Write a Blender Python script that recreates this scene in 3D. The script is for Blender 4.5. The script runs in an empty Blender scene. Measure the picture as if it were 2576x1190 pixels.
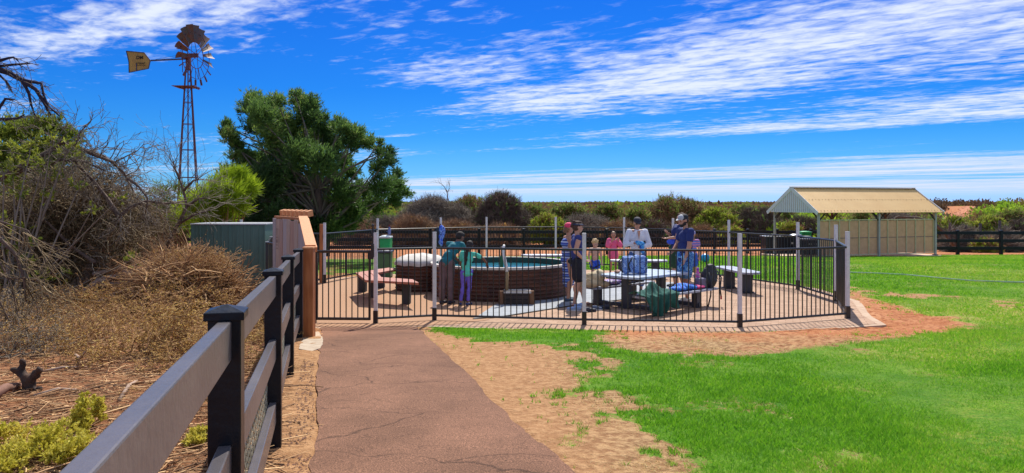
import bpy, bmesh, math, random
import numpy as np
from mathutils import Vector, Matrix
R = math.radians
random.seed(7)
rng = np.random.default_rng(11)
C = bpy.context.scene.collection
SC = bpy.context.scene

# ------------------------------------------------------------------ camera, sky, sun, exposure
FP, CU, HV, HC = 1835.4, 1288.0, 511.0, 1.48          # focal length in reference pixels, centre column, horizon row, eye height
cam = bpy.data.cameras.new('camera'); camo = bpy.data.objects.new('camera', cam); C.objects.link(camo)
camo.location = (0, 0, HC); camo.rotation_euler = (R(90), 0, 0)
cam.sensor_width = 36.0; cam.lens = 36.0*FP/2576.0
cam.shift_y = -(595.0-HV)/2576.0
cam.clip_start = 0.05; cam.clip_end = 9000
SC.camera = camo
SUN_EL, SUN_AZ = R(52), R(10)                          # azimuth to the right of straight ahead
sd = Vector((math.sin(SUN_AZ)*math.cos(SUN_EL), math.cos(SUN_AZ)*math.cos(SUN_EL), math.sin(SUN_EL)))
sl = bpy.data.lights.new('sun', 'SUN'); sl.energy = 4.4; sl.angle = R(0.5); sl.color = (1.0, 0.93, 0.82)
so = bpy.data.objects.new('sun', sl); C.objects.link(so)
so.rotation_euler = sd.to_track_quat('Z', 'Y').to_euler(); so.location = (0, 0, 30)
SC.view_settings.view_transform = 'Standard'; SC.view_settings.look = 'None'
SC.view_settings.exposure = 0.50; SC.view_settings.gamma = 1.0
SC.cycles.max_bounces = 6; SC.cycles.diffuse_bounces = 3; SC.cycles.glossy_bounces = 3
SC.cycles.transparent_max_bounces = 8; SC.cycles.transmission_bounces = 4

W = bpy.data.worlds.new('World'); SC.world = W; W.use_nodes = True
def build_world():
    nt = W.node_tree; n = nt.nodes; n.clear(); L = nt.links.new
    out = n.new('ShaderNodeOutputWorld'); bg = n.new('ShaderNodeBackground'); L(bg.outputs[0], out.inputs[0])
    sky = n.new('ShaderNodeTexSky'); sky.sky_type = 'NISHITA'; sky.sun_disc = False
    sky.sun_elevation = SUN_EL; sky.sun_rotation = SUN_AZ; sky.air_density = 1.0; sky.dust_density = 0.2; sky.ozone_density = 3.0
    def M(op, a, b=None, c=None, clamp=False):
        m = n.new('ShaderNodeMath'); m.operation = op; m.use_clamp = clamp
        for i, x in enumerate((a, b, c)):
            if x is None: continue
            if isinstance(x, (int, float)): m.inputs[i].default_value = x
            else: L(x, m.inputs[i])
        return m.outputs[0]
    def SS(x, a, b):
        m = n.new('ShaderNodeMapRange'); m.interpolation_type = 'SMOOTHSTEP'; L(x, m.inputs[0])
        m.inputs[1].default_value = a; m.inputs[2].default_value = b; return m.outputs[0]
    # the blue of the clear air
    hs = n.new('ShaderNodeHueSaturation'); hs.inputs['Saturation'].default_value = 1.0; hs.inputs['Value'].default_value = 1.0
    L(sky.outputs[0], hs.inputs['Color'])
    tint = n.new('ShaderNodeMix'); tint.data_type = 'RGBA'; tint.blend_type = 'MULTIPLY'; tint.inputs[0].default_value = 1.0
    L(hs.outputs[0], tint.inputs[6])
    tc = n.new('ShaderNodeTexCoord'); sp = n.new('ShaderNodeSeparateXYZ'); L(tc.outputs['Generated'], sp.inputs[0])
    x, y, z = sp.outputs
    el = M('MAXIMUM', z, 0.004)
    ramp = n.new('ShaderNodeValToRGB'); L(M('MULTIPLY', z, 3.0, clamp=True), ramp.inputs[0])
    cr = ramp.color_ramp
    while len(cr.elements) < len(SKYT): cr.elements.new(.5)
    for e, (p, c) in zip(cr.elements, SKYT): e.position = p; e.color = c
    L(ramp.outputs[0], tint.inputs[7])
    # a flat layer of high cloud: direction projected onto a plane, so bands converge like real ones
    X = M('DIVIDE', x, el); Y = M('DIVIDE', y, el)
    s = M('SUBTRACT', M('MULTIPLY', X, 0.74), M('MULTIPLY', Y, 0.67))
    t = M('ADD', M('MULTIPLY', X, 0.67), M('MULTIPLY', Y, 0.74))
    def vec(a, b, c=0.0):
        v = n.new('ShaderNodeCombineXYZ')
        for i, q in enumerate((a, b, c)):
            if isinstance(q, (int, float)): v.inputs[i].default_value = q
            else: L(q, v.inputs[i])
        return v.outputs[0]
    def NZ(v, sc, det=4, rough=.55, dist=0.0):
        q = n.new('ShaderNodeTexNoise'); q.inputs['Scale'].default_value = sc; q.inputs['Detail'].default_value = det
        q.inputs['Roughness'].default_value = rough; q.inputs['Distortion'].default_value = dist; L(v, q.inputs['Vector']); return q.outputs[0]
    wob = M('MULTIPLY', M('SUBTRACT', NZ(vec(s, t, 2.0), 0.16, 3), 0.5), 2.2)
    t2 = M('ADD', t, wob)
    prof = n.new('ShaderNodeValToRGB'); L(M('DIVIDE', t2, 40.0, clamp=True), prof.inputs[0])
    cr = prof.color_ramp
    pts = CLOUDP
    while len(cr.elements) < len(pts): cr.elements.new(0.5)
    for e, (p, v) in zip(cr.elements, pts): e.position = p/40.0; e.color = (v, v, v, 1)
    cover = prof.outputs[0]
    # the left of the middle band is thinner
    thin = M('MULTIPLY', SS(t2, 3.0, 4.2), SS(t2, 26.0, 11.0))
    sfac = SS(s, -8.2, -4.2)
    cover = M('SUBTRACT', cover, M('MULTIPLY', M('MULTIPLY', thin, M('SUBTRACT', 1.0, sfac)), 0.20))
    t3_ = M('MULTIPLY', M('MULTIPLY', SS(t2, 5.3, 4.6), SS(t2, 2.0, 2.8)), M('SUBTRACT', 1.0, SS(s, -5.2, -4.3)))
    cover = M('SUBTRACT', cover, M('MULTIPLY', t3_, 0.40))
    patchy = NZ(vec(M('MULTIPLY', s, 0.5), M('MULTIPLY', t, .9), 3.0), 0.42, 3, .5, .6)
    cover = M('ADD', cover, M('MULTIPLY', M('SUBTRACT', patchy, 0.5), M('MULTIPLY', SS(t2, 16.0, 9.0), 1.5)))
    big = NZ(vec(M('MULTIPLY', s, 0.24), t, 5.0), 0.75, 5, .6, .5)        # long streaks
    mid = NZ(vec(M('MULTIPLY', s, 0.45), t, 9.0), 2.0, 4, .6, .4)
    fine = NZ(vec(M('MULTIPLY', s, .62), t, 1.0), 7.5, 4, .6, .3)           # dapple
    grow = M('MAXIMUM', 1.0, M('MULTIPLY', t, 0.12))
    fam = M('DIVIDE', 0.62, grow)
    d = M('ADD', M('MULTIPLY', big, 1.35), M('MULTIPLY', mid, 0.45))
    d = M('ADD', d, M('MULTIPLY', M('SUBTRACT', fine, 0.5), M('MULTIPLY', fam, 2.0)))
    d = M('ADD', M('SUBTRACT', d, 1.44), cover)
    a = SS(d, 0.0, 0.72)
    a = M('MULTIPLY', a, SS(z, 0.004, 0.02))
    a = M('MULTIPLY', a, 0.93)
    hz = SS(z, 0.12, 0.0)
    cc = n.new('ShaderNodeMix'); cc.data_type = 'RGBA'; L(hz, cc.inputs[0])
    cc.inputs[6].default_value = CLOUDC[0]; cc.inputs[7].default_value = CLOUDC[1]
    fin = n.new('ShaderNodeMix'); fin.data_type = 'RGBA'; L(a, fin.inputs[0]); L(tint.outputs[2], fin.inputs[6]); L(cc.outputs[2], fin.inputs[7])
    L(fin.outputs[2], bg.inputs[0]); bg.inputs[1].default_value = SKY_STRENGTH
SKY_STRENGTH = 0.083
SKYT = [(0.0, (.40, .72, 1.75, 1)), (.08, (.20, .55, 1.15, 1)), (.27, (.082, .42, .95, 1)), (.45, (.048, .365, .95, 1)), (.80, (.040, .335, .98, 1)), (1.0, (.14, .48, 1.0, 1))]
CLOUDC = [(7.4, 8.0, 9.2, 1), (7.0, 7.2, 8.5, 1)]
CLOUDP = [(0.0, .92), (1.4, .90), (1.9, .50), (2.8, .56), (3.7, .76), (5.0, .84), (6.0, .80), (7.3, .62), (8.4, .84), (10.1, .94), (10.8, .40),
          (13.0, .36), (15.5, .42), (17.5, .74), (21.0, .98), (27.0, 1.0), (30.0, .66), (40.0, 1.0)]
build_world()

# ------------------------------------------------------------------ terrain profile and picture-to-place helpers
HY = [-20, 0, 9.9, 11.6, 24, 38, 45, 80, 160, 400, 1200, 4000, 8000]
HH = [1.0, 1.48, 1.82, 2.0, 2.0, 2.76, 3.05, 3.9, 4.3, 3.2, 2.2, 0.6, 0.2]
def hdep(y): return np.interp(y, HY, HH)
def smooth01(t): t = np.clip(t, 0, 1); return t*t*(3-2*t)
def gz(x, y):
    x = np.asarray(x, float); y = np.asarray(y, float)
    z = HC-(hdep(y-.25)+hdep(y)+hdep(y+.25))/3
    z = z+3.6*np.exp(-((x-112)/46)**2-((y-170)/45)**2)      # low rise with the sand track on the right
    z = z+1.2*smooth01((-x-9)/14)*smooth01((y-10)/20)*0
    return z
def G(u, v):
    k = (v-HV)/FP; lo, hi = 1.0, 400.0
    for _ in range(50):
        m = (lo+hi)/2
        if hdep(m)/m > k: lo = m
        else: hi = m
    return ((u-CU)/FP*lo, lo)
def Xu(u, y): return (u-CU)/FP*y
def P(u, v, y): return Vector((Xu(u, y), y, HC-(v-HV)/FP*y))
PAV = HC-2.0                                            # level of the paved enclosure
def G2(u, v):
    y = 2.0*FP/(v-HV); return (Xu(u, y), y)

def vnoise(x, y, seed=0):
    xi = np.floor(x).astype(np.int64); yi = np.floor(y).astype(np.int64); fx = x-xi; fy = y-yi
    def h(a, b):
        n = (a*374761393+b*668265263+seed*1442695041) & 0xffffffff
        n = ((n ^ (n >> 13))*1274126177) & 0xffffffff
        return ((n ^ (n >> 16)) & 0xffff)/65535.0
    fx = fx*fx*(3-2*fx); fy = fy*fy*(3-2*fy)
    return (h(xi, yi)*(1-fx)+h(xi+1, yi)*fx)*(1-fy)+(h(xi, yi+1)*(1-fx)+h(xi+1, yi+1)*fx)*fy
def fbm(x, y, sc, seed=0, oct=4):
    s = 0; a = .5; t = 0
    for i in range(oct): s = s+a*vnoise(np.asarray(x)*sc, np.asarray(y)*sc, seed+i*17); t += a; a *= .5; sc *= 2.1
    return s/t
def psdf(x, y, poly):                                    # signed distance to a polygon, negative inside
    x = np.asarray(x, float); y = np.asarray(y, float)
    d = np.full(x.shape, 1e9); ins = np.zeros(x.shape, bool); n = len(poly)
    for i in range(n):
        ax, ay = poly[i]; bx, by = poly[(i+1) % n]
        ex, ey = bx-ax, by-ay; t = np.clip(((x-ax)*ex+(y-ay)*ey)/(ex*ex+ey*ey+1e-12), 0, 1)
        d = np.minimum(d, (x-ax-t*ex)**2+(y-ay-t*ey)**2)
        c = ((ay > y) != (by > y)) & (x < (bx-ax)*(y-ay)/((by-ay) if by != ay else 1e-12)+ax)
        ins ^= c
    return np.where(ins, -np.sqrt(d), np.sqrt(d))

# ------------------------------------------------------------------ materials
def S(r, g, b):
    f = lambda c: (c/255/12.92) if c/255 <= .04045 else ((c/255+.055)/1.055)**2.4
    return (f(r), f(g), f(b), 1.0)
MATS = {}
def pm(name, c1, c2=None, scale=6.0, rough=.8, bump=0.0, bscale=None, metal=0.0, detail=5, stretch=(1, 1, 1), spec=.5, lo=.35, hi=.65, coat=0.0):
    if name in MATS: return MATS[name]
    m = bpy.data.materials.new(name); m.use_nodes = True; nt = m.node_tree; n = nt.nodes; L = nt.links.new
    b = n['Principled BSDF']; b.inputs['Roughness'].default_value = rough; b.inputs['Metallic'].default_value = metal
    b.inputs['Specular IOR Level'].default_value = spec; b.inputs['Coat Weight'].default_value = coat
    if c2 is None: c2 = tuple(q*.8 for q in c1[:3])+(1,)
    tc = n.new('ShaderNodeTexCoord'); mp = n.new('ShaderNodeMapping'); mp.inputs['Scale'].default_value = stretch
    L(tc.outputs['Object'], mp.inputs[0])
    nz = n.new('ShaderNodeTexNoise'); nz.inputs['Scale'].default_value = scale; nz.inputs['Detail'].default_value = detail; nz.inputs['Roughness'].default_value = .65
    L(mp.outputs[0], nz.inputs['Vector'])
    rp = n.new('ShaderNodeValToRGB'); rp.color_ramp.elements[0].position = lo; rp.color_ramp.elements[1].position = hi
    rp.color_ramp.elements[0].color = c2; rp.color_ramp.elements[1].color = c1
    L(nz.outputs[0], rp.inputs[0]); L(rp.outputs[0], b.inputs['Base Color'])
    if bump:
        bp = n.new('ShaderNodeBump'); bp.inputs['Strength'].default_value = bump; bp.inputs['Distance'].default_value = .02
        nb = nz
        if bscale:
            nb = n.new('ShaderNodeTexNoise'); nb.inputs['Scale'].default_value = bscale; nb.inputs['Detail'].default_value = 4; L(mp.outputs[0], nb.inputs['Vector'])
        L(nb.outputs[0], bp.inputs['Height']); L(bp.outputs[0], b.inputs['Normal'])
    MATS[name] = m; return m
def leafmat(name, cols, trans=.35, rough=.6):
    """leaf or grass: colour by the per-leaf attribute rnd, part of the light passes through"""
    if name in MATS: return MATS[name]
    m = bpy.data.materials.new(name); m.use_nodes = True; nt = m.node_tree; n = nt.nodes; n.clear(); L = nt.links.new
    out = n.new('ShaderNodeOutputMaterial'); at = n.new('ShaderNodeAttribute'); at.attribute_name = 'rnd'
    rp = n.new('ShaderNodeValToRGB'); cr = rp.color_ramp
    while len(cr.elements) < len(cols): cr.elements.new(.5)
    for i, e in enumerate(cr.elements): e.position = i/(len(cols)-1); e.color = cols[i]
    L(at.outputs['Fac'], rp.inputs[0])
    d = n.new('ShaderNodeBsdfPrincipled'); d.inputs['Roughness'].default_value = rough; d.inputs['Specular IOR Level'].default_value = .25; L(rp.outputs[0], d.inputs['Base Color'])
    t = n.new('ShaderNodeBsdfTranslucent'); L(rp.outputs[0], t.inputs[0])
    mx = n.new('ShaderNodeMixShader'); mx.inputs[0].default_value = trans; L(d.outputs[0], mx.inputs[1]); L(t.outputs[0], mx.inputs[2])
    L(mx.outputs[0], out.inputs[0]); MATS[name] = m; return m

# ------------------------------------------------------------------ objects
ORG = {}
def tagp(o, label=None, cat=None, group=None, kind=None):
    if label: o['label'] = label
    if cat: o['category'] = cat
    if group: o['group'] = group
    if kind: o['kind'] = kind
    return o
def thing(name, label, cat, loc=(0, 0, 0), group=None, rz=0.0):
    o = bpy.data.objects.new(name, None); C.objects.link(o); o.location = loc; o.rotation_euler = (0, 0, rz)
    o.empty_display_size = .2; ORG[o.name] = Vector(loc); return tagp(o, label, cat, group)
def link_mesh(name, me, mat, parent=None, org=None):
    o = bpy.data.objects.new(name, me); C.objects.link(o)
    if mat is not None: me.materials.append(mat)
    if parent is not None: o.parent = parent; ORG[o.name] = ORG[parent.name]
    else:
        ORG[o.name] = Vector(org) if org is not None else Vector((0, 0, 0)); o.location = ORG[o.name]
    return o
def fast(name, V, F, mat, parent=None, org=None, attr=None, smooth=False):
    """large mesh from arrays; F is (m,3) or (m,4)"""
    V = np.asarray(V, np.float32); F = np.asarray(F, np.int32); k = F.shape[1]
    o3 = ORG[parent.name] if parent is not None else (Vector(org) if org is not None else Vector((0, 0, 0)))
    V = V-np.array(o3, np.float32)
    me = bpy.data.meshes.new(name); me.vertices.add(len(V)); me.vertices.foreach_set('co', V.ravel())
    me.loops.add(F.size); me.loops.foreach_set('vertex_index', F.ravel())
    me.polygons.add(len(F)); me.polygons.foreach_set('loop_start', np.arange(len(F), dtype=np.int32)*k)
    if smooth: me.polygons.foreach_set('use_smooth', np.ones(len(F), bool))
    me.update(calc_edges=True)
    if attr:
        for an, av in attr.items():
            a = me.attributes.new(an, 'FLOAT', 'POINT'); a.data.foreach_set('value', np.asarray(av, np.float32))
    return link_mesh(name, me, mat, parent, o3)
class MB:
    def __init__(s): s.v = []; s.f = []
    def add(s, V, F):
        k = len(s.v); s.v += [tuple(q) for q in V]; s.f += [tuple(i+k for i in f) for f in F]; return s
    def box(s, c, d, rz=0.0, rot=None, taper=1.0):
        x, y, z = d[0]/2, d[1]/2, d[2]/2; q = taper
        V = [Vector(p) for p in ((-x, -y, -z), (x, -y, -z), (x, y, -z), (-x, y, -z), (-x*q, -y*q, z), (x*q, -y*q, z), (x*q, y*q, z), (-x*q, y*q, z))]
        M = rot.to_4x4() if rot is not None else Matrix.Rotation(rz, 4, 'Z')
        V = [M @ p+Vector(c) for p in V]
        return s.add(V, [(0, 3, 2, 1), (4, 5, 6, 7), (0, 1, 5, 4), (1, 2, 6, 5), (2, 3, 7, 6), (3, 0, 4, 7)])
    def beam(s, a, b, w, h, up=(0, 0, 1)):
        a = Vector(a); b = Vector(b); d = (b-a).normalized(); r = d.cross(Vector(up))
        if r.length < 1e-4: r = d.cross(Vector((1, 0, 0)))
        r.normalize(); u = r.cross(d).normalized(); V = []
        for p in (a, b):
            for sx, sy in ((-1, -1), (1, -1), (1, 1), (-1, 1)): V.append(p+r*(w/2*sx)+u*(h/2*sy))
        return s.add(V, [(3, 2, 1, 0), (4, 5, 6, 7), (0, 1, 5, 4), (1, 2, 6, 5), (2, 3, 7, 6), (3, 0, 4, 7)])
    def tube(s, pts, r, n=8, cap=True):
        pts = [Vector(p) for p in pts]; m = len(pts); rs = r if isinstance(r, (list, tuple)) else [r]*m; V = []; F = []; pr = None
        for i, p in enumerate(pts):
            d = (pts[min(i+1, m-1)]-pts[max(i-1, 0)]).normalized()
            if pr is None: pr = d.cross(Vector((0, 0, 1))) if abs(d.z) < .95 else d.cross(Vector((1, 0, 0)))
            pr = (pr-d*pr.dot(d)).normalized(); q = d.cross(pr)
            for k in range(n):
                a = 2*math.pi*k/n; V.append(p+(pr*math.cos(a)+q*math.sin(a))*rs[i])
        for i in range(m-1):
            for k in range(n):
                a = i*n+k; b = i*n+(k+1) % n; F.append((a, b, b+n, a+n))
        if cap: F.append(tuple(range(n-1, -1, -1))); F.append(tuple((m-1)*n+k for k in range(n)))
        return s.add(V, F)
    def lathe(s, c, prof, n=24, cap=True, sx=1, sy=1):
        V = []; F = []; m = len(prof)
        for r, z in prof:
            for k in range(n):
                a = 2*math.pi*k/n; V.append((c[0]+r*sx*math.cos(a), c[1]+r*sy*math.sin(a), c[2]+z))
        for i in range(m-1):
            for k in range(n):
                a = i*n+k; b = i*n+(k+1) % n; F.append((a, b, b+n, a+n))
        if cap: F.append(tuple(range(n-1, -1, -1))); F.append(tuple((m-1)*n+k for k in range(n)))
        return s.add(V, F)
    def prism(s, pts, z0, z1):
        n = len(pts); V = [(p[0], p[1], z0) for p in pts]+[(p[0], p[1], z1) for p in pts]
        F = [tuple(range(n-1, -1, -1)), tuple(range(n, 2*n))]+[(i, (i+1) % n, n+(i+1) % n, n+i) for i in range(n)]
        return s.add(V, F)
    def slab(s, pts3, t):                                # polygon in space given thickness t along its normal
        pts = [Vector(p) for p in pts3]; nrm = (pts[1]-pts[0]).cross(pts[2]-pts[0]).normalized(); n = len(pts)
        V = pts+[p-nrm*t for p in pts]
        F = [tuple(range(n)), tuple(range(2*n-1, n-1, -1))]+[((i+1) % n, i, n+i, n+(i+1) % n) for i in range(n)]
        return s.add(V, F)
    def ell(s, c, r, n=12, m=8, rot=None):
        V = []; F = []
        V.append(Vector((0, 0, -r[2])))
        for j in range(1, m):
            ph = -math.pi/2+math.pi*j/m
            for k in range(n):
                a = 2*math.pi*k/n; V.append(Vector((r[0]*math.cos(ph)*math.cos(a), r[1]*math.cos(ph)*math.sin(a), r[2]*math.sin(ph))))
        V.append(Vector((0, 0, r[2])))
        if rot is not None: V = [rot @ p for p in V]
        V = [p+Vector(c) for p in V]
        for k in range(n): F.append((0, 1+(k+1) % n, 1+k))
        for j in range(m-2):
            for k in range(n):
                a = 1+j*n+k; b = 1+j*n+(k+1) % n; F.append((a, b, b+n, a+n))
        t = len(V)-1; o = 1+(m-2)*n
        for k in range(n): F.append((o+k, o+(k+1) % n, t))
        return s.add(V, F)
    def cap(s, a, b, r0, r1, n=12):                      # tapered capsule
        a = Vector(a); b = Vector(b); d = b-a; Lg = d.length
        if Lg < 1e-5: return s.ell(a, (r0, r0, r0), n)
        q = d.to_track_quat('Z', 'Y').to_matrix(); V = []; F = []; rings = []
        for k in range(1, 4): t = -math.pi/2+k*math.pi/6; rings.append((r0*math.cos(t), r0*math.sin(t)))
        for k in range(0, 3): t = k*math.pi/6; rings.append((r1*math.cos(t), Lg+r1*math.sin(t)))
        V.append(Vector((0, 0, -r0)))
        for r, z in rings:
            for k in range(n):
                t = 2*math.pi*k/n; V.append(Vector((r*math.cos(t), r*math.sin(t), z)))
        V.append(Vector((0, 0, Lg+r1))); V = [q @ p+a for p in V]
        for k in range(n): F.append((0, 1+(k+1) % n, 1+k))
        m = len(rings)
        for j in range(m-1):
            for k in range(n):
                x = 1+j*n+k; y = 1+j*n+(k+1) % n; F.append((x, y, y+n, x+n))
        t = len(V)-1; o = 1+(m-1)*n
        for k in range(n): F.append((o+k, o+(k+1) % n, t))
        return s.add(V, F)
    def build(s, name, mat, parent=None, bevel=0.0, smooth=False, org=None):
        o3 = ORG[parent.name] if parent is not None else (Vector(org) if org is not None else Vector((0, 0, 0)))
        me = bpy.data.meshes.new(name); me.from_pydata([(Vector(p)-o3)[:] for p in s.v], [], s.f); me.update()
        if smooth: me.polygons.foreach_set('use_smooth', [True]*len(me.polygons))
        o = link_mesh(name, me, mat, parent, o3)
        if bevel:
            b = o.modifiers.new('bevel', 'BEVEL'); b.width = bevel; b.segments = 2; b.limit_method = 'ANGLE'; b.angle_limit = R(40)
        return o
def kids(o): return [c for c in bpy.data.objects if c.parent == o]
def copy_tree(o, parent=None):
    c = o.copy(); C.objects.link(c)
    if parent is not None: c.parent = parent
    for ch in o.children: copy_tree(ch, c)
    return c
def smooth_by_angle(o):
    me = o.data; me.polygons.foreach_set('use_smooth', [True]*len(me.polygons))
    try: me.set_sharp_from_angle(angle=R(40))
    except Exception: pass
# ================================================================== SETTING: ground, path, paving
# pool fence posts, walked round the enclosure (x, y)
FA = G2(945, 816); FB = G2(1093, 808); FC = G2(1469.5, 819); FD = G2(1861, 825); FE = G2(2132, 803)
N1 = G2(2103, 760); N2 = G2(2007, 730); N3 = (Xu(1833.5, 19.0), 19.0); N4 = (Xu(1693, 20.9), 20.9); N5 = (Xu(1570, 22.4), 22.4)
N6 = (Xu(1398, 23.2), 23.2); N7 = (Xu(1224, 23.0), 23.0); N8 = (Xu(1109, 22.2), 22.2); N9 = (Xu(950, 21.0), 21.0)
FG = G2(813, 714); HINGE = (Xu(791, 12.07), 12.07)
FENCE = [FA, FB, FC, FD, FE, N1, N2, N3, N4, N5, N6, N7, N8, N9, FG]
g = lambda *p: [G(u, v) for u, v in p]
PATH = g((786, 1300), (788, 1190), (794, 1060), (797, 950), (803, 880), (812, 850), (806, 826), (1050, 821), (1072, 845), (1100, 872), (1140, 905), (1200, 968), (1262, 1030), (1330, 1090), (1400, 1150), (1450, 1195), (1560, 1300))
LAWN = g((1860, 1300), (1740, 1200), (1700, 1130), (1650, 1085), (1590, 1010), (1560, 960), (1548, 915), (1575, 890), (1700, 897), (1850, 897), (2040, 884), (2200, 864), (2330, 842), (2425, 832), (2420, 812), (2330, 790), (2250, 768), (2145, 740)) \
    + [(4.5, 15.0), (-4.0, 20.5), (-7.5, 22.0), (-9.0, 27.5), (-4.0, 34.5), (2.0, 37.2), (8, 38.4), (13.0, 37.5), (17, 37.2), (22, 39.2), (28, 40.2), (60, 41), (60, 2)]
LAWN2 = g((1085, 812), (1200, 813), (1330, 816), (1460, 826), (1528, 838), (1490, 862), (1380, 866), (1290, 860), (1200, 852), (1130, 838))
STRAW1 = g((2135, 722), (2300, 735), (2450, 748), (2640, 762), (2640, 778), (2450, 766), (2300, 752), (2140, 742))
RED = g((1470, 826), (1700, 836), (1860, 838), (2020, 824), (2132, 812), (2180, 790), (2135, 735), (2260, 762), (2420, 805), (2440, 830), (2260, 850), (2040, 882), (1850, 895), (1560, 868))
def outward(poly, d):
    c = np.mean(np.array(poly), axis=0); out = []
    for p in poly:
        v = np.array(p)-c; out.append(tuple(np.array(p)+v/np.linalg.norm(v)*d))
    return out
PAVE = [(HINGE[0]-.25, 11.72), (-2.2, 11.66), (FB[0]-.1, 11.9), (FC[0], 11.42), (FD[0]+.05, 11.28), (FE[0]+.22, 12.0), (FE[0]+.42, 12.9), (N1[0]+.36, 14.8), (N2[0]+.40, 17.0), (N3[0]+.3, 19.25), (N4[0]+.2, 21.2), (N5[0]-.1, 21.2), (N6[0], 21.9), (N7[0], 21.7), (N8[0], 21.0), (-4.2, 19.7), (-5.2, 18.3), (-5.3, 16.0), (-4.5, 13.5)]

def masks(x, y):
    w = (fbm(x, y, .9, 3)-.5)*.9+(fbm(x, y, 3.5, 8)-.5)*.5
    dl = psdf(x, y, LAWN); dl2 = psdf(x, y, LAWN2)
    lawn = np.minimum(dl+w*.42, dl2+w*.35)
    gcov = smooth01(.5-lawn/.75)
    # worn and patchy places
    patch = fbm(x, y, .55, 21, 4)
    gcov = gcov*(1-.0*patch)
    far = smooth01((y-21)/4)
    gcov = gcov*(1-.5*smooth01((patch-.50)/.14)*(y > 18)*smooth01((x+3)/-3+1)*(x < -1))
    st = smooth01(.5-(psdf(x, y, STRAW1)+w*.5)/.5)
    gcov = gcov*(1-.85*st)
    # tufts spreading over the bare ground beside the lawn
    near = np.clip(1-np.maximum(lawn, 0)/1.3, 0, 1)
    tuft = smooth01((fbm(x, y, 2.6, 33, 4)-.66+.20*near)/.12)*near
    redin = smooth01(.5-(psdf(x, y, RED)+w*.3)/.5)
    gcov = np.maximum(gcov, tuft*.8*(1-.55*redin))
    gcov = gcov*(1-.42*smooth01((fbm(x, y, 1.5, 101, 4)-.57)/.12)*(y < 24))
    # dryness of the turf
    dry = smooth01((fbm(x, y, .30, 41, 4)-.46)/.18)*.8+st*.6
    dry = dry+.22*smooth01((x-.35*y)/4)+np.where(y > 20, .15, 0)
    red = np.maximum(redin, smooth01((y-30)/8))
    red = np.maximum(red, .35*smooth01((-2.6-x-(y-9.9)*-.25)/1.0)*(y < 24))
    # straw on the bare strip right of the path
    strip = smooth01((x-.2)/.8)*(1-smooth01((y-9.2)/1.6))*(fbm(x, y, 1.3, 51, 4)*.9+.35)
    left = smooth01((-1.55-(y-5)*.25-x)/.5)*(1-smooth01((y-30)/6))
    return np.clip(gcov, 0, 1), np.clip(dry, 0, 1), np.clip(red, 0, 1), np.clip(strip, 0, 1), np.clip(left, 0, 1)

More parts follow.
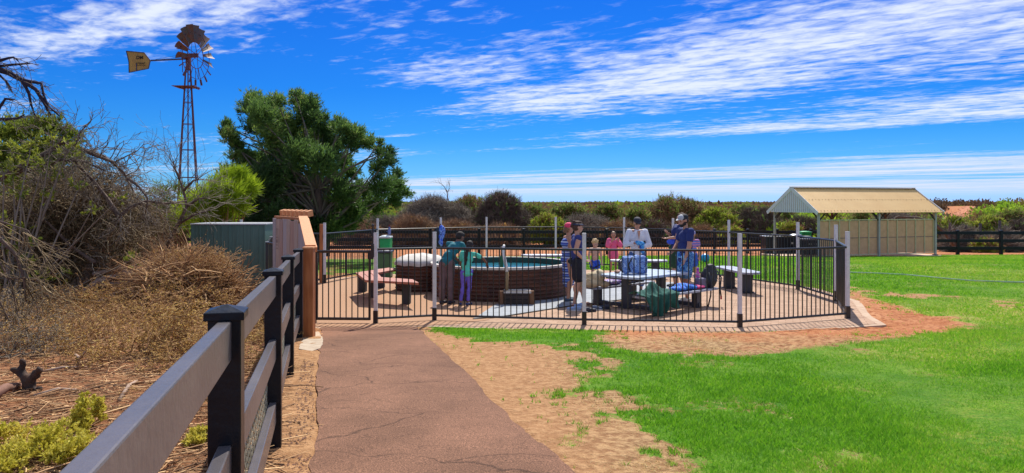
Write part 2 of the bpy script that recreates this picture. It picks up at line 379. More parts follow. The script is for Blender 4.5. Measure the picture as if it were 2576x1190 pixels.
def mk_ground_mat():
    m = bpy.data.materials.new('ground_soil_and_turf'); m.use_nodes = True; nt = m.node_tree; n = nt.nodes; L = nt.links.new
    b = n['Principled BSDF']; b.inputs['Roughness'].default_value = .95; b.inputs['Specular IOR Level'].default_value = .15
    tc = n.new('ShaderNodeTexCoord')
    def NZ(sc, det=4, rough=.6):
        q = n.new('ShaderNodeTexNoise'); q.inputs['Scale'].default_value = sc; q.inputs['Detail'].default_value = det; q.inputs['Roughness'].default_value = rough
        L(tc.outputs['Object'], q.inputs['Vector']); return q.outputs[0]
    def AT(k): a = n.new('ShaderNodeAttribute'); a.attribute_name = k; return a.outputs['Fac']
    def RP(f, *st):
        r = n.new('ShaderNodeValToRGB'); cr = r.color_ramp
        while len(cr.elements) < len(st): cr.elements.new(.5)
        for e, (p, c) in zip(cr.elements, st): e.position = p; e.color = c
        L(f, r.inputs[0]); return r.outputs[0]
    def MX(f, a, c):
        q = n.new('ShaderNodeMix'); q.data_type = 'RGBA'
        if isinstance(f, float): q.inputs[0].default_value = f
        else: L(f, q.inputs[0])
        for i, s_ in ((6, a), (7, c)):
            if isinstance(s_, tuple): q.inputs[i].default_value = s_
            else: L(s_, q.inputs[i])
        return q.outputs[2]
    def MA(op, a, c, cl=False):
        q = n.new('ShaderNodeMath'); q.operation = op; q.use_clamp = cl
        for i, s_ in ((0, a), (1, c)):
            if isinstance(s_, (int, float)): q.inputs[i].default_value = s_
            else: L(s_, q.inputs[i])
        return q.outputs[0]
    n1 = NZ(1.6, 5); n2 = NZ(14, 4); n3 = NZ(60, 3); n4 = NZ(.35, 4)
    sand = MX(RP(n2, (.40, (0, 0, 0, 1)), (.65, (1, 1, 1, 1))), (.32, .165, .075, 1), (.46, .265, .13, 1))
    sand = MX(RP(n3, (.30, (1, 1, 1, 1)), (.38, (0, 0, 0, 1))), sand, (.22, .11, .05, 1))
    redd = MX(RP(n1, (.35, (0, 0, 0, 1)), (.65, (1, 1, 1, 1))), (.39, .145, .055, 1), (.54, .26, .125, 1))
    redd = MX(RP(n2, (.38, (1, 1, 1, 1)), (.52, (0, 0, 0, 1))), redd, (.26, .075, .025, 1))
    col = MX(AT('red'), sand, redd)
    straw = MX(RP(n2, (.4, (0, 0, 0, 1)), (.6, (1, 1, 1, 1))), (.19, .10, .045, 1), (.43, .285, .14, 1))
    sm = MA('MULTIPLY', AT('strip'), RP(MA('ADD', MA('MULTIPLY', n1, .5), MA('MULTIPLY', n3, .5)), (.36, (0, 0, 0, 1)), (.50, (1, 1, 1, 1))))
    col = MX(sm, col, straw)
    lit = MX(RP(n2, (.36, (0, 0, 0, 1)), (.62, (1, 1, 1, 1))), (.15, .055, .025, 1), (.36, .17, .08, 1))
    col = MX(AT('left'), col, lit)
    gr = MX(RP(n1, (.35, (0, 0, 0, 1)), (.68, (1, 1, 1, 1))), (.065, .185, .010, 1), (.16, .30, .02, 1))
    gr = MX(RP(n3, (.36, (1, 1, 1, 1)), (.55, (0, 0, 0, 1))), gr, (.035, .13, .006, 1))
    dryg = MX(RP(n2, (.4, (0, 0, 0, 1)), (.62, (1, 1, 1, 1))), (.19, .30, .035, 1), (.42, .36, .09, 1))
    gr = MX(MA('MULTIPLY', AT('dry'), RP(MA('ADD', MA('MULTIPLY', n4, .5), MA('MULTIPLY', n2, .5)), (.40, (0, 0, 0, 1)), (.62, (1, 1, 1, 1)))), gr, dryg)
    th = MA('ADD', AT('grass'), MA('MULTIPLY', MA('SUBTRACT', MA('ADD', MA('MULTIPLY', n2, .6), MA('MULTIPLY', n3, .4)), .5), 1.5))
    gm = RP(th, (.42, (0, 0, 0, 1)), (.58, (1, 1, 1, 1)))
    col = MX(gm, col, gr)
    L(col, b.inputs['Base Color'])
    bp = n.new('ShaderNodeBump'); bp.inputs['Strength'].default_value = .9; bp.inputs['Distance'].default_value = .035
    L(MA('ADD', n2, MA('MULTIPLY', n3, .5)), bp.inputs['Height']); L(bp.outputs[0], b.inputs['Normal'])
    return m
def build_ground():
    ys = np.concatenate([np.linspace(-14, 3, 18), 3*np.exp(np.linspace(0, math.log(60/3), 520))[1:], 60*np.exp(np.linspace(0, math.log(8000/60), 120))[1:]])
    k = np.linspace(-1.05, 1.05, 520)
    YY, KK = np.meshgrid(ys, k, indexing='ij'); wid = np.maximum(6.0, .78*np.maximum(YY, 0)+6)
    XX = KK*wid
    gm, dr, rd, stp, lf = masks(XX.ravel(), YY.ravel())
    x = XX.ravel(); y = YY.ravel(); z = gz(x, y)
    keep = smooth01((np.minimum(psdf(x, y, PATH)+.10, psdf(x, y, PAVE)-.02))/.12)
    amp = (.05*(fbm(x, y, .8, 61)-.5)+.035*(fbm(x, y, 4.5, 62)-.5)*(1-gm*.5))*keep*(y < 60)
    amp = amp+keep*rd*.05*(fbm(x, y, 3.0, 63)-.4)*(y < 30)
    z = z-.022*(1-keep)*(y < 40)+amp+.004*keep
    nr, nc = XX.shape; i = np.arange(nr-1)[:, None]*nc+np.arange(nc-1)[None, :]
    F = np.stack([i, i+1, i+nc+1, i+nc], -1).reshape(-1, 4)
    o = fast('ground', np.stack([x, y, z], 1), F, mk_ground_mat(), attr=dict(grass=gm, dry=dr, red=rd, strip=stp, left=lf), smooth=True)
    tagp(o, kind='structure')
build_ground()

def ragged(poly, step=.05, amp=.05, seed=1, fr=3.0):
    out = []; n = len(poly)
    for i in range(n):
        a = np.array(poly[i]); b = np.array(poly[(i+1) % n]); Lg = np.linalg.norm(b-a); m = max(1, int(Lg/step)); nn = np.array([b[1]-a[1], a[0]-b[0]])/max(Lg, 1e-6)
        for k in range(m):
            p = a+(b-a)*k/m; q = float(fbm(np.array([p[0]]), np.array([p[1]]), fr, seed)[0]-.5)*2*amp
            out.append(tuple(p+nn*q))
    return out
def sheet(name, poly, zoff, mat, thick=.06):
    """sheet that follows the ground profile: fine grid of strips cut by the outline"""
    bm = bmesh.new(); vs = [bm.verts.new((p[0], p[1], 0)) for p in poly]; bm.faces.new(vs)
    y0 = min(p[1] for p in poly); y1 = max(p[1] for p in poly); y = math.floor(y0)
    while y < y1:
        bmesh.ops.bisect_plane(bm, geom=bm.verts[:]+bm.edges[:]+bm.faces[:], plane_co=(0, y, 0), plane_no=(0, 1, 0)); y += .5
    bmesh.ops.triangulate(bm, faces=bm.faces[:])
    for v in bm.verts: v.co.z = float(gz(v.co.x, v.co.y))+zoff
    r = bmesh.ops.extrude_face_region(bm, geom=bm.faces[:])
    for v in [q for q in r['geom'] if isinstance(q, bmesh.types.BMVert)]: v.co.z -= thick
    bmesh.ops.recalc_face_normals(bm, faces=bm.faces[:])
    me = bpy.data.meshes.new(name); bm.to_mesh(me); bm.free()
    return tagp(link_mesh(name, me, mat), kind='structure')
def mk_asphalt():
    m = pm('path_asphalt', (.220, .112, .069, 1), (.152, .077, .047, 1), scale=1.3, rough=.9, spec=.2)
    nt = m.node_tree; n = nt.nodes; L = nt.links.new; b = n['Principled BSDF']; tc = n['Texture Coordinate']
    base = b.inputs['Base Color'].links[0].from_socket
    nz = n.new('ShaderNodeTexNoise'); nz.inputs['Scale'].default_value = 110; nz.inputs['Detail'].default_value = 3; L(tc.outputs['Object'], nz.inputs['Vector'])
    rp = n.new('ShaderNodeValToRGB'); cr = rp.color_ramp
    for p, c in ((.33, .5), (.5, 1.0), (.64, 1.5), (.74, 2.4)):
        e = cr.elements.new(p); e.color = (c/2.4, c/2.4, c/2.4, 1)
    cr.elements.remove(cr.elements[0]); cr.elements.remove(cr.elements[-1]); L(nz.outputs[0], rp.inputs[0])
    mx = n.new('ShaderNodeMix'); mx.data_type = 'RGBA'; mx.blend_type = 'MULTIPLY'; mx.inputs[0].default_value = 1; L(base, mx.inputs[6])
    sc = n.new('ShaderNodeMix'); sc.data_type = 'RGBA'; sc.blend_type = 'MULTIPLY'; sc.inputs[0].default_value = 1; L(rp.outputs[0], sc.inputs[6]); sc.inputs[7].default_value = (2.4, 2.4, 2.4, 1)
    L(sc.outputs[2], mx.inputs[7])
    # cracks: edges of warped, stretched cells
    mp = n.new('ShaderNodeMapping'); mp.inputs['Scale'].default_value = (.42, 1.15, 1); mp.inputs['Rotation'].default_value = (0, 0, .12)
    wn = n.new('ShaderNodeTexNoise'); wn.inputs['Scale'].default_value = 2.4; wn.inputs['Detail'].default_value = 6; L(tc.outputs['Object'], wn.inputs['Vector'])
    va = n.new('ShaderNodeVectorMath'); va.operation = 'MULTIPLY_ADD'; L(wn.outputs['Color'], va.inputs[0]); va.inputs[1].default_value = (.55, .55, 0); L(tc.outputs['Object'], va.inputs[2])
    L(va.outputs[0], mp.inputs[0])
    def crack(scale, w, lo):
        vo = n.new('ShaderNodeTexVoronoi'); vo.feature = 'DISTANCE_TO_EDGE'; vo.inputs['Scale'].default_value = scale; L(mp.outputs[0], vo.inputs['Vector'])
        r2 = n.new('ShaderNodeValToRGB'); r2.color_ramp.elements[0].position = 0; r2.color_ramp.elements[0].color = (lo, lo, lo, 1); r2.color_ramp.elements[1].position = w; r2.color_ramp.elements[1].color = (1, 1, 1, 1)
        L(vo.outputs[0], r2.inputs[0]); return r2.outputs[0]
    last = mx.outputs[2]
    for s_, w_, l_ in ((1.0, .011, .42), (3.6, .02, .78)):
        q = n.new('ShaderNodeMix'); q.data_type = 'RGBA'; q.blend_type = 'MULTIPLY'; q.inputs[0].default_value = 1; L(last, q.inputs[6]); L(crack(s_, w_, l_), q.inputs[7]); last = q.outputs[2]
    L(last, b.inputs['Base Color'])
    bp = n.new('ShaderNodeBump'); bp.inputs['Strength'].default_value = .45; bp.inputs['Distance'].default_value = .006; L(nz.outputs[0], bp.inputs['Height']); L(bp.outputs[0], b.inputs['Normal'])
    return m
sheet('path', ragged(PATH, .05, .045, 5, 2.2), .009, mk_asphalt())
CONCRETE = pm('pale_concrete', (.48, .40, .30, 1), (.36, .27, .19, 1), scale=9, rough=.9, bump=.3)
sheet('concrete_pad', ragged(g((752, 880), (770, 842), (800, 836), (812, 858), (806, 878), (785, 886)), .05, .03, 9, 5), .013, CONCRETE)
def mk_pavers():
    m = pm('clay_pavers', (.50, .335, .23, 1), (.41, .265, .18, 1), scale=2.2, rough=.85, spec=.25)
    nt = m.node_tree; n = nt.nodes; L = nt.links.new; b = n['Principled BSDF']; tc = n['Texture Coordinate']
    base = b.inputs['Base Color'].links[0].from_socket
    mp = n.new('ShaderNodeMapping'); mp.inputs['Rotation'].default_value = (0, 0, .35); L(tc.outputs['Object'], mp.inputs[0])
    br = n.new('ShaderNodeTexBrick'); br.inputs['Scale'].default_value = 1.0; br.inputs['Brick Width'].default_value = .23; br.inputs['Row Height'].default_value = .115
    br.inputs['Mortar Size'].default_value = .006; br.inputs['Color1'].default_value = (1, 1, 1, 1); br.inputs['Color2'].default_value = (.74, .72, .70, 1); br.inputs['Mortar'].default_value = (.55, .47, .42, 1)
    L(mp.outputs[0], br.inputs['Vector'])
    mx = n.new('ShaderNodeMix'); mx.data_type = 'RGBA'; mx.blend_type = 'MULTIPLY'; mx.inputs[0].default_value = .9; L(base, mx.inputs[6]); L(br.outputs[0], mx.inputs[7]); L(mx.outputs[2], b.inputs['Base Color'])
    bp = n.new('ShaderNodeBump'); bp.inputs['Strength'].default_value = .5; bp.inputs['Distance'].default_value = .006; L(br.outputs['Fac'], bp.inputs['Height']); bp.invert = True; L(bp.outputs[0], b.inputs['Normal'])
    return m
def flat(name, poly, z, mat, thick=.12, kind='structure'):
    mb = MB(); mb.prism(poly, z-thick, z); o = mb.build(name, mat)
    bm = bmesh.new(); bm.from_mesh(o.data); bmesh.ops.recalc_face_normals(bm, faces=bm.faces[:]); bm.to_mesh(o.data); bm.free()
    return tagp(o, kind=kind)
flat('kerb', ragged(outward(PAVE, .14), .25, .025, 14, 2), PAV+.012, pm('concrete_edging', (.50, .37, .26, 1), (.40, .26, .17, 1), scale=7, rough=.9, bump=.3))
flat('paving', PAVE, PAV+.017, mk_pavers(), .02)
# compacted gravel in the left third, and the grey slabs before the tank
GRAV = [(HINGE[0]-.2, 11.76), (-2.2, 11.70), (FB[0]+.35, 11.92), (Xu(1225, 12.35), 12.35), (Xu(1290, 14.0), 14.0), (-1.2, 14.8), (-2.0, 20.6), (-4.1, 19.5), (-5.1, 18.2), (-5.2, 16.0), (-4.4, 13.5)]
flat('gravel_floor', GRAV, PAV+.022, pm('compacted_gravel', (.45, .265, .155, 1), (.31, .17, .095, 1), scale=38, rough=.95, bump=.5, lo=.3, hi=.7), .01)
GREY = [G2(1190, 806), G2(1245, 770), G2(1300, 752), G2(1500, 716), G2(1700, 712), G2(1660, 745), G2(1500, 765), G2(1440, 772), G2(1250, 802)]
flat('grey_slabs', GREY, PAV+.027, pm('grey_slab', (.30, .33, .37, 1), (.20, .225, .26, 1), scale=5, rough=.75, bump=.25), .01)
mb = MB()
ln = [G2(1190, 806), G2(1250, 802), G2(1440, 772), G2(1500, 765), G2(1660, 745)]
for a, b in zip(ln[:-1], ln[1:]): mb.beam((a[0], a[1], PAV+.028), (b[0], b[1], PAV+.028), .035, .014)
tagp(mb.build('drain_channel', pm('dark_drain', (.03, .03, .035, 1), rough=.6)), kind='structure')
# sand track climbing the far rise
tr = [(Xu(2386, 138), 138), (Xu(2418, 138), 138), (Xu(2440, 150), 150), (Xu(2452, 164), 164), (Xu(2436, 167), 167), (Xu(2424, 160), 160), (Xu(2404, 148), 148)]
tr = ragged(tr, .8, 1.3, 77, .7)
TRACK = tr
o = sheet('sand_track', tr, .10, pm('orange_track_sand', (.50, .19, .08, 1), (.34, .12, .05, 1), scale=.5, rough=.95), .6)

# blades of turf: real blades near the camera, thinning with distance
def blades():
    n = 1050000
    y = 3.6*np.exp(rng.random(n)*math.log(40/3.6)); x = (rng.random(n)*2-1)*(.78*y+2.0)
    k = x > -1.3+(-(y-4)*.1); x = x[k]; y = y[k]
    gm, dr, rd, stp, lf = masks(x, y)
    free = np.minimum(psdf(x, y, PATH), psdf(x, y, outward(PAVE, .16))) > .02
    nn = fbm(x, y, 14, 71, 2)
    p = (smooth01((gm+(nn-.5)*1.4-.42)/.16) > rng.random(len(x)))
    strawp = (rng.random(len(x)) < .50*stp*(1-gm))
    k = (p | strawp) & free
    x = x[k]; y = y[k]; dr = dr[k]; gm = gm[k]; isS = (strawp & ~p)[k]
    m = len(x); z = gz(x, y)-.005
    hgt = (.022+.028*rng.random(m))*(.6+.7*fbm(x, y, 2.2, 81, 3))*np.where(isS, .75, 1)*np.clip(1.0+(y-6)*.02, 1, 1.5)
    w = .0032*np.clip(y/5, 1, 4.5)*(.7+.6*rng.random(m))
    a = rng.random(m)*6.283; lean = (.3+.9*rng.random(m))*hgt*np.where(isS, 1.8, 1); la = rng.random(m)*6.283
    dx = np.cos(a)*w; dy = np.sin(a)*w
    V = np.empty((m, 3, 3)); V[:, 0] = np.stack([x-dx, y-dy, z], 1); V[:, 1] = np.stack([x+dx, y+dy, z], 1)
    V[:, 2] = np.stack([x+np.cos(la)*lean, y+np.sin(la)*lean, z+hgt*np.where(isS, .6, 1)], 1)
    pat = fbm(x, y, .30, 41, 4); dd = np.clip(dr*.55+(fbm(x, y, 5, 91, 2)-.5)*.5, 0, 1)
    rnd = np.clip(.05+.36*rng.random(m)+.42*dd*rng.random(m)**.5*1.2, 0, .80); rnd = np.where(isS, .86+.14*rng.random(m), rnd)
    F = np.arange(m*3).reshape(-1, 3)
    o = fast('lawn_grass', V.reshape(-1, 3), F, leafmat('turf_blades', [(.058, .19, .008, 1), (.135, .37, .016, 1), (.25, .49, .026, 1), (.42, .51, .07, 1), (.55, .44, .16, 1), (.62, .44, .22, 1)], .45), attr=dict(rnd=np.repeat(rnd, 3)))
    tagp(o, 'short bright green lawn with straw coloured dry patches', 'grass', kind='stuff')
    print('blades', m)
blades()
# ================================================================== FENCES AND STRUCTURES
M_RAILW = pm('worn_black_rail', (.135, .118, .118, 1), (.075, .070, .078, 1), scale=1.6, rough=.30, bump=.15, bscale=26, spec=.35, lo=.3, hi=.7)
M_RAIL = pm('painted_black_timber', (.010, .012, .017, 1), (.005, .007, .011, 1), scale=2.2, rough=.30, bump=.18, bscale=24, stretch=(1, 1, 1), spec=.22, lo=.3, hi=.7, coat=0)
M_BAR = pm('black_powdercoat', (.012, .013, .018, 1), (.02, .02, .026, 1), scale=30, rough=.28)
M_SILV = pm('pale_aluminium_post', (.66, .66, .70, 1), (.54, .54, .58, 1), scale=14, rough=.5, metal=.0)
M_ORWOOD = pm('oiled_orange_timber', (.46, .165, .050, 1), (.32, .095, .026, 1), scale=4, rough=.65, bump=.15, stretch=(5, 5, .6))
M_PALE = pm('shaded_pine_board', (.50, .36, .28, 1), (.38, .25, .19, 1), scale=4, rough=.8, bump=.15, stretch=(6, 6, .5))  # screen pine with the shade of its near face put into the colour
def plane_x(y): return y*.244+.41                        # near fence line: x = -plane_x(y)
# ---- near black post and rail fence
def post_with_cap(parent, x, y, z0, h, w=.125, ang=0.0, mat=M_RAIL, name='post'):
    mb = MB(); mb.box((x, y, z0+h/2-.15), (w, w, h-.03+.3), rz=ang); p = mb.build(name, mat, parent, bevel=.004)
    mb = MB(); c = w*.5+.012; M = Matrix.Rotation(ang, 3, 'Z'); V = [M @ Vector(q) for q in ((-c, -c, 0), (c, -c, 0), (c, c, 0), (-c, c, 0), (-c, -c, .028), (c, -c, .028), (c, c, .028), (-c, c, .028), (0, 0, .05))]
    V = [v+Vector((x, y, z0+h-.035)) for v in V]
    mb.add(V, [(3, 2, 1, 0), (0, 1, 5, 4), (1, 2, 6, 5), (2, 3, 7, 6), (3, 0, 4, 7), (4, 5, 8), (5, 6, 8), (6, 7, 8), (7, 4, 8)])
    mb.build('post_cap', mat, p, bevel=.003); return p
ANG = math.atan(.244)
np_ = [(-.345, .12), (-.998, 2.55), (-1.613, 4.93), (-2.262, 7.38), (-2.875, 9.82)]
t = thing('rail_fence', 'near black three rail timber fence with pyramid capped posts beside the path', 'fence', (-1.03, 2.55, float(gz(-1.03, 2.55))))
for i, (x, y) in enumerate(np_):
    z0 = HC-float(hdep(y)); h = 1.20
    post_with_cap(t, x, y, z0, h, .108, ANG)
rnd_ = random.Random(3)
for a, b in zip(np_[:-1], np_[1:]):
    za = HC-float(hdep(a[1])); zb = HC-float(hdep(b[1])); d = (Vector((b[0]-a[0], b[1]-a[1], 0))).normalized()
    side = Vector((.97, .237, 0))*.0
    for k, hh in enumerate((1.095, .67, .25)):
        p = Vector((a[0], a[1], za+hh))+d*.055+side; q = Vector((b[0], b[1], zb+hh))-d*.055+side
        mb = MB(); mb.beam(p, q, .045, .135); mb.build('rail', M_RAILW, t, bevel=.005)
# wire mesh between the lower rails (fine diamond netting)
mesh_mat = pm('galvanised_netting', (.46, .42, .30, 1), (.30, .27, .18, 1), rough=.5, metal=.3)
mb = MB()
for (a, b) in zip(np_[1:-1], np_[2:]):
    Lg = math.dist(a, b); n = int(Lg/.05)
    d = Vector((b[0]-a[0], b[1]-a[1], 0)).normalized(); off = Vector((-.97, -.237, 0))*.035
    za = HC-float(hdep(a[1])); zb = HC-float(hdep(b[1]))
    lo, hi = .02, .72; m = int((hi-lo)/.05)
    def pt(i, j):
        s_ = i*.05; f = s_/Lg; return Vector((a[0], a[1], 0))+d*s_+off+Vector((0, 0, za+(zb-za)*f+lo+j*.05))
    for i in range(n):
        for j in range(m):
            A = pt(i, j); B = pt(i+1, j+1) if (i+j) % 2 == 0 else None
            if B is not None: mb.beam(A, B, .0035, .0035); mb.beam(pt(i+1, j), pt(i, j+1), .0035, .0035) if False else None
            else: mb.beam(pt(i+1, j), pt(i, j+1), .0035, .0035)
mb.build('wire_mesh', mesh_mat, t)

# ---- orange timber gate post and the paling screen behind it
x0, y0 = Xu(778, 9.93), 9.93; z0 = HC-1.83
t = thing('timber_post', 'tall orange stained square timber post at the end of the black fence', 'post', (x0, y0, z0))
mb = MB(); mb.box((x0, y0, z0+.55), (.135, .135, 1.34)); mb.build('post', M_ORWOOD, t, bevel=.004)
mb = MB(); mb.box((x0, y0, z0+1.225), (.15, .15, .022)); mb.build('post_top', pm('sunlit_pine', (.66, .30, .125, 1), (.54, .22, .085, 1), scale=6, rough=.7, stretch=(6, 6, 1)), t, bevel=.003)
M_PINE = MATS['sunlit_pine']  # same pine with sunlight put into the colour: brighter and more orange
t = thing('paling_screen', 'pine paling screen with raked end wall and upright boards between shed and gate', 'screen', (-3.4, 11.8, PAV))
A = Vector((-3.36, 11.75, 0)); B = Vector((-4.46, 13.65, 0)); d = (B-A).normalized(); nrm = Vector((-d.y, d.x, 0))
zt = HC-.29
M_BOARDS = [M_PALE, pm('shaded_pine_board_grey', (.44, .37, .36, 1), (.34, .27, .26, 1), scale=4, rough=.8, bump=.15, stretch=(6, 6, .5)), pm('shaded_pine_board_pink', (.46, .29, .22, 1), (.36, .21, .16, 1), scale=4, rough=.8, bump=.15, stretch=(6, 6, .5))]  # board tones carry the pinkish lilac shade in their base colour
nb = 8; Lg = (B-A).length
for i in range(nb):
    p = A+d*(Lg*(i+.5)/nb); tw = (.16 if i % 2 == 0 else -.05); ang = math.atan2(d.y, d.x)+tw
    zz = zt-(.045 if i < 1 else 0)+.012*math.sin(i*2.1)
    mb = MB(); mb.box((p.x+nrm.x*(.012 if i % 2 else -.012), p.y+nrm.y*(.012 if i % 2 else -.012), (PAV+zz)/2-.05), (Lg/nb*1.10, .019, zz-PAV+.1), rz=ang)
    mb.build('board', M_BOARDS[[1, 0, 2, 0, 1, 2, 0, 1][i]], t, bevel=.002)
mb = MB(); q = nrm*(-.045); mb.beam(A+q+Vector((0, 0, zt+.03)), B+q+Vector((0, 0, zt+.03)), .07, .045)
mb.beam(A+q+Vector((0, 0, PAV+.45)), B+q+Vector((0, 0, PAV+.45)), .04, .09); mb.build('backing_rail', M_ORWOOD, t, bevel=.003)
for i in range(7):                                       # short blocks seen over the top
    p = A+d*(Lg*(i+.45)/7.2)+nrm*(-.10)
    mb = MB(); mb.beam(p+Vector((-.01, -.03, zt+.105)), p+Vector((.05, .08, zt+.13)), .06, .10); mb.build('top_block', M_PINE, t, bevel=.003)
# dark stamp on one board
mb = MB(); p = A+d*(Lg*.80)+nrm*.035
for k, (dz, hh, ww) in enumerate(((-.18, .012, .09), (-.24, .10, .012), (-.33, .012, .10), (-.40, .055, .06), (-.47, .012, .08), (-.53, .012, .07))):
    mb.box((p.x, p.y, zt+dz), (ww, .003, hh), rz=math.atan2(d.y, d.x))
mb.build('stencil_mark', pm('faded_stencil_ink', (.14, .09, .09, 1), rough=.9), t)
# raked wall from the orange post up to the screen
Wp = Vector((x0+.02, y0+.1, 0)); Wq = Vector((A.x+.03, A.y-.02, 0)); dw = (Wq-Wp).normalized(); Lw = (Wq-Wp).length
za, zb = z0+1.20, zt+.03
nb = 12
mb = MB(); rn = Vector((dw.y, -dw.x, 0))
for i in range(nb):
    f = (i+.5)/nb; p = Wp+dw*Lw*f; zz = za+(zb-za)*(f-.5/nb)
    mb.box((p.x, p.y, (zz+PAV)/2), (Lw/nb*.97, .018, zz-PAV), rz=math.atan2(dw.y, dw.x))
mb.build('raked_paling', M_PINE, t, bevel=.002)
for k, (o_, w_, h_) in enumerate(((.035, .05, .07), (-.045, .045, .075))):
    mb = MB(); mb.beam(Wp+rn*o_+Vector((0, 0, za-.01)), Wq+rn*o_+Vector((0, 0, zb-.01)), w_, h_); mb.build('raked_cap', M_PINE if k == 0 else M_ORWOOD, t, bevel=.003)
mb = MB(); mb.beam(Wp+rn*(-.03)+Vector((0, 0, za+.045)), Wq+rn*(-.03)+Vector((0, 0, zb+.045)), .14, .022); mb.build('raked_cap', M_PINE, t, bevel=.003)

# ---- pool fence: posts, each panel its own part
t = thing('pool_fence', 'round black barred pool fence with pale square posts enclosing the paving', 'fence', (FC[0], FC[1], PAV))
def fpost(x, y, z0, h=1.5, mat=M_SILV, w=.06, finial=False):
    mb = MB(); mb.box((x, y, z0+h/2+.1), (w, w, h-.2)); p = mb.build('post', mat, t, bevel=.005)
    mb = MB(); mb.box((x, y, z0+.1), (w+.014, w+.014, .26)); mb.box((x, y, z0+.01), (w+.02, w+.02, .03)); mb.build('post_base', M_BAR, p, bevel=.003)
    mb = MB(); mb.box((x, y, z0+h+.005), (w+.004, w+.004, .012)); mb.build('post_cap', pm('grey_post_cap', (.55, .56, .60, 1), rough=.4), p, bevel=.002)
    return p
def panel(name, parent, a, b, zb=.10, zt_=1.24, za=PAV, zc=PAV, gap=.098, bar=.020, inset=.03, thick=.036):
    A_ = Vector((a[0], a[1], za)); B_ = Vector((b[0], b[1], zc)); d_ = (B_-A_).normalized(); A_ = A_+d_*inset; B_ = B_-d_*inset; n = max(2, round((B_-A_).length/gap))
    mb = MB()
    for z_, th in ((zt_, thick), (zb, thick)): mb.tube([A_+Vector((0, 0, z_)), B_+Vector((0, 0, z_))], th*.55, 10)
    for i in range(1, n):
        p = A_+(B_-A_)*i/n; mb.tube([p+Vector((0, 0, zb)), p+Vector((0, 0, zt_))], bar/2, 6, cap=False)
    o = mb.build(name, M_BAR, parent); return o
ring = FENCE+[(-5.9, 18.9), (-7.2, 19.4)]
zr = [PAV]*len(ring)
for i, (x, y) in enumerate(ring):
    far = i >= 5
    if i == 14: continue
    fpost(x, y, PAV, 1.55 if far else 1.50)
# post beside the left side of the paving: half orange timber, half pale metal
mb = MB(); mb.box((FG[0]-.045, FG[1], PAV+.75), (.075, .08, 1.46)); p = mb.build('post', M_ORWOOD, t, bevel=.004); p['label'] = 'orange timber half of the paired post'
fpost(FG[0]+.035, FG[1], PAV, 1.50)
for a, b in zip(ring[:-1], ring[1:]): panel('panel', t, a, b)
# latch upright on the gate post
mb = MB(); mb.tube([(FA[0]-.045, FA[1]-.01, PAV+1.10), (FA[0]-.045, FA[1]-.01, PAV+1.62)], .014, 8); mb.ell((FA[0]-.045, FA[1]-.01, PAV+1.63), (.024, .024, .03)); mb.box((FA[0]-.045, FA[1]-.01, PAV+1.22), (.05, .06, .22)); mb.box((FA[0]-.045, FA[1], PAV+1.50), (.045, .045, .08))
mb.build('latch', M_BAR, t, bevel=.003)
# fence line from the gate hinge behind the paling screen
mb_r = [HINGE, (-4.7, 14.0), (-5.35, 16.2), (-5.45, 18.0), FG]
for a, b in zip(mb_r[:-1], mb_r[1:]): panel('panel', t, a, b)
for a in mb_r[1:-1]: fpost(a[0], a[1], PAV, 1.25, M_BAR, .05)
fpost(HINGE[0], HINGE[1], PAV, 1.3, M_BAR, .05)
# ---- gate
t = thing('pool_gate', 'narrow black barred pool gate with lever latch, left of the front fence', 'gate', (HINGE[0], HINGE[1], PAV))
ga = (HINGE[0]+.04, HINGE[1]); gb = (FA[0]-.10, FA[1])
panel('gate_leaf', t, ga, gb, .09, 1.20, inset=.0, thick=.045)
mb = MB()
for p in (ga, gb): mb.box((p[0], p[1], PAV+.645), (.036, .036, 1.15))
mb.build('gate_stile', M_BAR, t, bevel=.003)
mb = MB(); mb.box((gb[0]+.02, gb[1]-.005, PAV+1.15), (.085, .06, .15)); mb.build('latch_box', M_BAR, t, bevel=.006)

# ---- rear black rail fence (three rails), one run behind the enclosure and one on the right
def railfence(pts, label, h=1.4, rails=(1.26, .86, .46), w=.125, hgt=.17, fall=None):
    z = [HC-float(hdep(p[1])) for p in pts]
    t = thing('rail_fence', label, 'fence', (pts[0][0], pts[0][1], z[0]))
    for (x, y), z_ in zip(pts, z): post_with_cap(t, x, y, z_, h, w*1.2, 0)
    for i in range(len(pts)-1):
        for r_ in rails:
            mb = MB(); mb.beam((pts[i][0], pts[i][1]-.02, z[i]+r_), (pts[i+1][0], pts[i+1][1]-.02, z[i+1]+r_), .05, hgt); mb.build('rail', M_RAIL, t)
    return t
us = [180, 280, 385, 490, 595, 700, 825, 951, 1082, 1206, 1318, 1423, 1527, 1623, 1712, 1797, 1881, 1955, 2040, 2120]
pts = [(Xu(u, 38+6*(u-951)/1004), 38+6*(u-951)/1004) for u in us]
railfence(pts, 'long black rail fence crossing behind the enclosure and under the tree', 1.45)
us = [2190, 2300, 2409, 2518, 2627, 2736]
railfence([(Xu(u, 40.5), 40.5) for u in us], 'black rail fence on the right beyond the shelter and lawn', 1.36, (1.21, .78, .36))
# old round posts of a lower bush fence behind it
for i, (u, v) in enumerate(((2389, 560), (2429, 567), (2465, 562), (2514, 555))):
    y = 46.0; x = Xu(u, y); zt2 = HC-(v-HV)/FP*y; z0 = float(gz(x, y))
    mb = MB(); mb.tube([(x, y, z0-.2), (x+.03, y, zt2)], [.10, .085], 8)
    tagp(mb.build('old_post', pm('old_grey_post', (.13, .10, .10, 1), (.07, .055, .06, 1), scale=5, rough=.9, stretch=(4, 4, 1)), org=(x, y, z0)), ['leftmost weathered round post in the scrub, just right of the shelter', 'tall weathered round post second from the shelter in the scrub', 'weathered round post third from the shelter in the scrub', 'weathered round post farthest right in the scrub beyond the fence'][i], 'post', 'old posts behind the right black fence')

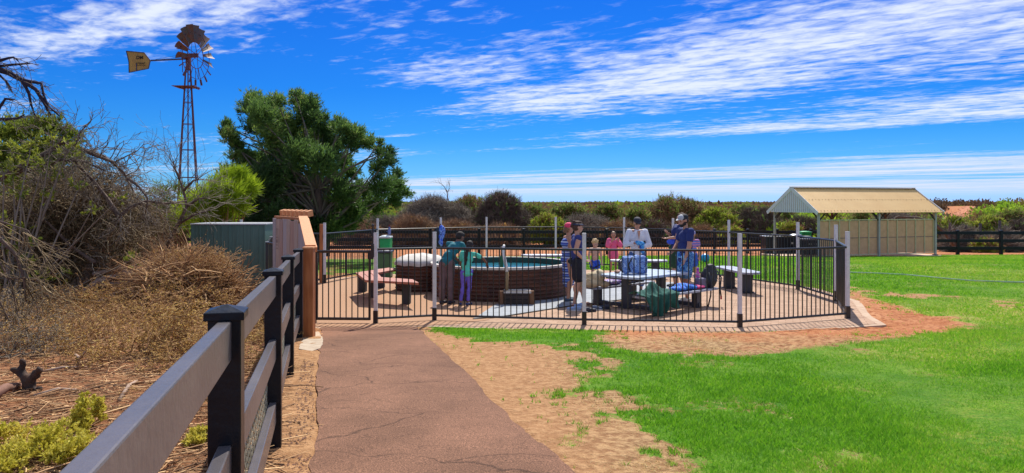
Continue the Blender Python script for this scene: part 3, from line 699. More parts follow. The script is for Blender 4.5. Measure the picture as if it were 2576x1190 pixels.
# ---- green garden shed
xa, xb, ys = Xu(481.5, 17.56), Xu(668, 17.56), 17.56
zt_ = HC-(565-HV)/FP*ys; t = thing('garden_shed', 'low dark green ribbed metal shed with silver top trim behind the brush', 'shed', ((xa+xb)/2, ys, PAV))
M_GREEN = pm('green_steel_sheet', (.085, .165, .142, 1), (.070, .140, .120, 1), scale=2, rough=.45, spec=.5)
mb = MB(); nrib = 10; w = xb-xa; V = []; F = []
prof = []
for i in range(nrib):
    x = xa+w*i/nrib; s_ = w/nrib
    prof += [(x, 0), (x+s_*.08, -.018), (x+s_*.18, -.018), (x+s_*.26, 0), (x+s_*.60, 0), (x+s_*.64, -.006), (x+s_*.68, 0)]
prof.append((xb, 0))
for (x, yy) in prof: V += [(x, ys+yy, PAV-.1), (x, ys+yy, zt_)]
for i in range(len(prof)-1): F.append((2*i, 2*i+2, 2*i+3, 2*i+1))
mb.add(V, F); mb.box(((xa+xb)/2, ys+.55, (PAV+zt_)/2-.03), (w-.002, 1.09, zt_-PAV+.08)); mb.build('wall', M_GREEN, t)
mb = MB(); mb.box(((xa+xb)/2, ys+.55, zt_+.012), (w+.04, 1.16, .03)); mb.build('roof', pm('zinc_trim', (.55, .57, .62, 1), rough=.35, metal=.2), t, bevel=.004)
mb = MB()
for x in (xa+.012, xb-.012): mb.box((x, ys-.014, (PAV+zt_)/2), (.028, .028, zt_-PAV))
mb.build('corner_trim', M_GREEN, t)

# ---- brush fence far left
bx = [(Xu(300, 24), 24), (Xu(470, 24.5), 24.5)]
t = thing('brush_fence', 'brown brushwood fence seen through dead branches left of the shed', 'fence', (bx[0][0], 24, PAV-.1))
mb = MB()
for i in range(260):
    f = rnd_.random(); x = bx[0][0]+(bx[1][0]-bx[0][0])*f; y = 24+.5*f+rnd_.uniform(-.05, .05); zt2 = HC-(532-HV)/FP*24+rnd_.uniform(-.08, .06)
    mb.beam((x, y, PAV-.25), (x+rnd_.uniform(-.06, .06), y+rnd_.uniform(-.05, .05), zt2), .024, .024)
mb.build('brushwood', pm('brushwood_sticks', (.34, .16, .07, 1), (.16, .07, .03, 1), scale=9, rough=.9, stretch=(3, 3, .4)), t)

# ---- open shelter with gable roof and louvred wall
FL = Vector((Xu(2059, 34.9), 34.9, 0)); a_ = Vector((.947, .322, 0)).normalized(); b_ = Vector((-a_.y, a_.x, 0)); LN, WD = 7.35, 3.15
zg = HC-2.70; EV = 2.36; RG = 3.42
t = thing('park_shelter', 'open gable roofed shelter with cream metal roof and slatted back wall on the lawn', 'shelter', (FL.x, FL.y, zg))
def SH(a, b, z): return FL+a_*a+b_*b+Vector((0, 0, zg+z))
M_POST = pm('grey_steel_post', (.42, .41, .40, 1), (.34, .33, .32, 1), rough=.5, scale=5)
M_ROOF = pm('cream_roof_sheet', (.80, .53, .22, 1), (.74, .47, .185, 1), scale=1.2, rough=.45, spec=.5)
M_DK = pm('dark_purlin', (.045, .035, .03, 1), rough=.7)
for (a, b) in ((0, 0), (3.68, 0), (LN, 0), (0, WD), (3.68, WD), (LN, WD)):
    mb = MB(); p = SH(a, b, 0); mb.box((p.x, p.y, zg+EV/2-.02), (.10, .10, EV+.06), rz=math.atan2(a_.y, a_.x)); po = mb.build('post', M_POST if (b == 0 or a == 0) else pm('rusty_post', (.20, .09, .045, 1), rough=.8), t, bevel=.006)
    mb = MB(); mb.box((p.x, p.y, zg+.03), (.2, .2, .1), rz=math.atan2(a_.y, a_.x)); mb.build('foot_plate', M_BAR, po)
    mb = MB()
    for s_ in (-1, 1):
        if 0 <= a+s_*.5 <= LN: mb.beam(SH(a, b, EV-.55), SH(a+s_*.5, b, EV-.05), .05, .05)
    s_ = 1 if b == 0 else -1; mb.beam(SH(a, b, EV-.45), SH(a, b+s_*.45, EV-.05), .05, .05)
    mb.build('brace', M_DK, t)
ov, oe = .28, .26
# corrugated roof, two slopes
def slope(b0, z0_, b1, z1_):
    n = 96; V = []; F = []; rows = 8
    for i in range(n*2+1):
        a = -ov+(LN+2*ov)*i/(n*2); c = .012*math.cos(i*math.pi)
        for j in range(2):
            b = b0+(b1-b0)*j; z = z0_+(z1_-z0_)*j+c; V.append(SH(a, b, z))
    for i in range(n*2): F.append((2*i, 2*i+2, 2*i+3, 2*i+1))
    mb = MB(); mb.add(V, F); mb.add([v-Vector((0, 0, .015)) for v in V], [tuple(reversed(f)) for f in F]); return mb
k = (RG-EV)/(WD/2); zl = EV-k*oe+.06
sl_ = slope(-oe, zl, WD/2, RG+.06); rf = sl_.build('roof', M_ROOF, t)
slope(WD+oe, zl, WD/2, RG+.06).build('roof', M_ROOF, t)
mb = MB(); mb.beam(SH(-ov-.01, WD/2, RG+.085), SH(LN+ov+.01, WD/2, RG+.085), .30, .02); mb.build('ridge_cap', pm('ridge_trim', (.50, .38, .26, 1), rough=.5), t)
mb = MB()
for i in range(40):                                       # screw rows
    for f in (.06, .5, .93):
        a = -ov+.1+(LN+2*ov-.2)*i/39; b = -oe+(WD/2+oe)*f; mb.box(SH(a, b, zl+(RG+.06-zl)*f+.02)[:], (.03, .03, .018))
mb.build('roof_screws', pm('roof_screw', (.25, .2, .12, 1)), t)
M_BARGE = pm('white_barge_board', (.66, .68, .74, 1), (.58, .60, .66, 1), scale=3, rough=.5)
for a in (-ov, LN+ov):
    for (b0, b1) in ((-oe, WD/2), (WD+oe, WD/2)):
        mb = MB(); mb.beam(SH(a, b0, zl-.04), SH(a, b1, RG+.02), .03, .17); mb.build('barge_board', M_BARGE, t)
    # ribbed gable infill
    mb = MB(); n = 22
    for i in range(n):
        b0 = WD*i/n; b1 = WD*(i+.72)/n; f = lambda b: EV-.06+k*(min(b, WD-b)); aa = a+(.02 if a < 0 else -.02)
        mb.slab([SH(aa, b0, EV-.12), SH(aa, b1, EV-.12), SH(aa, b1, max(f(b1), EV-.10)), SH(aa, b0, max(f(b0), EV-.10))], .012)
        mb.slab([SH(aa+.02, b1, EV-.12), SH(aa+.02, b1+WD/n*.28, EV-.12), SH(aa+.02, b1+WD/n*.28, max(f(b1), EV-.10)), SH(aa+.02, b1, max(f(b1), EV-.10))], .012)
    mb.build('gable', pm('white_gable_sheet', (.60, .64, .72, 1), (.54, .57, .66, 1), rough=.5), t)
mb = MB(); mb.beam(SH(-ov, 0, EV-.03), SH(LN+ov, 0, EV-.03), .06, .12); mb.beam(SH(-ov, WD, EV-.03), SH(LN+ov, WD, EV-.03), .06, .12)
for a in (0, 3.68, LN): mb.beam(SH(a, 0, EV-.03), SH(a, WD, EV-.03), .05, .10)
mb.build('roof_beam', M_DK, t)
M_LINE = pm('wall_lining', (.70, .39, .23, 1), (.60, .33, .19, 1), scale=5, rough=.8); M_FR = pm('cream_wall_frame', (.62, .54, .33, 1), rough=.6)
mb = MB(); mb.beam(SH(.06, .07, 1.02), SH(LN-.02, .07, 1.02), .02, 1.62); mb.build('wall_panel', M_LINE, t)
mb = MB(); nst = 13
for i in range(nst): 
    a = .08+(LN-.16)*i/(nst-1); mb.beam(SH(a, .04, .20), SH(a, .04, 1.86), .05, .045, up=(a_.x, a_.y, 0))
mb.beam(SH(.05, .035, 1.88), SH(LN-.03, .035, 1.88), .055, .05); mb.beam(SH(.05, .035, .17), SH(LN-.03, .035, .17), .055, .05)
mb.build('wall_frame', M_FR, t)
mb = MB(); mb.beam(SH(.05, .055, 1.0), SH(LN-.03, .055, 1.0), .02, .03); mb.build('wall_batten', pm('wall_batten', (.24, .15, .15, 1)), t)
mb = MB(); q = [SH(-.5, -.25, 0), SH(LN+.15, -.25, 0), SH(LN+.15, WD+.6, 0), SH(-.5, WD+.6, 0)]
flat('shelter_slab', [(p.x, p.y) for p in q], zg+.05, pm('shelter_slab', (.62, .48, .36, 1), (.5, .38, .28, 1), scale=3, rough=.9), .4)
# barbecue bench under the shelter
bc = SH(.15, WD-.2, 0)
y = 38.6; xa, xb = Xu(1926, y), Xu(2038, y); zb = HC-(639-HV)/FP*y; zt_ = HC-(596-HV)/FP*y
t = thing('barbecue', 'black cabinet double barbecue with steel domed tops under the shelter', 'barbecue', ((xa+xb)/2, y, zb))
mb = MB(); mb.box(((xa+xb)/2, y+.4, (zb+zt_)/2), (xb-xa, .8, zt_-zb)); mb.build('cabinet', M_BAR, t, bevel=.01)
mb = MB(); mb.box(((xa+xb)/2, y+.4, zt_+.02), (xb-xa+.08, .88, .04)); mb.build('bench_top', pm('brushed_steel', (.55, .57, .60, 1), rough=.3, metal=.8), t, bevel=.004)
for f in (.20, .74): mb = MB(); mb.lathe((xa+(xb-xa)*f, y+.4, zt_+.04), [(.36, 0), (.35, .03), (.26, .08), (.1, .10)], 20, sy=.8); mb.build('hot_plate_cover', MATS['brushed_steel'], t, smooth=True)
mb = MB(); mb.box((xa+(xb-xa)*.60, y-.004, (zb+zt_)/2+.12), (.10, .006, .10)); mb.build('badge', pm('badge_grey', (.5, .5, .5, 1)), t)
# rubbish bins and the steel table near the shelter
def wheelie(x, y, z0, h, w, d, body, lidm, label, cat='bin', lid=True, rz=0, group=None):
    t = thing('wheelie_bin', label, cat, (x, y, z0), group)
    mb = MB(); mb.box((x, y, z0+.04+(h-.10)/2), (w*.86, d*.84, h-.10), rz=rz, taper=1.14); mb.build('body', body, t, bevel=.02)
    mb = MB(); mb.box((x, y-.02, z0+h-.035), (w*1.06, d*1.08, .05), rz=rz); mb.ell((x, y-.02, z0+h-.02), (w*.5, d*.5, .045)); mb.build('lid', lidm, t, bevel=.012)
    mb = MB(); mb.tube([(x-w*.35, y+d*.52, z0+h-.05), (x+w*.35, y+d*.52, z0+h-.05)], .018, 8); mb.build('handle', lidm, t)
    for s_ in (-1, 1):
        mb = MB(); mb.tube([(x+s_*w*.40-.02, y+d*.40, z0+.10), (x+s_*w*.40+.02, y+d*.40, z0+.10)], .10, 16); mb.build('wheel', M_BAR, t)
    return t
M_BIN = pm('dark_green_plastic', (.030, .110, .050, 1), (.045, .14, .065, 1), scale=3, rough=.45)
M_BIN2 = pm('bright_green_plastic', (.012, .40, .12, 1), (.01, .30, .09, 1), scale=4, rough=.4)
M_LID = pm('navy_lid_plastic', (.03, .04, .085, 1), rough=.4)
y = 39.5; wheelie(Xu(2024, y), y, HC-2.83, 1.30, .55, .6, M_BIN2, M_BIN2, 'bright green bin standing behind the barbecue under the shelter')
y = 37.6; x = Xu(2062, y); z0 = HC-2.74
t = thing('steel_table', 'small dark table with pale edge between barbecue and shelter wall', 'table', (x-.5, y, z0))
mb = MB(); mb.box((x-.45, y, z0+.88), (1.2, .7, .05)); mb.build('table_top', MATS['brushed_steel'], t)
mb = MB(); mb.box((x-.45, y+.05, z0+.46), (1.1, .5, .80)); mb.build('cabinet', M_BAR, t, bevel=.01)
mb = MB()
for i in range(6): mb.box((x-.62+i*.12, y-.205, z0+.64), (.045, .012, .045))
mb.build('knob', pm('pale_knob', (.6, .6, .6, 1)), t)

# ---- bins by the left bench
y = 19.3; z0 = PAV
wheelie(Xu(966, y), y, z0, .76, .42, .48, M_BIN, M_LID, 'dark green wheelie bin with navy lid beside the curved bench')
y = 20.3; wheelie(Xu(971, y), y, z0, 1.09, .30, .44, M_BIN2, pm('pale_lid', (.55, .6, .62, 1), rough=.4), 'tall bright green bin standing behind the dark green wheelie bin')
x = Xu(979.5, y); t = thing('drink_bottle', 'blue grey bottle with dark red cap standing on the tall green bin', 'bottle', (x, y, z0+1.14))
mb = MB(); mb.lathe((x, y, z0+1.125), [(.04, 0), (.043, .02), (.043, .14), (.02, .20), (.018, .22)], 14); mb.box((x-.05, y, z0+1.21), (.07, .012, .012)); mb.build('bottle_body', pm('blue_grey_plastic', (.16, .20, .42, 1), rough=.3), t, smooth=True)
mb = MB(); mb.lathe((x, y, z0+1.345), [(.026, 0), (.026, .05)], 12); mb.build('cap', pm('dark_red_cap', (.16, .01, .015, 1)), t)

# ---- windmill
def build_windmill():
    y = 37.0; cx = Xu(473, y); zb = HC-2.7
    t = thing('windmill', 'tall rusty farm windmill on a lattice tower with yellow tail vane', 'windmill', (cx, y, zb))
    M_ST = pm('rusty_galvanised', (.16, .050, .045, 1), (.085, .028, .035, 1), scale=2.5, rough=.6, metal=.2)
    M_BL = pm('rusty_blade', (.085, .075, .085, 1), (.16, .055, .03, 1), scale=1.8, rough=.6, metal=.2, lo=.38, hi=.58)
    ztop = HC-(172-HV)/FP*y; zpl = HC-(219-HV)/FP*y
    hb = .60; ht = .11; zt = zpl+.9
    legs = []
    def lp(sx, sy, z): f = (z-zb)/(zt-zb); w = hb+(ht-hb)*f; return Vector((cx+sx*w*math.cos(.5)-sy*w*math.sin(.5), y+sx*w*math.sin(.5)+sy*w*math.cos(.5), z))
    for sx, sy in ((-1, -1), (1, -1), (1, 1), (-1, 1)):
        mb = MB(); mb.beam(lp(sx, sy, zb-.2), lp(sx, sy, zt), .042, .042); mb.build('tower_leg', M_ST, t)
    lv = [zb+2.4, zb+4.0, zb+5.4, zb+6.7, zb+7.8]
    mb = MB(); q = [(-1, -1), (1, -1), (1, 1), (-1, 1)]
    lv2 = [zb+.2]+lv+[zpl]
    for z in lv: 
        for i in range(4): mb.beam(lp(*q[i], z), lp(*q[(i+1) % 4], z),   .03, .03)
    for z1, z2 in zip(lv2[:-1], lv2[1:]):
        for i in range(4): mb.beam(lp(*q[i], z1), lp(*q[(i+1) % 4], z2), .013, .013); mb.beam(lp(*q[(i+1) % 4], z1), lp(*q[i], z2), .013, .013)
    mb.build('lattice', M_ST, t)
    mb = MB(); mb.tube([(cx, y, zb), (cx, y, zt+.5)], .03, 6); mb.build('pump_rod', M_ST, t)
    mb = MB()
    for i in range(7): mb.beam((cx-.62, y-.42+i*.14, zpl), (cx+.45, y-.42+i*.14, zpl+(.03 if i % 2 else 0)), .10, .025)
    mb.beam((cx-.4, y-.5, zpl-.04), (cx-.4, y+.5, zpl-.04), .05, .05); mb.beam((cx+.35, y-.5, zpl-.04), (cx+.35, y+.5, zpl-.04), .05, .05)
    mb.build('platform', pm('rusty_timber', (.20, .08, .05, 1), (.12, .045, .03, 1), rough=.9), t)
    # head
    zh = HC-(143-HV)/FP*y; hub = Vector((Xu(493, y-.3), y-.35, zh))
    ax = Vector((math.sin(R(80)), -math.cos(R(80)), .0)).normalized()     # wheel axis, towards the camera's right
    up = Vector((0, 0, 1)); rt = ax.cross(up).normalized()
    mb = MB(); mb.beam(hub-ax*.75, hub+ax*.12, .14, .20); mb.box((cx+.02, y, zt+.35), (.2, .2, .8)); mb.beam((cx, y, zt+.5), (hub-ax*.4)[:], .12, .2)
    mb.build('gearbox', M_ST, t)
    Rr, ri, rm = 1.50, .66, 1.12; n = 18; miss = {}
    fr = MB(); wh_o = None
    for k in range(24):
        a0 = 2*math.pi*k/24; a1 = 2*math.pi*(k+1)/24; c = lambda a, r: hub+(rt*math.cos(a)+up*math.sin(a))*r
        fr.beam(c(a0, ri), c(a1, ri), .025, .025); fr.beam(c(a0, 1.18), c(a1, 1.18), .02, .02)
    for k in range(6): a = 2*math.pi*(k+.3)/6; fr.beam(hub+ax*.1, hub+(rt*math.cos(a)+up*math.sin(a))*1.18, .02, .02); fr.beam(hub-ax*.25, hub+(rt*math.cos(a)+up*math.sin(a))*1.18, .016, .016)
    w_ = fr.build('wheel', M_ST, t)
    for k in range(n):
        a = 2*math.pi*(k+.5)/n; er = rt*math.cos(a)+up*math.sin(a); et = -rt*math.sin(a)+up*math.cos(a)
        deg = math.degrees(a) % 360
        low = 205 < deg < 345                                 # blades torn from the lower part: bare arms with stubs
        mb = MB()
        if low:
            mb.beam(hub+er*ri, hub+er*1.50, .02, .02); mb.beam(hub+er*1.22, hub+er*1.52, .035+.05*(k % 3 == 0), .09 if k % 2 else .05)
            mb.build('bare_arm', M_ST, w_); continue
        tw = R(33); dv = et*math.cos(tw)+ax*math.sin(tw); nv = er.cross(dv).normalized(); V = []; m = 5
        for rr, ww in ((ri*1.0, .07), (1.1, .135), (1.53, .185)):
            for j in range(m):
                s_ = -1+2*j/(m-1); V.append(hub+er*rr+dv*ww*s_+nv*.045*(1-s_*s_)*(rr/1.5))
        F = []
        for i in range(2):
            for j in range(m-1): q_ = i*m+j; F.append((q_, q_+1, q_+m+1, q_+m))
        V2 = [v-nv*.012 for v in V]; mb.add(V, F); mb.add(V2, [tuple(reversed(f)) for f in F]); mb.build('blade', M_BL, w_)
    # tail boom and vane
    vp = lambda u, v, yy: P(u, v, yy)
    b0 = Vector((cx, y, HC-(148-HV)/FP*y)); b1 = P(377, 152.5, y-.25)
    mb = MB(); mb.beam(b0, b1, .05, .07); mb.beam(b0+Vector((0, 0, .28)), b1, .012, .012); mb.beam(b0+Vector((0, .1, .16)), b1, .012, .012); mb.build('tail_boom', pm('blue_black_steel', (.04, .04, .10, 1), rough=.5), t)
    mb = MB(); ex = cx-.28
    mb.tube([(ex, y, zpl+1.95), (ex, y, zpl+.75), (cx, y, zpl+.75)], .018, 6); mb.tube([(ex, y, zpl+1.25), (cx, y, zpl+1.25)], .014, 6); mb.tube([(ex-.3, y, zpl+1.95), (cx+.1, y, zpl+1.9)], .02, 6)
    mb.build('furling_frame', M_ST, t)
    yv = y-.3
    out = [(318, 128.5), (363, 132.6), (378.5, 152.5), (374, 172.5), (325, 182.5), (324.5, 156)]
    M_V = pm('faded_yellow_vane', (.50, .29, .055, 1), (.38, .20, .04, 1), scale=2, rough=.6)
    pts = [P(u, v, yv) for u, v in out]
    mb = MB(); mb.slab(list(reversed(pts)), .012); va = mb.build('tail_vane', M_V, t)
    M_BK = pm('vane_lettering', (.02, .014, .012, 1), rough=.7)
    mb = MB()
    for a, b in zip(pts, pts[1:]+pts[:1]): mb.beam(a+Vector((0, -.012, 0)), b+Vector((0, -.012, 0)), .03, .035)
    mb.beam(P(343, 160, yv-.02), P(343.5, 179, yv-.02), .02, .03); mb.build('vane_edge', pm('blue_edge', (.035, .03, .12, 1), rough=.5), va)
    def text(s_, u0, u1, v0, v1, bold=True):
        cu = bpy.data.curves.new('lettering', 'FONT'); cu.body = s_; cu.size = 1; cu.extrude = .004; cu.offset = .018 if bold else .0
        o = bpy.data.objects.new('lettering', cu); C.objects.link(o); bpy.context.view_layer.update()
        me = bpy.data.meshes.new_from_object(o.evaluated_get(bpy.context.evaluated_depsgraph_get())); bpy.data.objects.remove(o)
        co = np.array([v.co[:] for v in me.vertices]); mn = co.min(0); mx_ = co.max(0)
        p0 = P(u0, v1, yv); p1 = P(u1, v0, yv); sx = (p1.x-p0.x)/(mx_[0]-mn[0]); sz = (p1.z-p0.z)/(mx_[1]-mn[1])
        for v in me.vertices: c = v.co.copy(); v.co = Vector((p0.x+(c.x-mn[0])*sx, yv-.022+(c.z)*.5, p0.z+(c.y-mn[1])*sz))-ORG[va.name]
        link_mesh('lettering', me, M_BK, va)
    text('DM', 343.5, 360, 140.5, 149)
    text('INTERMET', 342, 366, 157.5, 161.8, False); text('WA PTY LTD', 342.5, 366, 163.2, 166.0, False)
build_windmill()
# ================================================================== THINGS INSIDE THE ENCLOSURE
M_RUST = pm('rusted_corrugated_iron', (.17, .065, .035, 1), (.060, .030, .026, 1), scale=3.2, rough=.75, stretch=(1, 1, 3.2), lo=.34, hi=.66, bump=.25, bscale=40)
TC = (-.24, 16.12); TR = 1.52; ZR = HC-1.325
def corr(c, r, z0, z1, n=96, pitch=.078, amp=.019):
    prof = []; m = int((z1-z0)/pitch*8)
    for i in range(m+1):
        z = z0+(z1-z0)*i/m; prof.append((r+amp*math.sin(2*math.pi*(z-z0)/pitch), z))
    prof += [(r-.06, z1), (r-.06, z0)]
    mb = MB(); mb.lathe((c[0], c[1], 0), prof, n, cap=False); return mb
t = thing('water_tank', 'large round rusty corrugated stock tank brimming with blue water', 'water tank', (TC[0], TC[1], PAV))
corr(TC, TR, PAV-.02, ZR).build('tank_wall', M_RUST, t, smooth=True)
mb = MB(); n = 96; mb.lathe((TC[0], TC[1], ZR), [(TR-.075, -.05), (TR-.075, .032), (TR+.03, .032), (TR+.03, -.012), (TR-.075, -.05)], n, cap=False)
mb.build('tank_rim', pm('pale_concrete_rim', (.60, .56, .52, 1), (.48, .42, .38, 1), scale=6, rough=.8), t, smooth=False)
mb = MB(); mb.lathe((TC[0], TC[1], 0), [(TR-.078, ZR+.02), (TR-.078, PAV+.05)], n, cap=False); mb.build('tank_lining', pm('dark_green_lining', (.010, .045, .035, 1), (.02, .07, .05, 1), scale=4, rough=.6), t)
mw = bpy.data.materials.new('rippled_water'); mw.use_nodes = True; nt = mw.node_tree; n_ = nt.nodes; b = n_['Principled BSDF']
b.inputs['Base Color'].default_value = (.035, .20, .27, 1); b.inputs['Roughness'].default_value = .04; b.inputs['IOR'].default_value = 1.33; b.inputs['Specular IOR Level'].default_value = 1.0
tc = n_.new('ShaderNodeTexCoord'); nz = n_.new('ShaderNodeTexNoise'); nz.inputs['Scale'].default_value = 7; nz.inputs['Detail'].default_value = 3; nt.links.new(tc.outputs['Object'], nz.inputs['Vector'])
bp = n_.new('ShaderNodeBump'); bp.inputs['Strength'].default_value = .35; bp.inputs['Distance'].default_value = .05; nt.links.new(nz.outputs[0], bp.inputs['Height']); nt.links.new(bp.outputs[0], b.inputs['Normal'])
mb = MB(); mb.prism([(TC[0]+(TR-.08)*math.cos(a*math.pi/48), TC[1]+(TR-.08)*math.sin(a*math.pi/48)) for a in range(96)], ZR-.16, ZR-.10); mb.build('water', mw, t)
# small covered tank
SC_ = (-2.10, 16.75); SR = .56
t = thing('water_tank', 'small round rusty corrugated tank under a pale domed cover', 'water tank', (SC_[0], SC_[1], PAV))
corr(SC_, SR, PAV-.02, HC-1.36, 56).build('tank_wall', M_RUST, t, smooth=True)
mb = MB(); prof = [(SR+.03, -.05), (SR+.035, .0)]+[((SR+.03)*math.cos(a*math.pi/16), .20*math.sin(a*math.pi/16)) for a in range(1, 8)]+[(.001, .20)]
mb.lathe((SC_[0], SC_[1], HC-1.355), prof, 48, cap=False); o = mb.build('cover', pm('pale_tarpaulin', (.60, .56, .50, 1), (.36, .34, .33, 1), scale=2.4, rough=.7, bump=.3, lo=.38, hi=.6), t, smooth=True)
for v in o.data.vertices: v.co.z += .014*math.sin(v.co.x*17+v.co.y*9)*math.sin(v.co.y*13)
# timber step before the big tank
xa, xb = Xu(1261, 14.35), Xu(1337, 14.35); z0 = PAV+.03; zt_ = HC-(734-HV)/FP*14.3
t = thing('step_box', 'dark timber step with pale tread against the big tank', 'step', ((xa+xb)/2, 14.4, z0))
mb = MB()
for i in range(3): mb.box(((xa+xb)/2, 14.22, z0+.045+i*.088), (xb-xa-.1, .05, .082))
mb.box(((xa+xb)/2, 14.42, z0+(zt_-z0)/2-.02), (xb-xa-.14, .36, zt_-z0-.05)); mb.build('riser', pm('dark_sleeper', (.050, .032, .026, 1), (.025, .018, .016, 1), scale=6, rough=.8, stretch=(.5, 4, 4)), t, bevel=.004)
mb = MB(); mb.box(((xa+xb)/2+.02, 14.40, zt_), (xb-xa-.06, .44, .035)); mb.build('tread', pm('worn_pale_tread', (.62, .60, .58, 1), (.48, .44, .40, 1), scale=4, rough=.7, stretch=(.5, 5, 1)), t, bevel=.004)
for x in (xa, xb):
    mb = MB(); mb.tube([(x, 14.24, z0-.02), (x, 14.24, zt_+.025)], .055, 12); mb.build('side_post', pm('brown_round_post', (.22, .10, .045, 1), (.13, .06, .03, 1), scale=5, rough=.8, stretch=(4, 4, .6)), t)
# curved handrail rising over the rim, and its stanchion in the water
t = thing('handrail', 'curved pale handrail pole rising over the tank rim beside the step', 'handrail', (Xu(1275, 14.3), 14.3, PAV))
y = 14.42
lo_ = [P(1274, 764, y), P(1275, 720, y), P(1275, 684, y)]; hi_ = [P(1275, 684, y), P(1273, 668, y), P(1269, 650, y+.05), P(1266.5, 632, y+.1), P(1266.5, 622, y+.12), P(1268.5, 616, y+.14)]
mb = MB(); mb.tube(lo_, .034, 12); mb.build('lower_post', pm('weathered_yellow_timber', (.30, .20, .09, 1), (.20, .13, .06, 1), scale=5, rough=.7, stretch=(4, 4, .5)), t, smooth=True)
mb = MB(); mb.tube(hi_, [.032, .032, .032, .03, .028, .02], 12); mb.build('grip', pm('white_painted_pipe', (.78, .76, .74, 1), rough=.35), t, smooth=True)
mb = MB(); a = P(1262, 676, 15.2); mb.box((a.x, 15.2, a.z+.10), (.07, .07, .34)); mb.build('inner_post', pm('wet_green_post', (.015, .12, .05, 1), rough=.5), t, bevel=.006)
mb = MB(); mb.box((a.x+.005, 15.2, a.z+.36), (.05, .06, .20)); mb.build('post_head', pm('brown_post_head', (.16, .07, .04, 1), rough=.7), t, bevel=.006)

# curved brown bench at left (three straight segments)
M_SEAT = pm('red_brown_slat', (.46, .18, .125, 1), (.36, .13, .09, 1), scale=5, rough=.55, stretch=(1, 1, 1))
M_LEGD = pm('charcoal_timber_leg', (.045, .047, .058, 1), (.030, .032, .042, 1), scale=4, rough=.65, stretch=(3, 3, .5))
zs = PAV+.50
k2 = lambda u, v: (Xu(u, 1.5*FP/(v-HV)), 1.5*FP/(v-HV))
oA, oB, oC, oD = k2(1054, 711), k2(919, 704.5), k2(894, 685.5), (-2.86, 17.0)
iA, iB, iC, iD = k2(1038, 702.5), k2(960, 697), (-2.90, 15.75), (-2.62, 16.55)
t = thing('curved_bench', 'red brown slatted bench bent round a corner, inside the gate', 'bench', (-2.9, 15.2, PAV))
def lerp2(a, b, f): return (a[0]+(b[0]-a[0])*f, a[1]+(b[1]-a[1])*f)
for (o1, o2, i1, i2) in ((oA, oB, iA, iB), (oB, oC, iB, iC), (oC, oD, iC, iD)):
    for s_ in range(3):
        f0 = s_/3+.012; f1 = (s_+1)/3-.012
        q = [lerp2(o1, i1, f0), lerp2(o2, i2, f0), lerp2(o2, i2, f1), lerp2(o1, i1, f1)]
        mb = MB(); mb.prism(q, zs-.045, zs); o = mb.build('slat', M_SEAT, t, bevel=.004)
        bm = bmesh.new(); bm.from_mesh(o.data); bmesh.ops.recalc_face_normals(bm, faces=bm.faces[:]); bm.to_mesh(o.data); bm.free()
for (u, v, w) in ((911, 737, .15), (1021, 768, .15), (957, 727, .15), (938, 752, .12)):
    a = G2(u, v); mb = MB(); mb.box((a[0], a[1]+.08, (PAV+zs)/2-.02), (w*1.05, .20, zs-PAV-.04)); mb.build('leg', M_LEGD, t, bevel=.005)

# grey benches
M_GTOP = pm('grey_composite_slat', (.36, .40, .50, 1), (.28, .32, .42, 1), scale=4, rough=.42, spec=.6)
def bench(x, y, L_, W_, ang, label, group=None, legs=(-.3, .3), cham=.14, bolts=True):
    t = thing('park_bench', label, 'bench', (x, y, PAV), group); M = Matrix.Rotation(ang, 3, 'Z')
    w = lambda a, b, z: (M @ Vector((a, b, 0)))+Vector((x, y, z))
    for i in range(3):
        b0 = -W_/2+W_*i/3+.006; b1 = -W_/2+W_*(i+1)/3-.006; ch = cham if i != 1 else 0
        q = [w(-L_/2+(ch if i == 0 else 0), b0, 0), w(L_/2-(ch if i == 0 else 0), b0, 0), w(L_/2-(ch if i == 2 else 0), b1, 0), w(-L_/2+(ch if i == 2 else 0), b1, 0)]
        mb = MB(); mb.prism([(p.x, p.y) for p in q], zs-.045, zs); mb.build('slat', M_GTOP, t, bevel=.005)
    for a in legs:
        mb = MB(); mb.box(w(a*L_, 0, PAV+(zs-PAV)/2-.02)[:], (.17, .22, zs-PAV-.05), rz=ang); l = mb.build('leg', M_LEGD, t, bevel=.006)
        mb = MB(); mb.box(w(a*L_, 0, PAV+.028)[:], (.30, .30, .012), rz=ang)
        for sx in (-.11, .11): mb.tube([w(a*L_+sx, -.11, PAV+.03), w(a*L_+sx, -.11, PAV+.055)], .012, 6)
        mb.build('foot_plate', M_BAR, l)
    mb = MB(); mb.beam(w(-L_*.38, 0, zs-.06), w(L_*.38, 0, zs-.06), .06, .03); mb.build('bearer', M_LEGD, t)
    return t
bench(5.13, 16.62, 1.75, .46, R(97), 'grey slatted bench with two square legs, right side of the paving', legs=(-.27, .25))
bench(1.15, 21.3, 1.75, .45, R(0), 'grey bench beyond the big water tank, behind the two women')
bench(3.35, 19.3, 1.5, .45, R(-4), 'grey bench behind the woman in the white shirt')

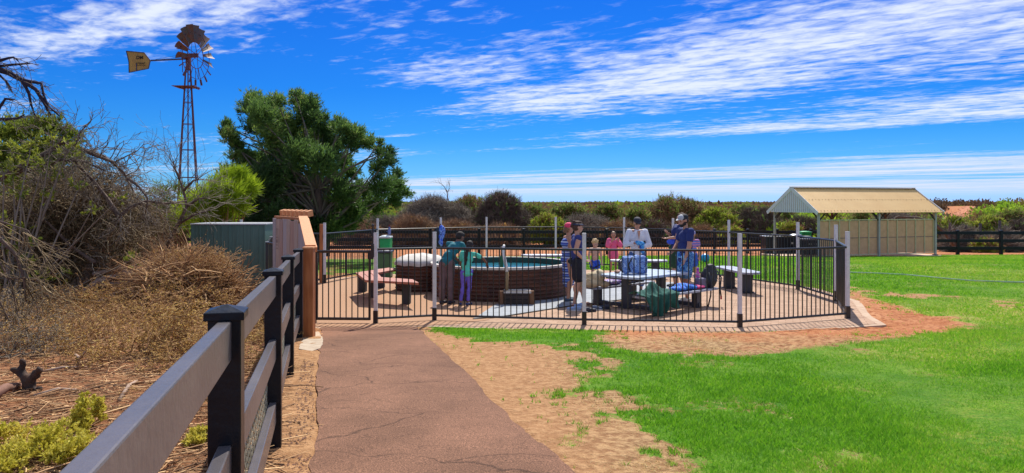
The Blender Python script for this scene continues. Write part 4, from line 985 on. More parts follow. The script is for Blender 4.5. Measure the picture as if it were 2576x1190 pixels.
# picnic table with bench seats
TZ = PAV+.64; c0 = Vector((2.58, 14.22, 0)); av = Vector((.745, .667, 0)); bv = Vector((.667, -.745, 0))
def T(a, b, z): return c0+av*a+bv*b+Vector((0, 0, z))
t = thing('picnic_table', 'dark framed picnic table with pale grey top and two bench seats', 'picnic table', (c0.x, c0.y, PAV))
M_TT = pm('picnic_table_top', (.44, .53, .66, 1), (.36, .44, .56, 1), scale=3, rough=.35, spec=.6)
LA, WB = .86, .50
for i in range(4):
    b0 = -WB+2*WB*i/4+.004; b1 = -WB+2*WB*(i+1)/4-.004; ch = .10 if i in (0, 3) else 0
    q = [T(-LA+(ch if i == 0 else 0), b0, 0), T(LA-(ch if i == 0 else 0), b0, 0), T(LA-(ch if i == 3 else 0), b1, 0), T(-LA+(ch if i == 3 else 0), b1, 0)]
    mb = MB(); mb.prism([(p.x, p.y) for p in reversed(q)], TZ-.045, TZ); mb.build('table_slat', M_TT, t, bevel=.005)
SZ = PAV+.37
for (bc_, a0, a1) in ((.88, -1.25, .95), (-.66, -.85, 1.0)):
    for i in range(2):
        b0 = bc_-.17+.17*i+.004; b1 = b0+.162; q = [T(a0, b0, 0), T(a1, b0, 0), T(a1, b1, 0), T(a0, b1, 0)]
        mb = MB(); mb.prism([(p.x, p.y) for p in reversed(q)], SZ-.04, SZ); mb.build('seat', M_GTOP, t, bevel=.005)
M_FRM = pm('dark_steel_frame', (.050, .056, .072, 1), (.035, .040, .055, 1), scale=3, rough=.45)
for a in (-.62, .45):
    for b, zt2, w in ((-.66, SZ-.045, .14), (.06, TZ-.05, .15), (.88, SZ-.045, .14)):
        p = T(a, b, 0); mb = MB(); mb.box((p.x, p.y, (PAV+.02+zt2)/2), (w, w*.9, zt2-PAV-.02), rz=math.atan2(av.y, av.x)); mb.build('leg', M_FRM, t, bevel=.005)
    mb = MB(); mb.beam(T(a, -.75, PAV+.075), T(a, .97, PAV+.075), .09, .07); mb.build('floor_rail', M_FRM, t, bevel=.004)
    mb = MB(); mb.beam(T(a, -.42, TZ-.07), T(a, .45, TZ-.07), .07, .05); mb.build('top_bearer', M_FRM, t, bevel=.003)
for i in range(2): mb = MB(); p = T(-.62+.0, .145, TZ-.11-.05*i); mb.box((p.x, p.y, p.z), (.05, .03, .02), rz=math.atan2(av.y, av.x)); mb.build('bolt', pm('brass_bolt', (.35, .28, .18, 1), rough=.4), t)

# ---------------------------------------------------------------- cloth and bags
def remesh(mb, vox, smooth_it=3, noise_amp=0.0, noise_sc=8.0, seed=0):
    """one continuous skin round overlapping shapes"""
    me = bpy.data.meshes.new('tmp'); me.from_pydata(mb.v, [], mb.f); me.update(); o = bpy.data.objects.new('tmp', me); C.objects.link(o)
    m = o.modifiers.new('r', 'REMESH'); m.mode = 'VOXEL'; m.voxel_size = vox; m.use_smooth_shade = True
    if smooth_it: s_ = o.modifiers.new('s', 'SMOOTH'); s_.factor = .5; s_.iterations = smooth_it
    dg = bpy.context.evaluated_depsgraph_get(); dg.update(); e = o.evaluated_get(dg); me2 = bpy.data.meshes.new_from_object(e)
    bpy.data.objects.remove(o); bpy.data.meshes.remove(me)
    n = len(me2.vertices); co = np.empty(n*3, np.float32); me2.vertices.foreach_get('co', co); co = co.reshape(-1, 3)
    if noise_amp:
        no = np.empty(n*3, np.float32); me2.vertices.foreach_get('normal', no); no = no.reshape(-1, 3)
        a = fbm(co[:, 0]*1.0+co[:, 1]*.7+seed, co[:, 2]*.55+co[:, 1], noise_sc, 5+seed, 3)-.5
        b_ = fbm(co[:, 0]+co[:, 2]*.8, co[:, 1]-co[:, 0]*.5+seed, noise_sc*1.4, 15+seed, 2)-.5
        co = co+no*((a+b_*.7)*2*noise_amp)[:, None]
    F = np.empty(len(me2.loops), np.int32); me2.loops.foreach_get('vertex_index', F); bpy.data.meshes.remove(me2)
    return co, F.reshape(-1, 4)
def skin(name, mb, vox, mat, parent=None, org=None, smooth_it=3, amp=0.0, sc=8.0, seed=0):
    V, F = remesh(mb, vox, smooth_it, amp, sc, seed)
    return fast(name, V, F, mat, parent, org, smooth=True)
def stripes(name, cols, scale, axis='Z', rough=.85, dist=1.5, prof='SAW'):
    m = pm(name, cols[0], rough=rough); nt = m.node_tree; n = nt.nodes; L = nt.links.new
    wv = n.new('ShaderNodeTexWave'); wv.bands_direction = axis; wv.inputs['Scale'].default_value = scale; wv.inputs['Distortion'].default_value = dist; wv.wave_profile = prof
    L(n['Texture Coordinate'].outputs['Object'], wv.inputs['Vector']); rp = n.new('ShaderNodeValToRGB'); cr = rp.color_ramp; cr.interpolation = 'CONSTANT'
    while len(cr.elements) < len(cols): cr.elements.new(.5)
    for i, e in enumerate(cr.elements): e.position = i/len(cols); e.color = cols[i]
    L(wv.outputs[0], rp.inputs[0]); L(rp.outputs[0], n['Principled BSDF'].inputs['Base Color']); return m
def blotch(name, cols, scale, rough=.85, dist=1.0):
    m = pm(name, cols[0], rough=rough); nt = m.node_tree; n = nt.nodes; L = nt.links.new
    nz = n.new('ShaderNodeTexNoise'); nz.inputs['Scale'].default_value = scale; nz.inputs['Detail'].default_value = 2; nz.inputs['Distortion'].default_value = dist
    L(n['Texture Coordinate'].outputs['Object'], nz.inputs['Vector']); rp = n.new('ShaderNodeValToRGB'); cr = rp.color_ramp; cr.interpolation = 'CONSTANT'
    while len(cr.elements) < len(cols): cr.elements.new(.5)
    for i, e in enumerate(cr.elements): e.position = (0 if i == 0 else .34+.32*i/len(cols)); e.color = cols[i]
    L(nz.outputs[0], rp.inputs[0]); L(rp.outputs[0], n['Principled BSDF'].inputs['Base Color']); return m
# dark green towel thrown over the front seat, hanging to the ground in folds
def towel():
    V = []; F = []; nu, nv = 90, 70
    for j in range(nv+1):
        for i in range(nu+1):
            f = i/nu; gq = j/nv; a = -1.36+1.0*f
            fold = math.sin(f*29+1.8*math.sin(gq*3))*.6+math.sin(f*53+gq*6)*.4+math.sin(f*9+2)*.4
            hang = .17+.30*math.exp(-((f-.42)/.17)**2)+.10*math.exp(-((f-.85)/.12)**2)+.05*math.sin(f*14)
            s_ = gq*(.44+hang)                       # runs over the seat then down the front
            if s_ < .42:
                b = .70+s_*.88; q = s_/.42
                z = SZ+.02+.16*math.exp(-((q-.35)/.3)**2)*(.35+.9*math.exp(-((f-.52)/.17)**2))+.018*fold*(.5+q)
                if f > .72: z = SZ+.02+.05*math.exp(-((q-.4)/.3)**2)+.012*fold
            else:
                d_ = s_-.42; b = 1.065+.06*fold*min(1, d_*5)+.02; z = SZ+.01-d_*1.0+.018*fold*max(0, 1-d_*6)
                a += .05*math.sin(d_*9+f*5)
            a += .03*math.sin(gq*8+f*4)
            p = T(a, b, 0); V.append((p.x, p.y, z))
    for j in range(nv):
        for i in range(nu): k = j*(nu+1)+i; F.append((k, k+1, k+nu+2, k+nu+1))
    o = fast('green_towel', V, F, pm('deep_green_towelling', (.018, .115, .090, 1), (.012, .080, .066, 1), scale=9, rough=.95, bump=.4, bscale=90), org=T(-.9, .9, SZ)[:], smooth=True)
    m = o.modifiers.new('t', 'SOLIDIFY'); m.thickness = .012; m.offset = 0
    tagp(o, 'crumpled dark green towel hanging off the front seat of the picnic table', 'towel')
towel()
def bundle(name, pts, rads, mat, label, cat, vox=.012, amp=.012, sc=9, seed=1):
    mb = MB()
    for (p, r) in zip(pts, rads): mb.ell(p, r, 14, 10)
    o = skin(name, mb, vox, mat, org=pts[0], amp=amp, sc=sc, seed=seed); return tagp(o, label, cat)
def tp(a, b, z): p = T(a, b, z); return (p.x, p.y, p.z)
bundle('towel', [tp(-.12, .86, SZ+.05), tp(.08, .84, SZ+.07), tp(.28, .86, SZ+.05)], [(.17, .13, .045), (.17, .14, .065), (.15, .13, .045)],
       stripes('blue_swirl_towel', [(.02, .11, .60, 1), (.03, .30, .72, 1), (.05, .06, .38, 1)], 6, 'X'), 'folded bright blue patterned towel on the front seat beside the green one', 'towel')
bundle('towel', [tp(.40, .90, SZ+.045), tp(.53, .90, SZ+.04)], [(.13, .12, .045), (.11, .11, .04)], stripes('pink_red_towel', [(.65, .03, .13, 1), (.42, .02, .22, 1), (.70, .14, .30, 1)], 9, 'X'), 'small pink and red folded towel between blue towel and grey lunch bag', 'towel')
t = thing('lunch_bag', 'small grey cool bag with a loop handle on the front seat', 'bag', tp(.66, .85, SZ))
mb = MB(); p = tp(.66, .85, SZ+.10); mb.box(p, (.26, .17, .19), rz=.6, taper=.94); mb.build('bag_body', pm('lilac_grey_fabric', (.20, .19, .27, 1), (.15, .14, .21, 1), scale=12, rough=.9), t, bevel=.03)
mb = MB(); mb.tube([(p[0]-.13, p[1]-.02, p[2]+.08), (p[0]-.16, p[1], p[2]+.14), (p[0]-.10, p[1]+.02, p[2]+.17), (p[0]-.02, p[1], p[2]+.13)], .01, 8); mb.build('handle', pm('pale_strap', (.4, .38, .45, 1)), t)
x, y, z = tp(.68, .76, SZ+.20); t = thing('drink_bottle', 'pink bottle standing upright by the grey cool bag', 'bottle', (x, y, z))
mb = MB(); mb.lathe((x, y, z-.14), [(.036, 0), (.04, .02), (.04, .19), (.03, .23), (.022, .25), (.022, .28)], 16); mb.build('bottle_body', pm('pink_plastic', (.72, .13, .50, 1), (.6, .10, .45, 1), rough=.35), t, smooth=True)
mb = MB(); mb.lathe((x, y, z+.135), [(.026, 0), (.026, .035), (.012, .05)], 12); mb.build('cap', pm('purple_cap', (.3, .08, .5, 1)), t)
# black rucksack with hanging straps at the end of the seat
x, y, z = tp(.86, .90, SZ+.0); t = thing('rucksack', 'black rucksack standing on the end of the front seat with straps hanging', 'bag', (x, y, z))
mb = MB(); mb.ell((x, y, z+.20), (.16, .13, .23)); mb.ell((x-.01, y-.08, z+.13), (.13, .10, .12)); mb.ell((x+.02, y, z+.36), (.11, .09, .10)); skin('bag_body', mb, .012, pm('black_nylon', (.018, .020, .026, 1), (.03, .032, .04, 1), scale=14, rough=.6), t, amp=.012, sc=9)
for k, pts in enumerate(([(x+.13, y-.05, z+.34), (x+.20, y-.10, z+.20), (x+.17, y-.13, z-.02), (x+.19, y-.13, z-.16)], [(x-.05, y-.15, z+.30), (x-.02, y-.20, z+.1), (x-.03, y-.20, z-.14), (x-.08, y-.19, z-.36)])):
    mb = MB(); mb.tube(pts, .014, 6); mb.build('strap', MATS['black_nylon'], t, smooth=True)
mb = MB(); mb.box((x+.19, y-.13, z-.18), (.03, .02, .07)); mb.build('strap_tag', pm('red_tag', (.5, .02, .03, 1)), t, bevel=.004)
# cream tote bag and patterned cloths on the far seat
x, y, z = tp(-.83, -.62, SZ); t = thing('tote_bag', 'large cream cloth bag slumped on the left end of the seat', 'bag', (x, y, z))
mb = MB(); mb.ell((x, y, z+.10), (.24, .16, .11)); mb.ell((x+.06, y, z+.19), (.18, .14, .12)); mb.ell((x+.13, y, z+.28), (.085, .09, .07)); mb.ell((x-.20, y-.02, z+.13), (.10, .09, .12)); mb.ell((x+.22, y, z+.06), (.12, .10, .06))
skin('bag_body', mb, .012, pm('cream_canvas', (.66, .55, .36, 1), (.56, .45, .28, 1), scale=9, rough=.9), t, amp=.022, sc=6, seed=4)
mb = MB(); mb.tube([(x-.05, y-.16, z+.16), (x-.20, y-.20, z+.22), (x-.30, y-.14, z+.18), (x-.25, y-.1, z+.05)], .014, 6); mb.build('handle', MATS['cream_canvas'], t, smooth=True)
bundle('towel', [tp(-.40, -.66, SZ+.06), tp(-.22, -.66, SZ+.06), tp(-.05, -.66, SZ+.055)], [(.14, .12, .06), (.14, .12, .065), (.13, .11, .055)], blotch('purple_print', [(.05, .05, .30, 1), (.62, .35, .55, 1), (.10, .13, .50, 1), (.65, .60, .70, 1)], 14), 'rolled purple and pink printed towel beside the cream bag', 'towel', seed=3)
bundle('folded_cloth', [tp(.35, -.66, SZ+.035), tp(.52, -.66, SZ+.03)], [(.15, .11, .035), (.13, .10, .03)], blotch('navy_cloth', [(.05, .08, .20, 1), (.14, .18, .34, 1), (.03, .05, .13, 1)], 10), 'folded navy cloth lying on the far seat behind the table', 'cloth', seed=6)
# blue marbled bag on the table
x, y, z = tp(-.28, -.02, TZ); t = thing('beach_bag', 'big blue marbled beach bag with black straps on the tabletop', 'bag', (x, y, z))
mb = MB(); mb.box((x, y, z+.165), (.44, .20, .30), rz=.12, taper=1.08)
mb.ell((x-.12, y, z+.30), (.14, .10, .05)); mb.ell((x+.10, y, z+.31), (.15, .10, .05))
skin('bag_body', mb, .012, blotch('blue_marbled_print', [(.10, .20, .52, 1), (.22, .36, .66, 1), (.05, .10, .36, 1), (.34, .48, .74, 1)], 5, dist=2), t, amp=.016, sc=7, seed=9)
mb = MB(); mb.tube([(x-.10, y-.11, z+.05), (x-.135, y-.125, z+.18), (x-.06, y-.12, z+.33)], .015, 6); mb.build('strap', MATS['black_nylon'], t, smooth=True)
mb = MB(); mb.tube([(x-.24, y-.02, z+.30), (x-.30, y, z+.25), (x-.28, y+.01, z+.08), (x-.2, y, z+.02)], .013, 6); mb.build('strap', MATS['black_nylon'], t, smooth=True)
# small things on the left of the tabletop
bundle('sandal_pair', [tp(-.42, -.34, TZ+.03), tp(-.34, -.38, TZ+.03)], [(.055, .10, .03), (.05, .09, .026)], blotch('tan_sandal', [(.50, .25, .18, 1), (.60, .40, .32, 1), (.20, .08, .07, 1)], 25), 'pair of small tan sandals on the left of the tabletop', 'sandals', vox=.008, amp=.006, sc=20)
# shoes on the paving by the corner post
def shoe(p, ang, mat, label, L_=.26, group=None, cat='shoe', sole=None):
    t = thing('shoe', label, cat, (p[0], p[1], PAV+.02), group); M = Matrix.Rotation(ang, 3, 'Z'); z0 = PAV+.018
    mb = MB()
    for a, w, h in ((-.36, .036, .045), (-.15, .038, .045), (.08, .042, .034), (.30, .040, .026)): q = M @ Vector((a*L_, 0, 0)); mb.ell((p[0]+q.x, p[1]+q.y, z0+.02+h*.6), (.055*L_/.26, w*L_/.26*1.1, h), rot=M)
    skin('upper', mb, .007, mat, t, smooth_it=2)
    pts = [(M @ Vector((math.cos(k*math.pi/8)*L_*.53, math.sin(k*math.pi/8)*L_*.185*(1+.12*math.cos(k*math.pi/8)), 0))) for k in range(16)]
    mb = MB(); mb.prism([(p[0]+q.x, p[1]+q.y) for q in pts], z0-.002, z0+.022); mb.build('sole', sole or pm('white_sole', (.6, .62, .66, 1)), t, bevel=.004)
M_SB = pm('pale_blue_shoe', (.30, .42, .66, 1), (.22, .32, .54, 1), scale=14, rough=.8); M_SD = pm('dark_navy_shoe', (.018, .022, .04, 1), (.03, .035, .06, 1), scale=12, rough=.7)
shoe(G2(1443, 784), 2.9, M_SB, 'pale blue shoe on the paving left of the corner post')
shoe(G2(1457, 776), 2.6, M_SB, 'pale blue shoe tipped behind its partner near the women', .22)
shoe(G2(1483, 787), .3, M_SD, 'flat dark navy shoe right beside the fence post foot', sole=M_SD)
shoe(G2(1516, 780), 2.9, M_SD, 'chunky dark shoe by the picnic table rail', sole=M_SD)
shoe(G2(1502, 783), .2, pm('slate_shoe', (.10, .14, .24, 1)), 'slate blue thong lying between the two dark shoes', .20)
# blue ball on the lawn
y = 24.7; x = Xu(1774, y); t = thing('play_ball', 'bright blue round ball beyond the fence on the lawn', 'ball', (x, y, HC-(649-HV)/FP*y))
zb_ = HC-float(hdep(y)); r = .146; mb = MB(); mb.ell((x, y, HC-(649-HV)/FP*y), (r, r, r), 28, 18); mb.build('ball', pm('sky_blue_rubber', (.01, .38, .80, 1), (.01, .34, .76, 1), rough=.35), t, smooth=True)
mb = MB(); mb.ell((x+.02, y-.140, HC-(649-HV)/FP*y+.03), (.02, .01, .02), 8, 6); mb.build('valve', pm('ball_valve', (.02, .2, .5, 1)), t)
ORG_BALL = (x, y, zb_)
# bag and blue cloth hung on a far fence post
x, y = N8; y -= .08; t = thing('hanging_bag', 'dark bag hung on a far fence post above the boy', 'bag', (x, y, HC-1.0))
zc = HC-(592-HV)/FP*y
mb = MB(); mb.ell((x-.10, y, zc-.04), (.14, .11, .30)); mb.ell((x-.06, y, zc-.28), (.12, .10, .14)); skin('bag_body', mb, .014, MATS['black_nylon'], t, amp=.02, sc=7)
mb = MB(); mb.tube([(x-.08, y, zc+.2), (x, y+.02, zc+.34), (x+.03, y+.05, zc+.25)], .014, 6); mb.build('strap', MATS['black_nylon'], t)
bundle('hanging_cloth', [(x+.05, y-.13, zc+.14), (x+.04, y-.13, zc-.02), (x+.03, y-.13, zc-.18)], [(.10, .07, .16), (.085, .06, .18), (.07, .06, .14)], blotch('bright_blue_cloth', [(.04, .12, .65, 1), (.20, .36, .85, 1), (.02, .05, .35, 1)], 8), 'bright blue crumpled cloth hung over the dark bag on the post', 'cloth', vox=.012, amp=.03, sc=9, seed=8)
# thin hose across the right lawn
hp = [G(u, v) for u, v in ((2137, 688), (2200, 690), (2280, 694), (2360, 702), (2440, 709), (2520, 712), (2640, 715))]
mb = MB(); mb.tube([(a, b, float(gz(a, b))+.035) for a, b in hp], .018, 6); tagp(mb.build('garden_hose', pm('pale_green_hose', (.45, .60, .42, 1), rough=.5), org=(hp[0][0], hp[0][1], float(gz(*hp[0])))), 'thin pale hose lying across the lawn on the right', 'hose')
# ================================================================== PEOPLE
SKIN_L = pm('skin_light_tanned', (.52, .27, .18, 1), (.44, .21, .135, 1), scale=7, rough=.55)
SKIN_P = pm('skin_fair', (.60, .34, .24, 1), (.52, .27, .18, 1), scale=7, rough=.55)
SKIN_D = pm('skin_brown', (.24, .105, .06, 1), (.19, .08, .045, 1), scale=7, rough=.55)
M_EYE = pm('dark_eye', (.01, .008, .008, 1), rough=.2)
def person(label, x, y, H, face, skinm, joints=None, head=(0, 0), hs=1.0, wid=1.0, leg=1.0, z0=None, grip=.5, belly=1.0):
    """face = heading in degrees: 0 looks away from the camera, 90 to the right, 180 at the camera.
    joints are (right, forward, up) in units of body height"""
    z0 = PAV+.03 if z0 is None else z0
    t = thing('person', label, 'person', (x, y, z0)); a = R(face); f = Vector((math.sin(a), math.cos(a), 0)); r = Vector((math.cos(a), -math.sin(a), 0)); u = Vector((0, 0, 1))
    J = dict(pel=(0, 0, .53), wai=(0, 0, .62), che=(0, 0, .73), nek=(0, 0, .825), hea=(0, .01, .925),
             lsh=(-.105*wid, 0, .805), rsh=(.105*wid, 0, .805), lel=(-.135*wid, -.01, .625), rel=(.135*wid, -.01, .625), lwr=(-.14*wid, .03, .48), rwr=(.14*wid, .03, .48),
             lhi=(-.05*wid, 0, .51), rhi=(.05*wid, 0, .51), lkn=(-.055, .01, .28), rkn=(.055, .01, .28), lan=(-.055, -.01, .045), ran=(.055, -.01, .045), lft=0, rft=0)
    J.update(joints or {})
    def w(p): return Vector((x, y, z0))+(r*p[0]+f*p[1]+u*p[2])*H
    q = {k: w(v) for k, v in J.items() if isinstance(v, tuple)}
    mb = MB(); E = lambda c, rr, rot=None: mb.ell(c, [v*H for v in rr], 16, 12, rot); CP = lambda a_, b_, r0, r1: mb.cap(a_, b_, r0*H, r1*H, 14)
    bf = Matrix((r, f, u)).transposed()
    def lean(a_, b_): d = (b_-a_).normalized(); rr = (d.cross(f).cross(d)).normalized() if False else r; ff = d.cross(rr)*-1; return Matrix((rr, -d.cross(rr)*-1 if False else (d.cross(rr)).normalized(), d)).transposed()
    sp = lean(q['pel'], q['che'])
    E(q['pel'], (.088*wid, .066, .065), sp); E(q['wai'], (.075*wid*belly, .056*belly, .085), sp); E(q['che'], (.088*wid, .062, .092), sp)
    for s_ in 'lr':
        CP(q['nek']-(q['nek']-q['che'])*.16, q[s_+'sh'], .028, .029*wid)
        CP(q[s_+'sh'], q[s_+'el'], .029*wid, .0225*wid); CP(q[s_+'el'], q[s_+'wr'], .0235*wid, .0145)
        CP(q[s_+'hi'], q[s_+'kn'], .052*wid*leg, .032*wid*leg); CP(q[s_+'kn'], q[s_+'an'], .031*wid*leg, .020*leg)
        k = q[s_+'kn'].lerp(q[s_+'an'], .3); E(k-f*.010*H, (.033*wid*leg, .035*wid*leg, .065))
        # foot with heel, ball and toes
        fa = J[s_+'ft'] if not isinstance(J[s_+'ft'], tuple) else 0
        fd = (f*math.cos(R(fa))+r*math.sin(R(fa))); an = q[s_+'an']; fz = Vector((an.x, an.y, an.z-.030*H))
        mb.cap(fz-fd*.020*H, fz+fd*.045*H, .019*H, .018*H); mb.cap(fz+fd*.045*H-u*.004*H, fz+fd*.092*H-u*.008*H, .018*H, .011*H)
        # hand: palm, four fingers of different length with a knuckle bend, thumb from the side
        wr = q[s_+'wr']; dd = (wr-q[s_+'el']).normalized(); hd = J.get(s_+'hd')
        if hd is not None: dd = (r*hd[0]+f*hd[1]+u*hd[2]).normalized()
        side = 1 if s_ == 'l' else -1
        sd_ = dd.cross(f); sd_ = (r if sd_.length < .3 else sd_).normalized(); pn = dd.cross(sd_).normalized()
        if pn.dot(f) > 0 and False: pn = -pn
        palm = wr+dd*.024*H; E(palm, (.021, .010, .028), Matrix((sd_, pn, dd)).transposed())
        for i, (off, Lf) in enumerate(((-.0155, .036), (-.005, .042), (.006, .039), (.016, .030))):
            b0 = wr+dd*.045*H+sd_*off*H; b1 = b0+(dd*1+pn*-.25*grip).normalized()*Lf*.5*H; b2 = b1+(dd*(1-grip*.7)-pn*grip).normalized()*Lf*.5*H
            mb.cap(b0-dd*.01*H, b1, .0056*H, .0052*H, 8); mb.cap(b1, b2, .0052*H, .0044*H, 8)
        inn = sd_*(-1 if (sd_.dot(r)*side) < 0 else 1); t0 = wr+dd*.012*H+inn*.014*H; t1 = t0+(inn*.75+dd*.65-pn*.2).normalized()*.022*H; t2 = t1+(dd*.9+inn*.1-pn*.3).normalized()*.018*H
        mb.cap(t0, t1, .0068*H, .0060*H, 8); mb.cap(t1, t2, .0060*H, .0048*H, 8)
    # head with face
    hd_ = q['hea']; yaw, pit = head; Rr = bf @ Matrix.Rotation(R(-yaw), 3, 'Z') @ Matrix.Rotation(R(-pit), 3, 'X'); k = hs*H
    hp = lambda a_, b_, c_: hd_+Rr @ Vector((a_*k, b_*k, c_*k))
    mb.cap(q['nek']-u*.02*H, hp(0, -.012, -.035), .030*k*min(1, wid), .028*k)
    mb.ell(hp(0, -.006, .014), (.0455*k, .056*k, .052*k), 18, 14, Rr); mb.ell(hp(0, .012, -.022), (.037*k, .042*k, .046*k), 16, 12, Rr); mb.ell(hp(0, .030, -.050), (.019*k, .016*k, .014*k), 12, 8, Rr)
    mb.cap(hp(0, .048, .008), hp(0, .060, -.014), .0048*k, .0085*k, 8); mb.ell(hp(0, .046, .020), (.030*k, .010*k, .008*k), 12, 8, Rr)
    mb.ell(hp(0, .048, -.033), (.015*k, .007*k, .0055*k), 10, 8, Rr)
    for s_ in (-1, 1): mb.ell(hp(s_*.045, -.004, -.002), (.007*k, .013*k, .018*k), 10, 8, Rr); mb.ell(hp(s_*.026, .034, -.012), (.014*k, .014*k, .014*k), 10, 8, Rr)
    body = skin('body', mb, .0062 if H > 1.3 else .0052, skinm, t, smooth_it=2)
    for s_ in (-1, 1):
        e = MB(); e.ell(hp(s_*.0165, .0475, .006), (.0065*k, .004*k, .0045*k), 10, 8, Rr); e.build('eye', M_EYE, t, smooth=True)
    return dict(t=t, q=q, w=w, hp=hp, H=H, k=k, r=r, f=f, u=u, R=Rr, sp=sp, wid=wid, J=J, hsh=hs, belly=belly)
def cloth(p, name, parts, mat, vox=.010, amp=.010, sc=10, seed=1, parent=None):
    mb = MB()
    for pt in parts:
        if pt[0] == 'c': mb.cap(pt[1], pt[2], pt[3]*p['H'], pt[4]*p['H'], 14)
        else: mb.ell(pt[1], [v*p['H'] for v in pt[2]], 16, 12, pt[3] if len(pt) > 3 else None)
    return skin(name, mb, vox, mat, p['t'], smooth_it=2, amp=amp, sc=sc, seed=seed)
def L_(a, b, f): return a.lerp(b, f)
def shirt(p, mat, sleeve=.55, hem=0.0, loose=1.0, amp=.011, name='shirt', flare=1.0, seed=1):
    q = p['q']; w = p['wid']; H = p['H']; sp = p['sp']; b = p['belly']; up_ = (q['che']-q['pel']).normalized()
    P_ = [('e', q['che'], (.099*w*loose, .073*loose, .094), sp), ('e', q['wai'], (.088*w*b*loose, .069*b*loose, .09), sp), ('e', q['pel']-up_*hem*H, (.092*w*loose*flare, .070*loose*flare, .045), sp), ('e', q['pel'], (.097*w*loose, .076*loose, .06), sp)]
    if hem > .06: P_.append(('e', q['pel']-up_*hem*.5*H, (.097*w*loose*flare, .077*loose*flare, .06), sp))
    for s_ in 'lr':
        P_.append(('c', q['nek']-(q['nek']-q['che'])*.25, q[s_+'sh'], .034, .0355*w))
        if sleeve > 0:
            e = L_(q[s_+'sh'], q[s_+'el'], min(1, sleeve)); P_.append(('c', q[s_+'sh'], e, .0365*w*loose, .034*w*loose))
            if sleeve > 1: P_.append(('c', q[s_+'el'], L_(q[s_+'el'], q[s_+'wr'], sleeve-1), .034*w*loose, .026*w*loose))
    return cloth(p, name, P_, mat, amp=amp, seed=seed)
def legs(p, mat, down=1.0, r0=.062, r1=.044, name='trousers', amp=.010, hipr=1.0, seed=2):
    q = p['q']; w = p['wid']; P_ = [('e', q['pel']-Vector((0, 0, .005*p['H'])), (.094*w*hipr, .072*hipr, .055))]
    for s_ in 'lr':
        d1 = min(1.0, down/.5); e = L_(q[s_+'hi'], q[s_+'kn'], d1); P_.append(('c', q[s_+'hi'], e, r0*w, (r0+(r1-r0)*d1)*w))
        if down > .5: P_.append(('c', q[s_+'kn'], L_(q[s_+'kn'], q[s_+'an'], (down-.5)/.5), r1*w, r1*.86*w)); P_.append(('e', L_(q[s_+'kn'], q[s_+'an'], .3)-p['f']*.008*p['H'], (r1*w, r1*w, .07)))
    return cloth(p, name, P_, mat, amp=amp, seed=seed)
def shoes(p, mat, name='shoe', r=.024):
    for s_ in 'lr':
        an = p['q'][s_+'an']; H = p['H']; fa = p['J'][s_+'ft']; fd = p['f']*math.cos(R(fa))+p['r']*math.sin(R(fa)); b = Vector((an.x, an.y, an.z-.030*H))
        mb = MB(); mb.cap(b-fd*.024*H, b+fd*.05*H, r*H, r*.95*H); mb.cap(b+fd*.05*H, b+fd*.10*H-p['u']*.005*H, r*.95*H, r*.72*H); V, F = remesh(mb, .007, 2); V[:, 2] = np.maximum(V[:, 2], b.z-.021*H)
        fast(name, V, F, mat, p['t'], smooth=True)
def cap(p, mat, brimm=None, brim=1.0, name='cap', dome=1.0):
    k = p['k']; hp = p['hp']; mb = MB(); mb.ell(hp(0, -.008, .030), (.052*k*dome, .061*k*dome, .046*k*dome), 18, 14, p['R'])
    V, F = remesh(mb, .006, 1); o = fast(name, V, F, mat, p['t'], smooth=True)
    if brim > 0:
        mb = MB(); pts = []
        for i in range(9): a = math.pi*i/8; pts.append((.040*math.cos(a), .034+.052*brim*math.sin(a)))
        top = [hp(a, b, .034-.10*a*a*10*.3-.012*max(0, (b-.04)/.05)) for a, b in pts]; mb.slab(list(reversed(top)), .004*k/1.0); mb.build('brim', brimm or mat, o)
    return o
def hair(p, mat, blobs, name='hair', amp=.006, sc=22, vox=.008, seed=3):
    mb = MB()
    for b in blobs: mb.ell(p['hp'](*b[0]), [v*p['k'] for v in b[1]], 14, 10, p['R'])
    return skin(name, mb, vox, mat, p['t'], smooth_it=1, amp=amp, sc=sc, seed=seed)
SKULL = [((0, -.014, .022), (.051, .056, .054)), ((0, -.026, -.004), (.047, .046, .046))]
M_HB = pm('hair_black', (.012, .009, .009, 1), (.025, .018, .016, 1), scale=40, rough=.8); M_HBR = pm('hair_brown', (.085, .040, .024, 1), (.05, .024, .015, 1), scale=40, rough=.8)
M_HBL = pm('hair_blonde', (.62, .42, .19, 1), (.45, .28, .12, 1), scale=40, rough=.6); M_HLB = pm('hair_light_brown', (.24, .13, .065, 1), (.16, .08, .04, 1), scale=40, rough=.55)

# 1 boy in teal leaning over the rim
x = Xu(1124, 14.35)
p = person('boy in a teal shirt and grey trousers leaning over the tank rim', x, 14.35, 1.52, 25, SKIN_D,
    dict(wai=(.01, .05, .61), che=(.03, .13, .70), nek=(.045, .19, .775), hea=(.055, .255, .845), lsh=(-.07, .165, .76), rsh=(.135, .165, .75), lel=(-.06, .25, .62), lwr=(.0, .31, .53), rel=(.17, .22, .60), rwr=(.17, .27, .49), rkn=(.05, .01, .28), ran=(.05, 0, .045), lan=(-.055, -.03, .045), lkn=(-.055, -.015, .28)), head=(18, 28), leg=.86)
legs(p, pm('grey_mauve_trousers', (.18, .125, .135, 1), (.12, .085, .095, 1), scale=6, rough=.9), .95, .064, .046); shirt(p, pm('teal_tee', (.012, .18, .22, 1), (.01, .13, .17, 1), scale=5, rough=.85), .75, .02)
shoes(p, M_SD); hair(p, M_HB, SKULL+[((0, .018, .052), (.040, .034, .020))])
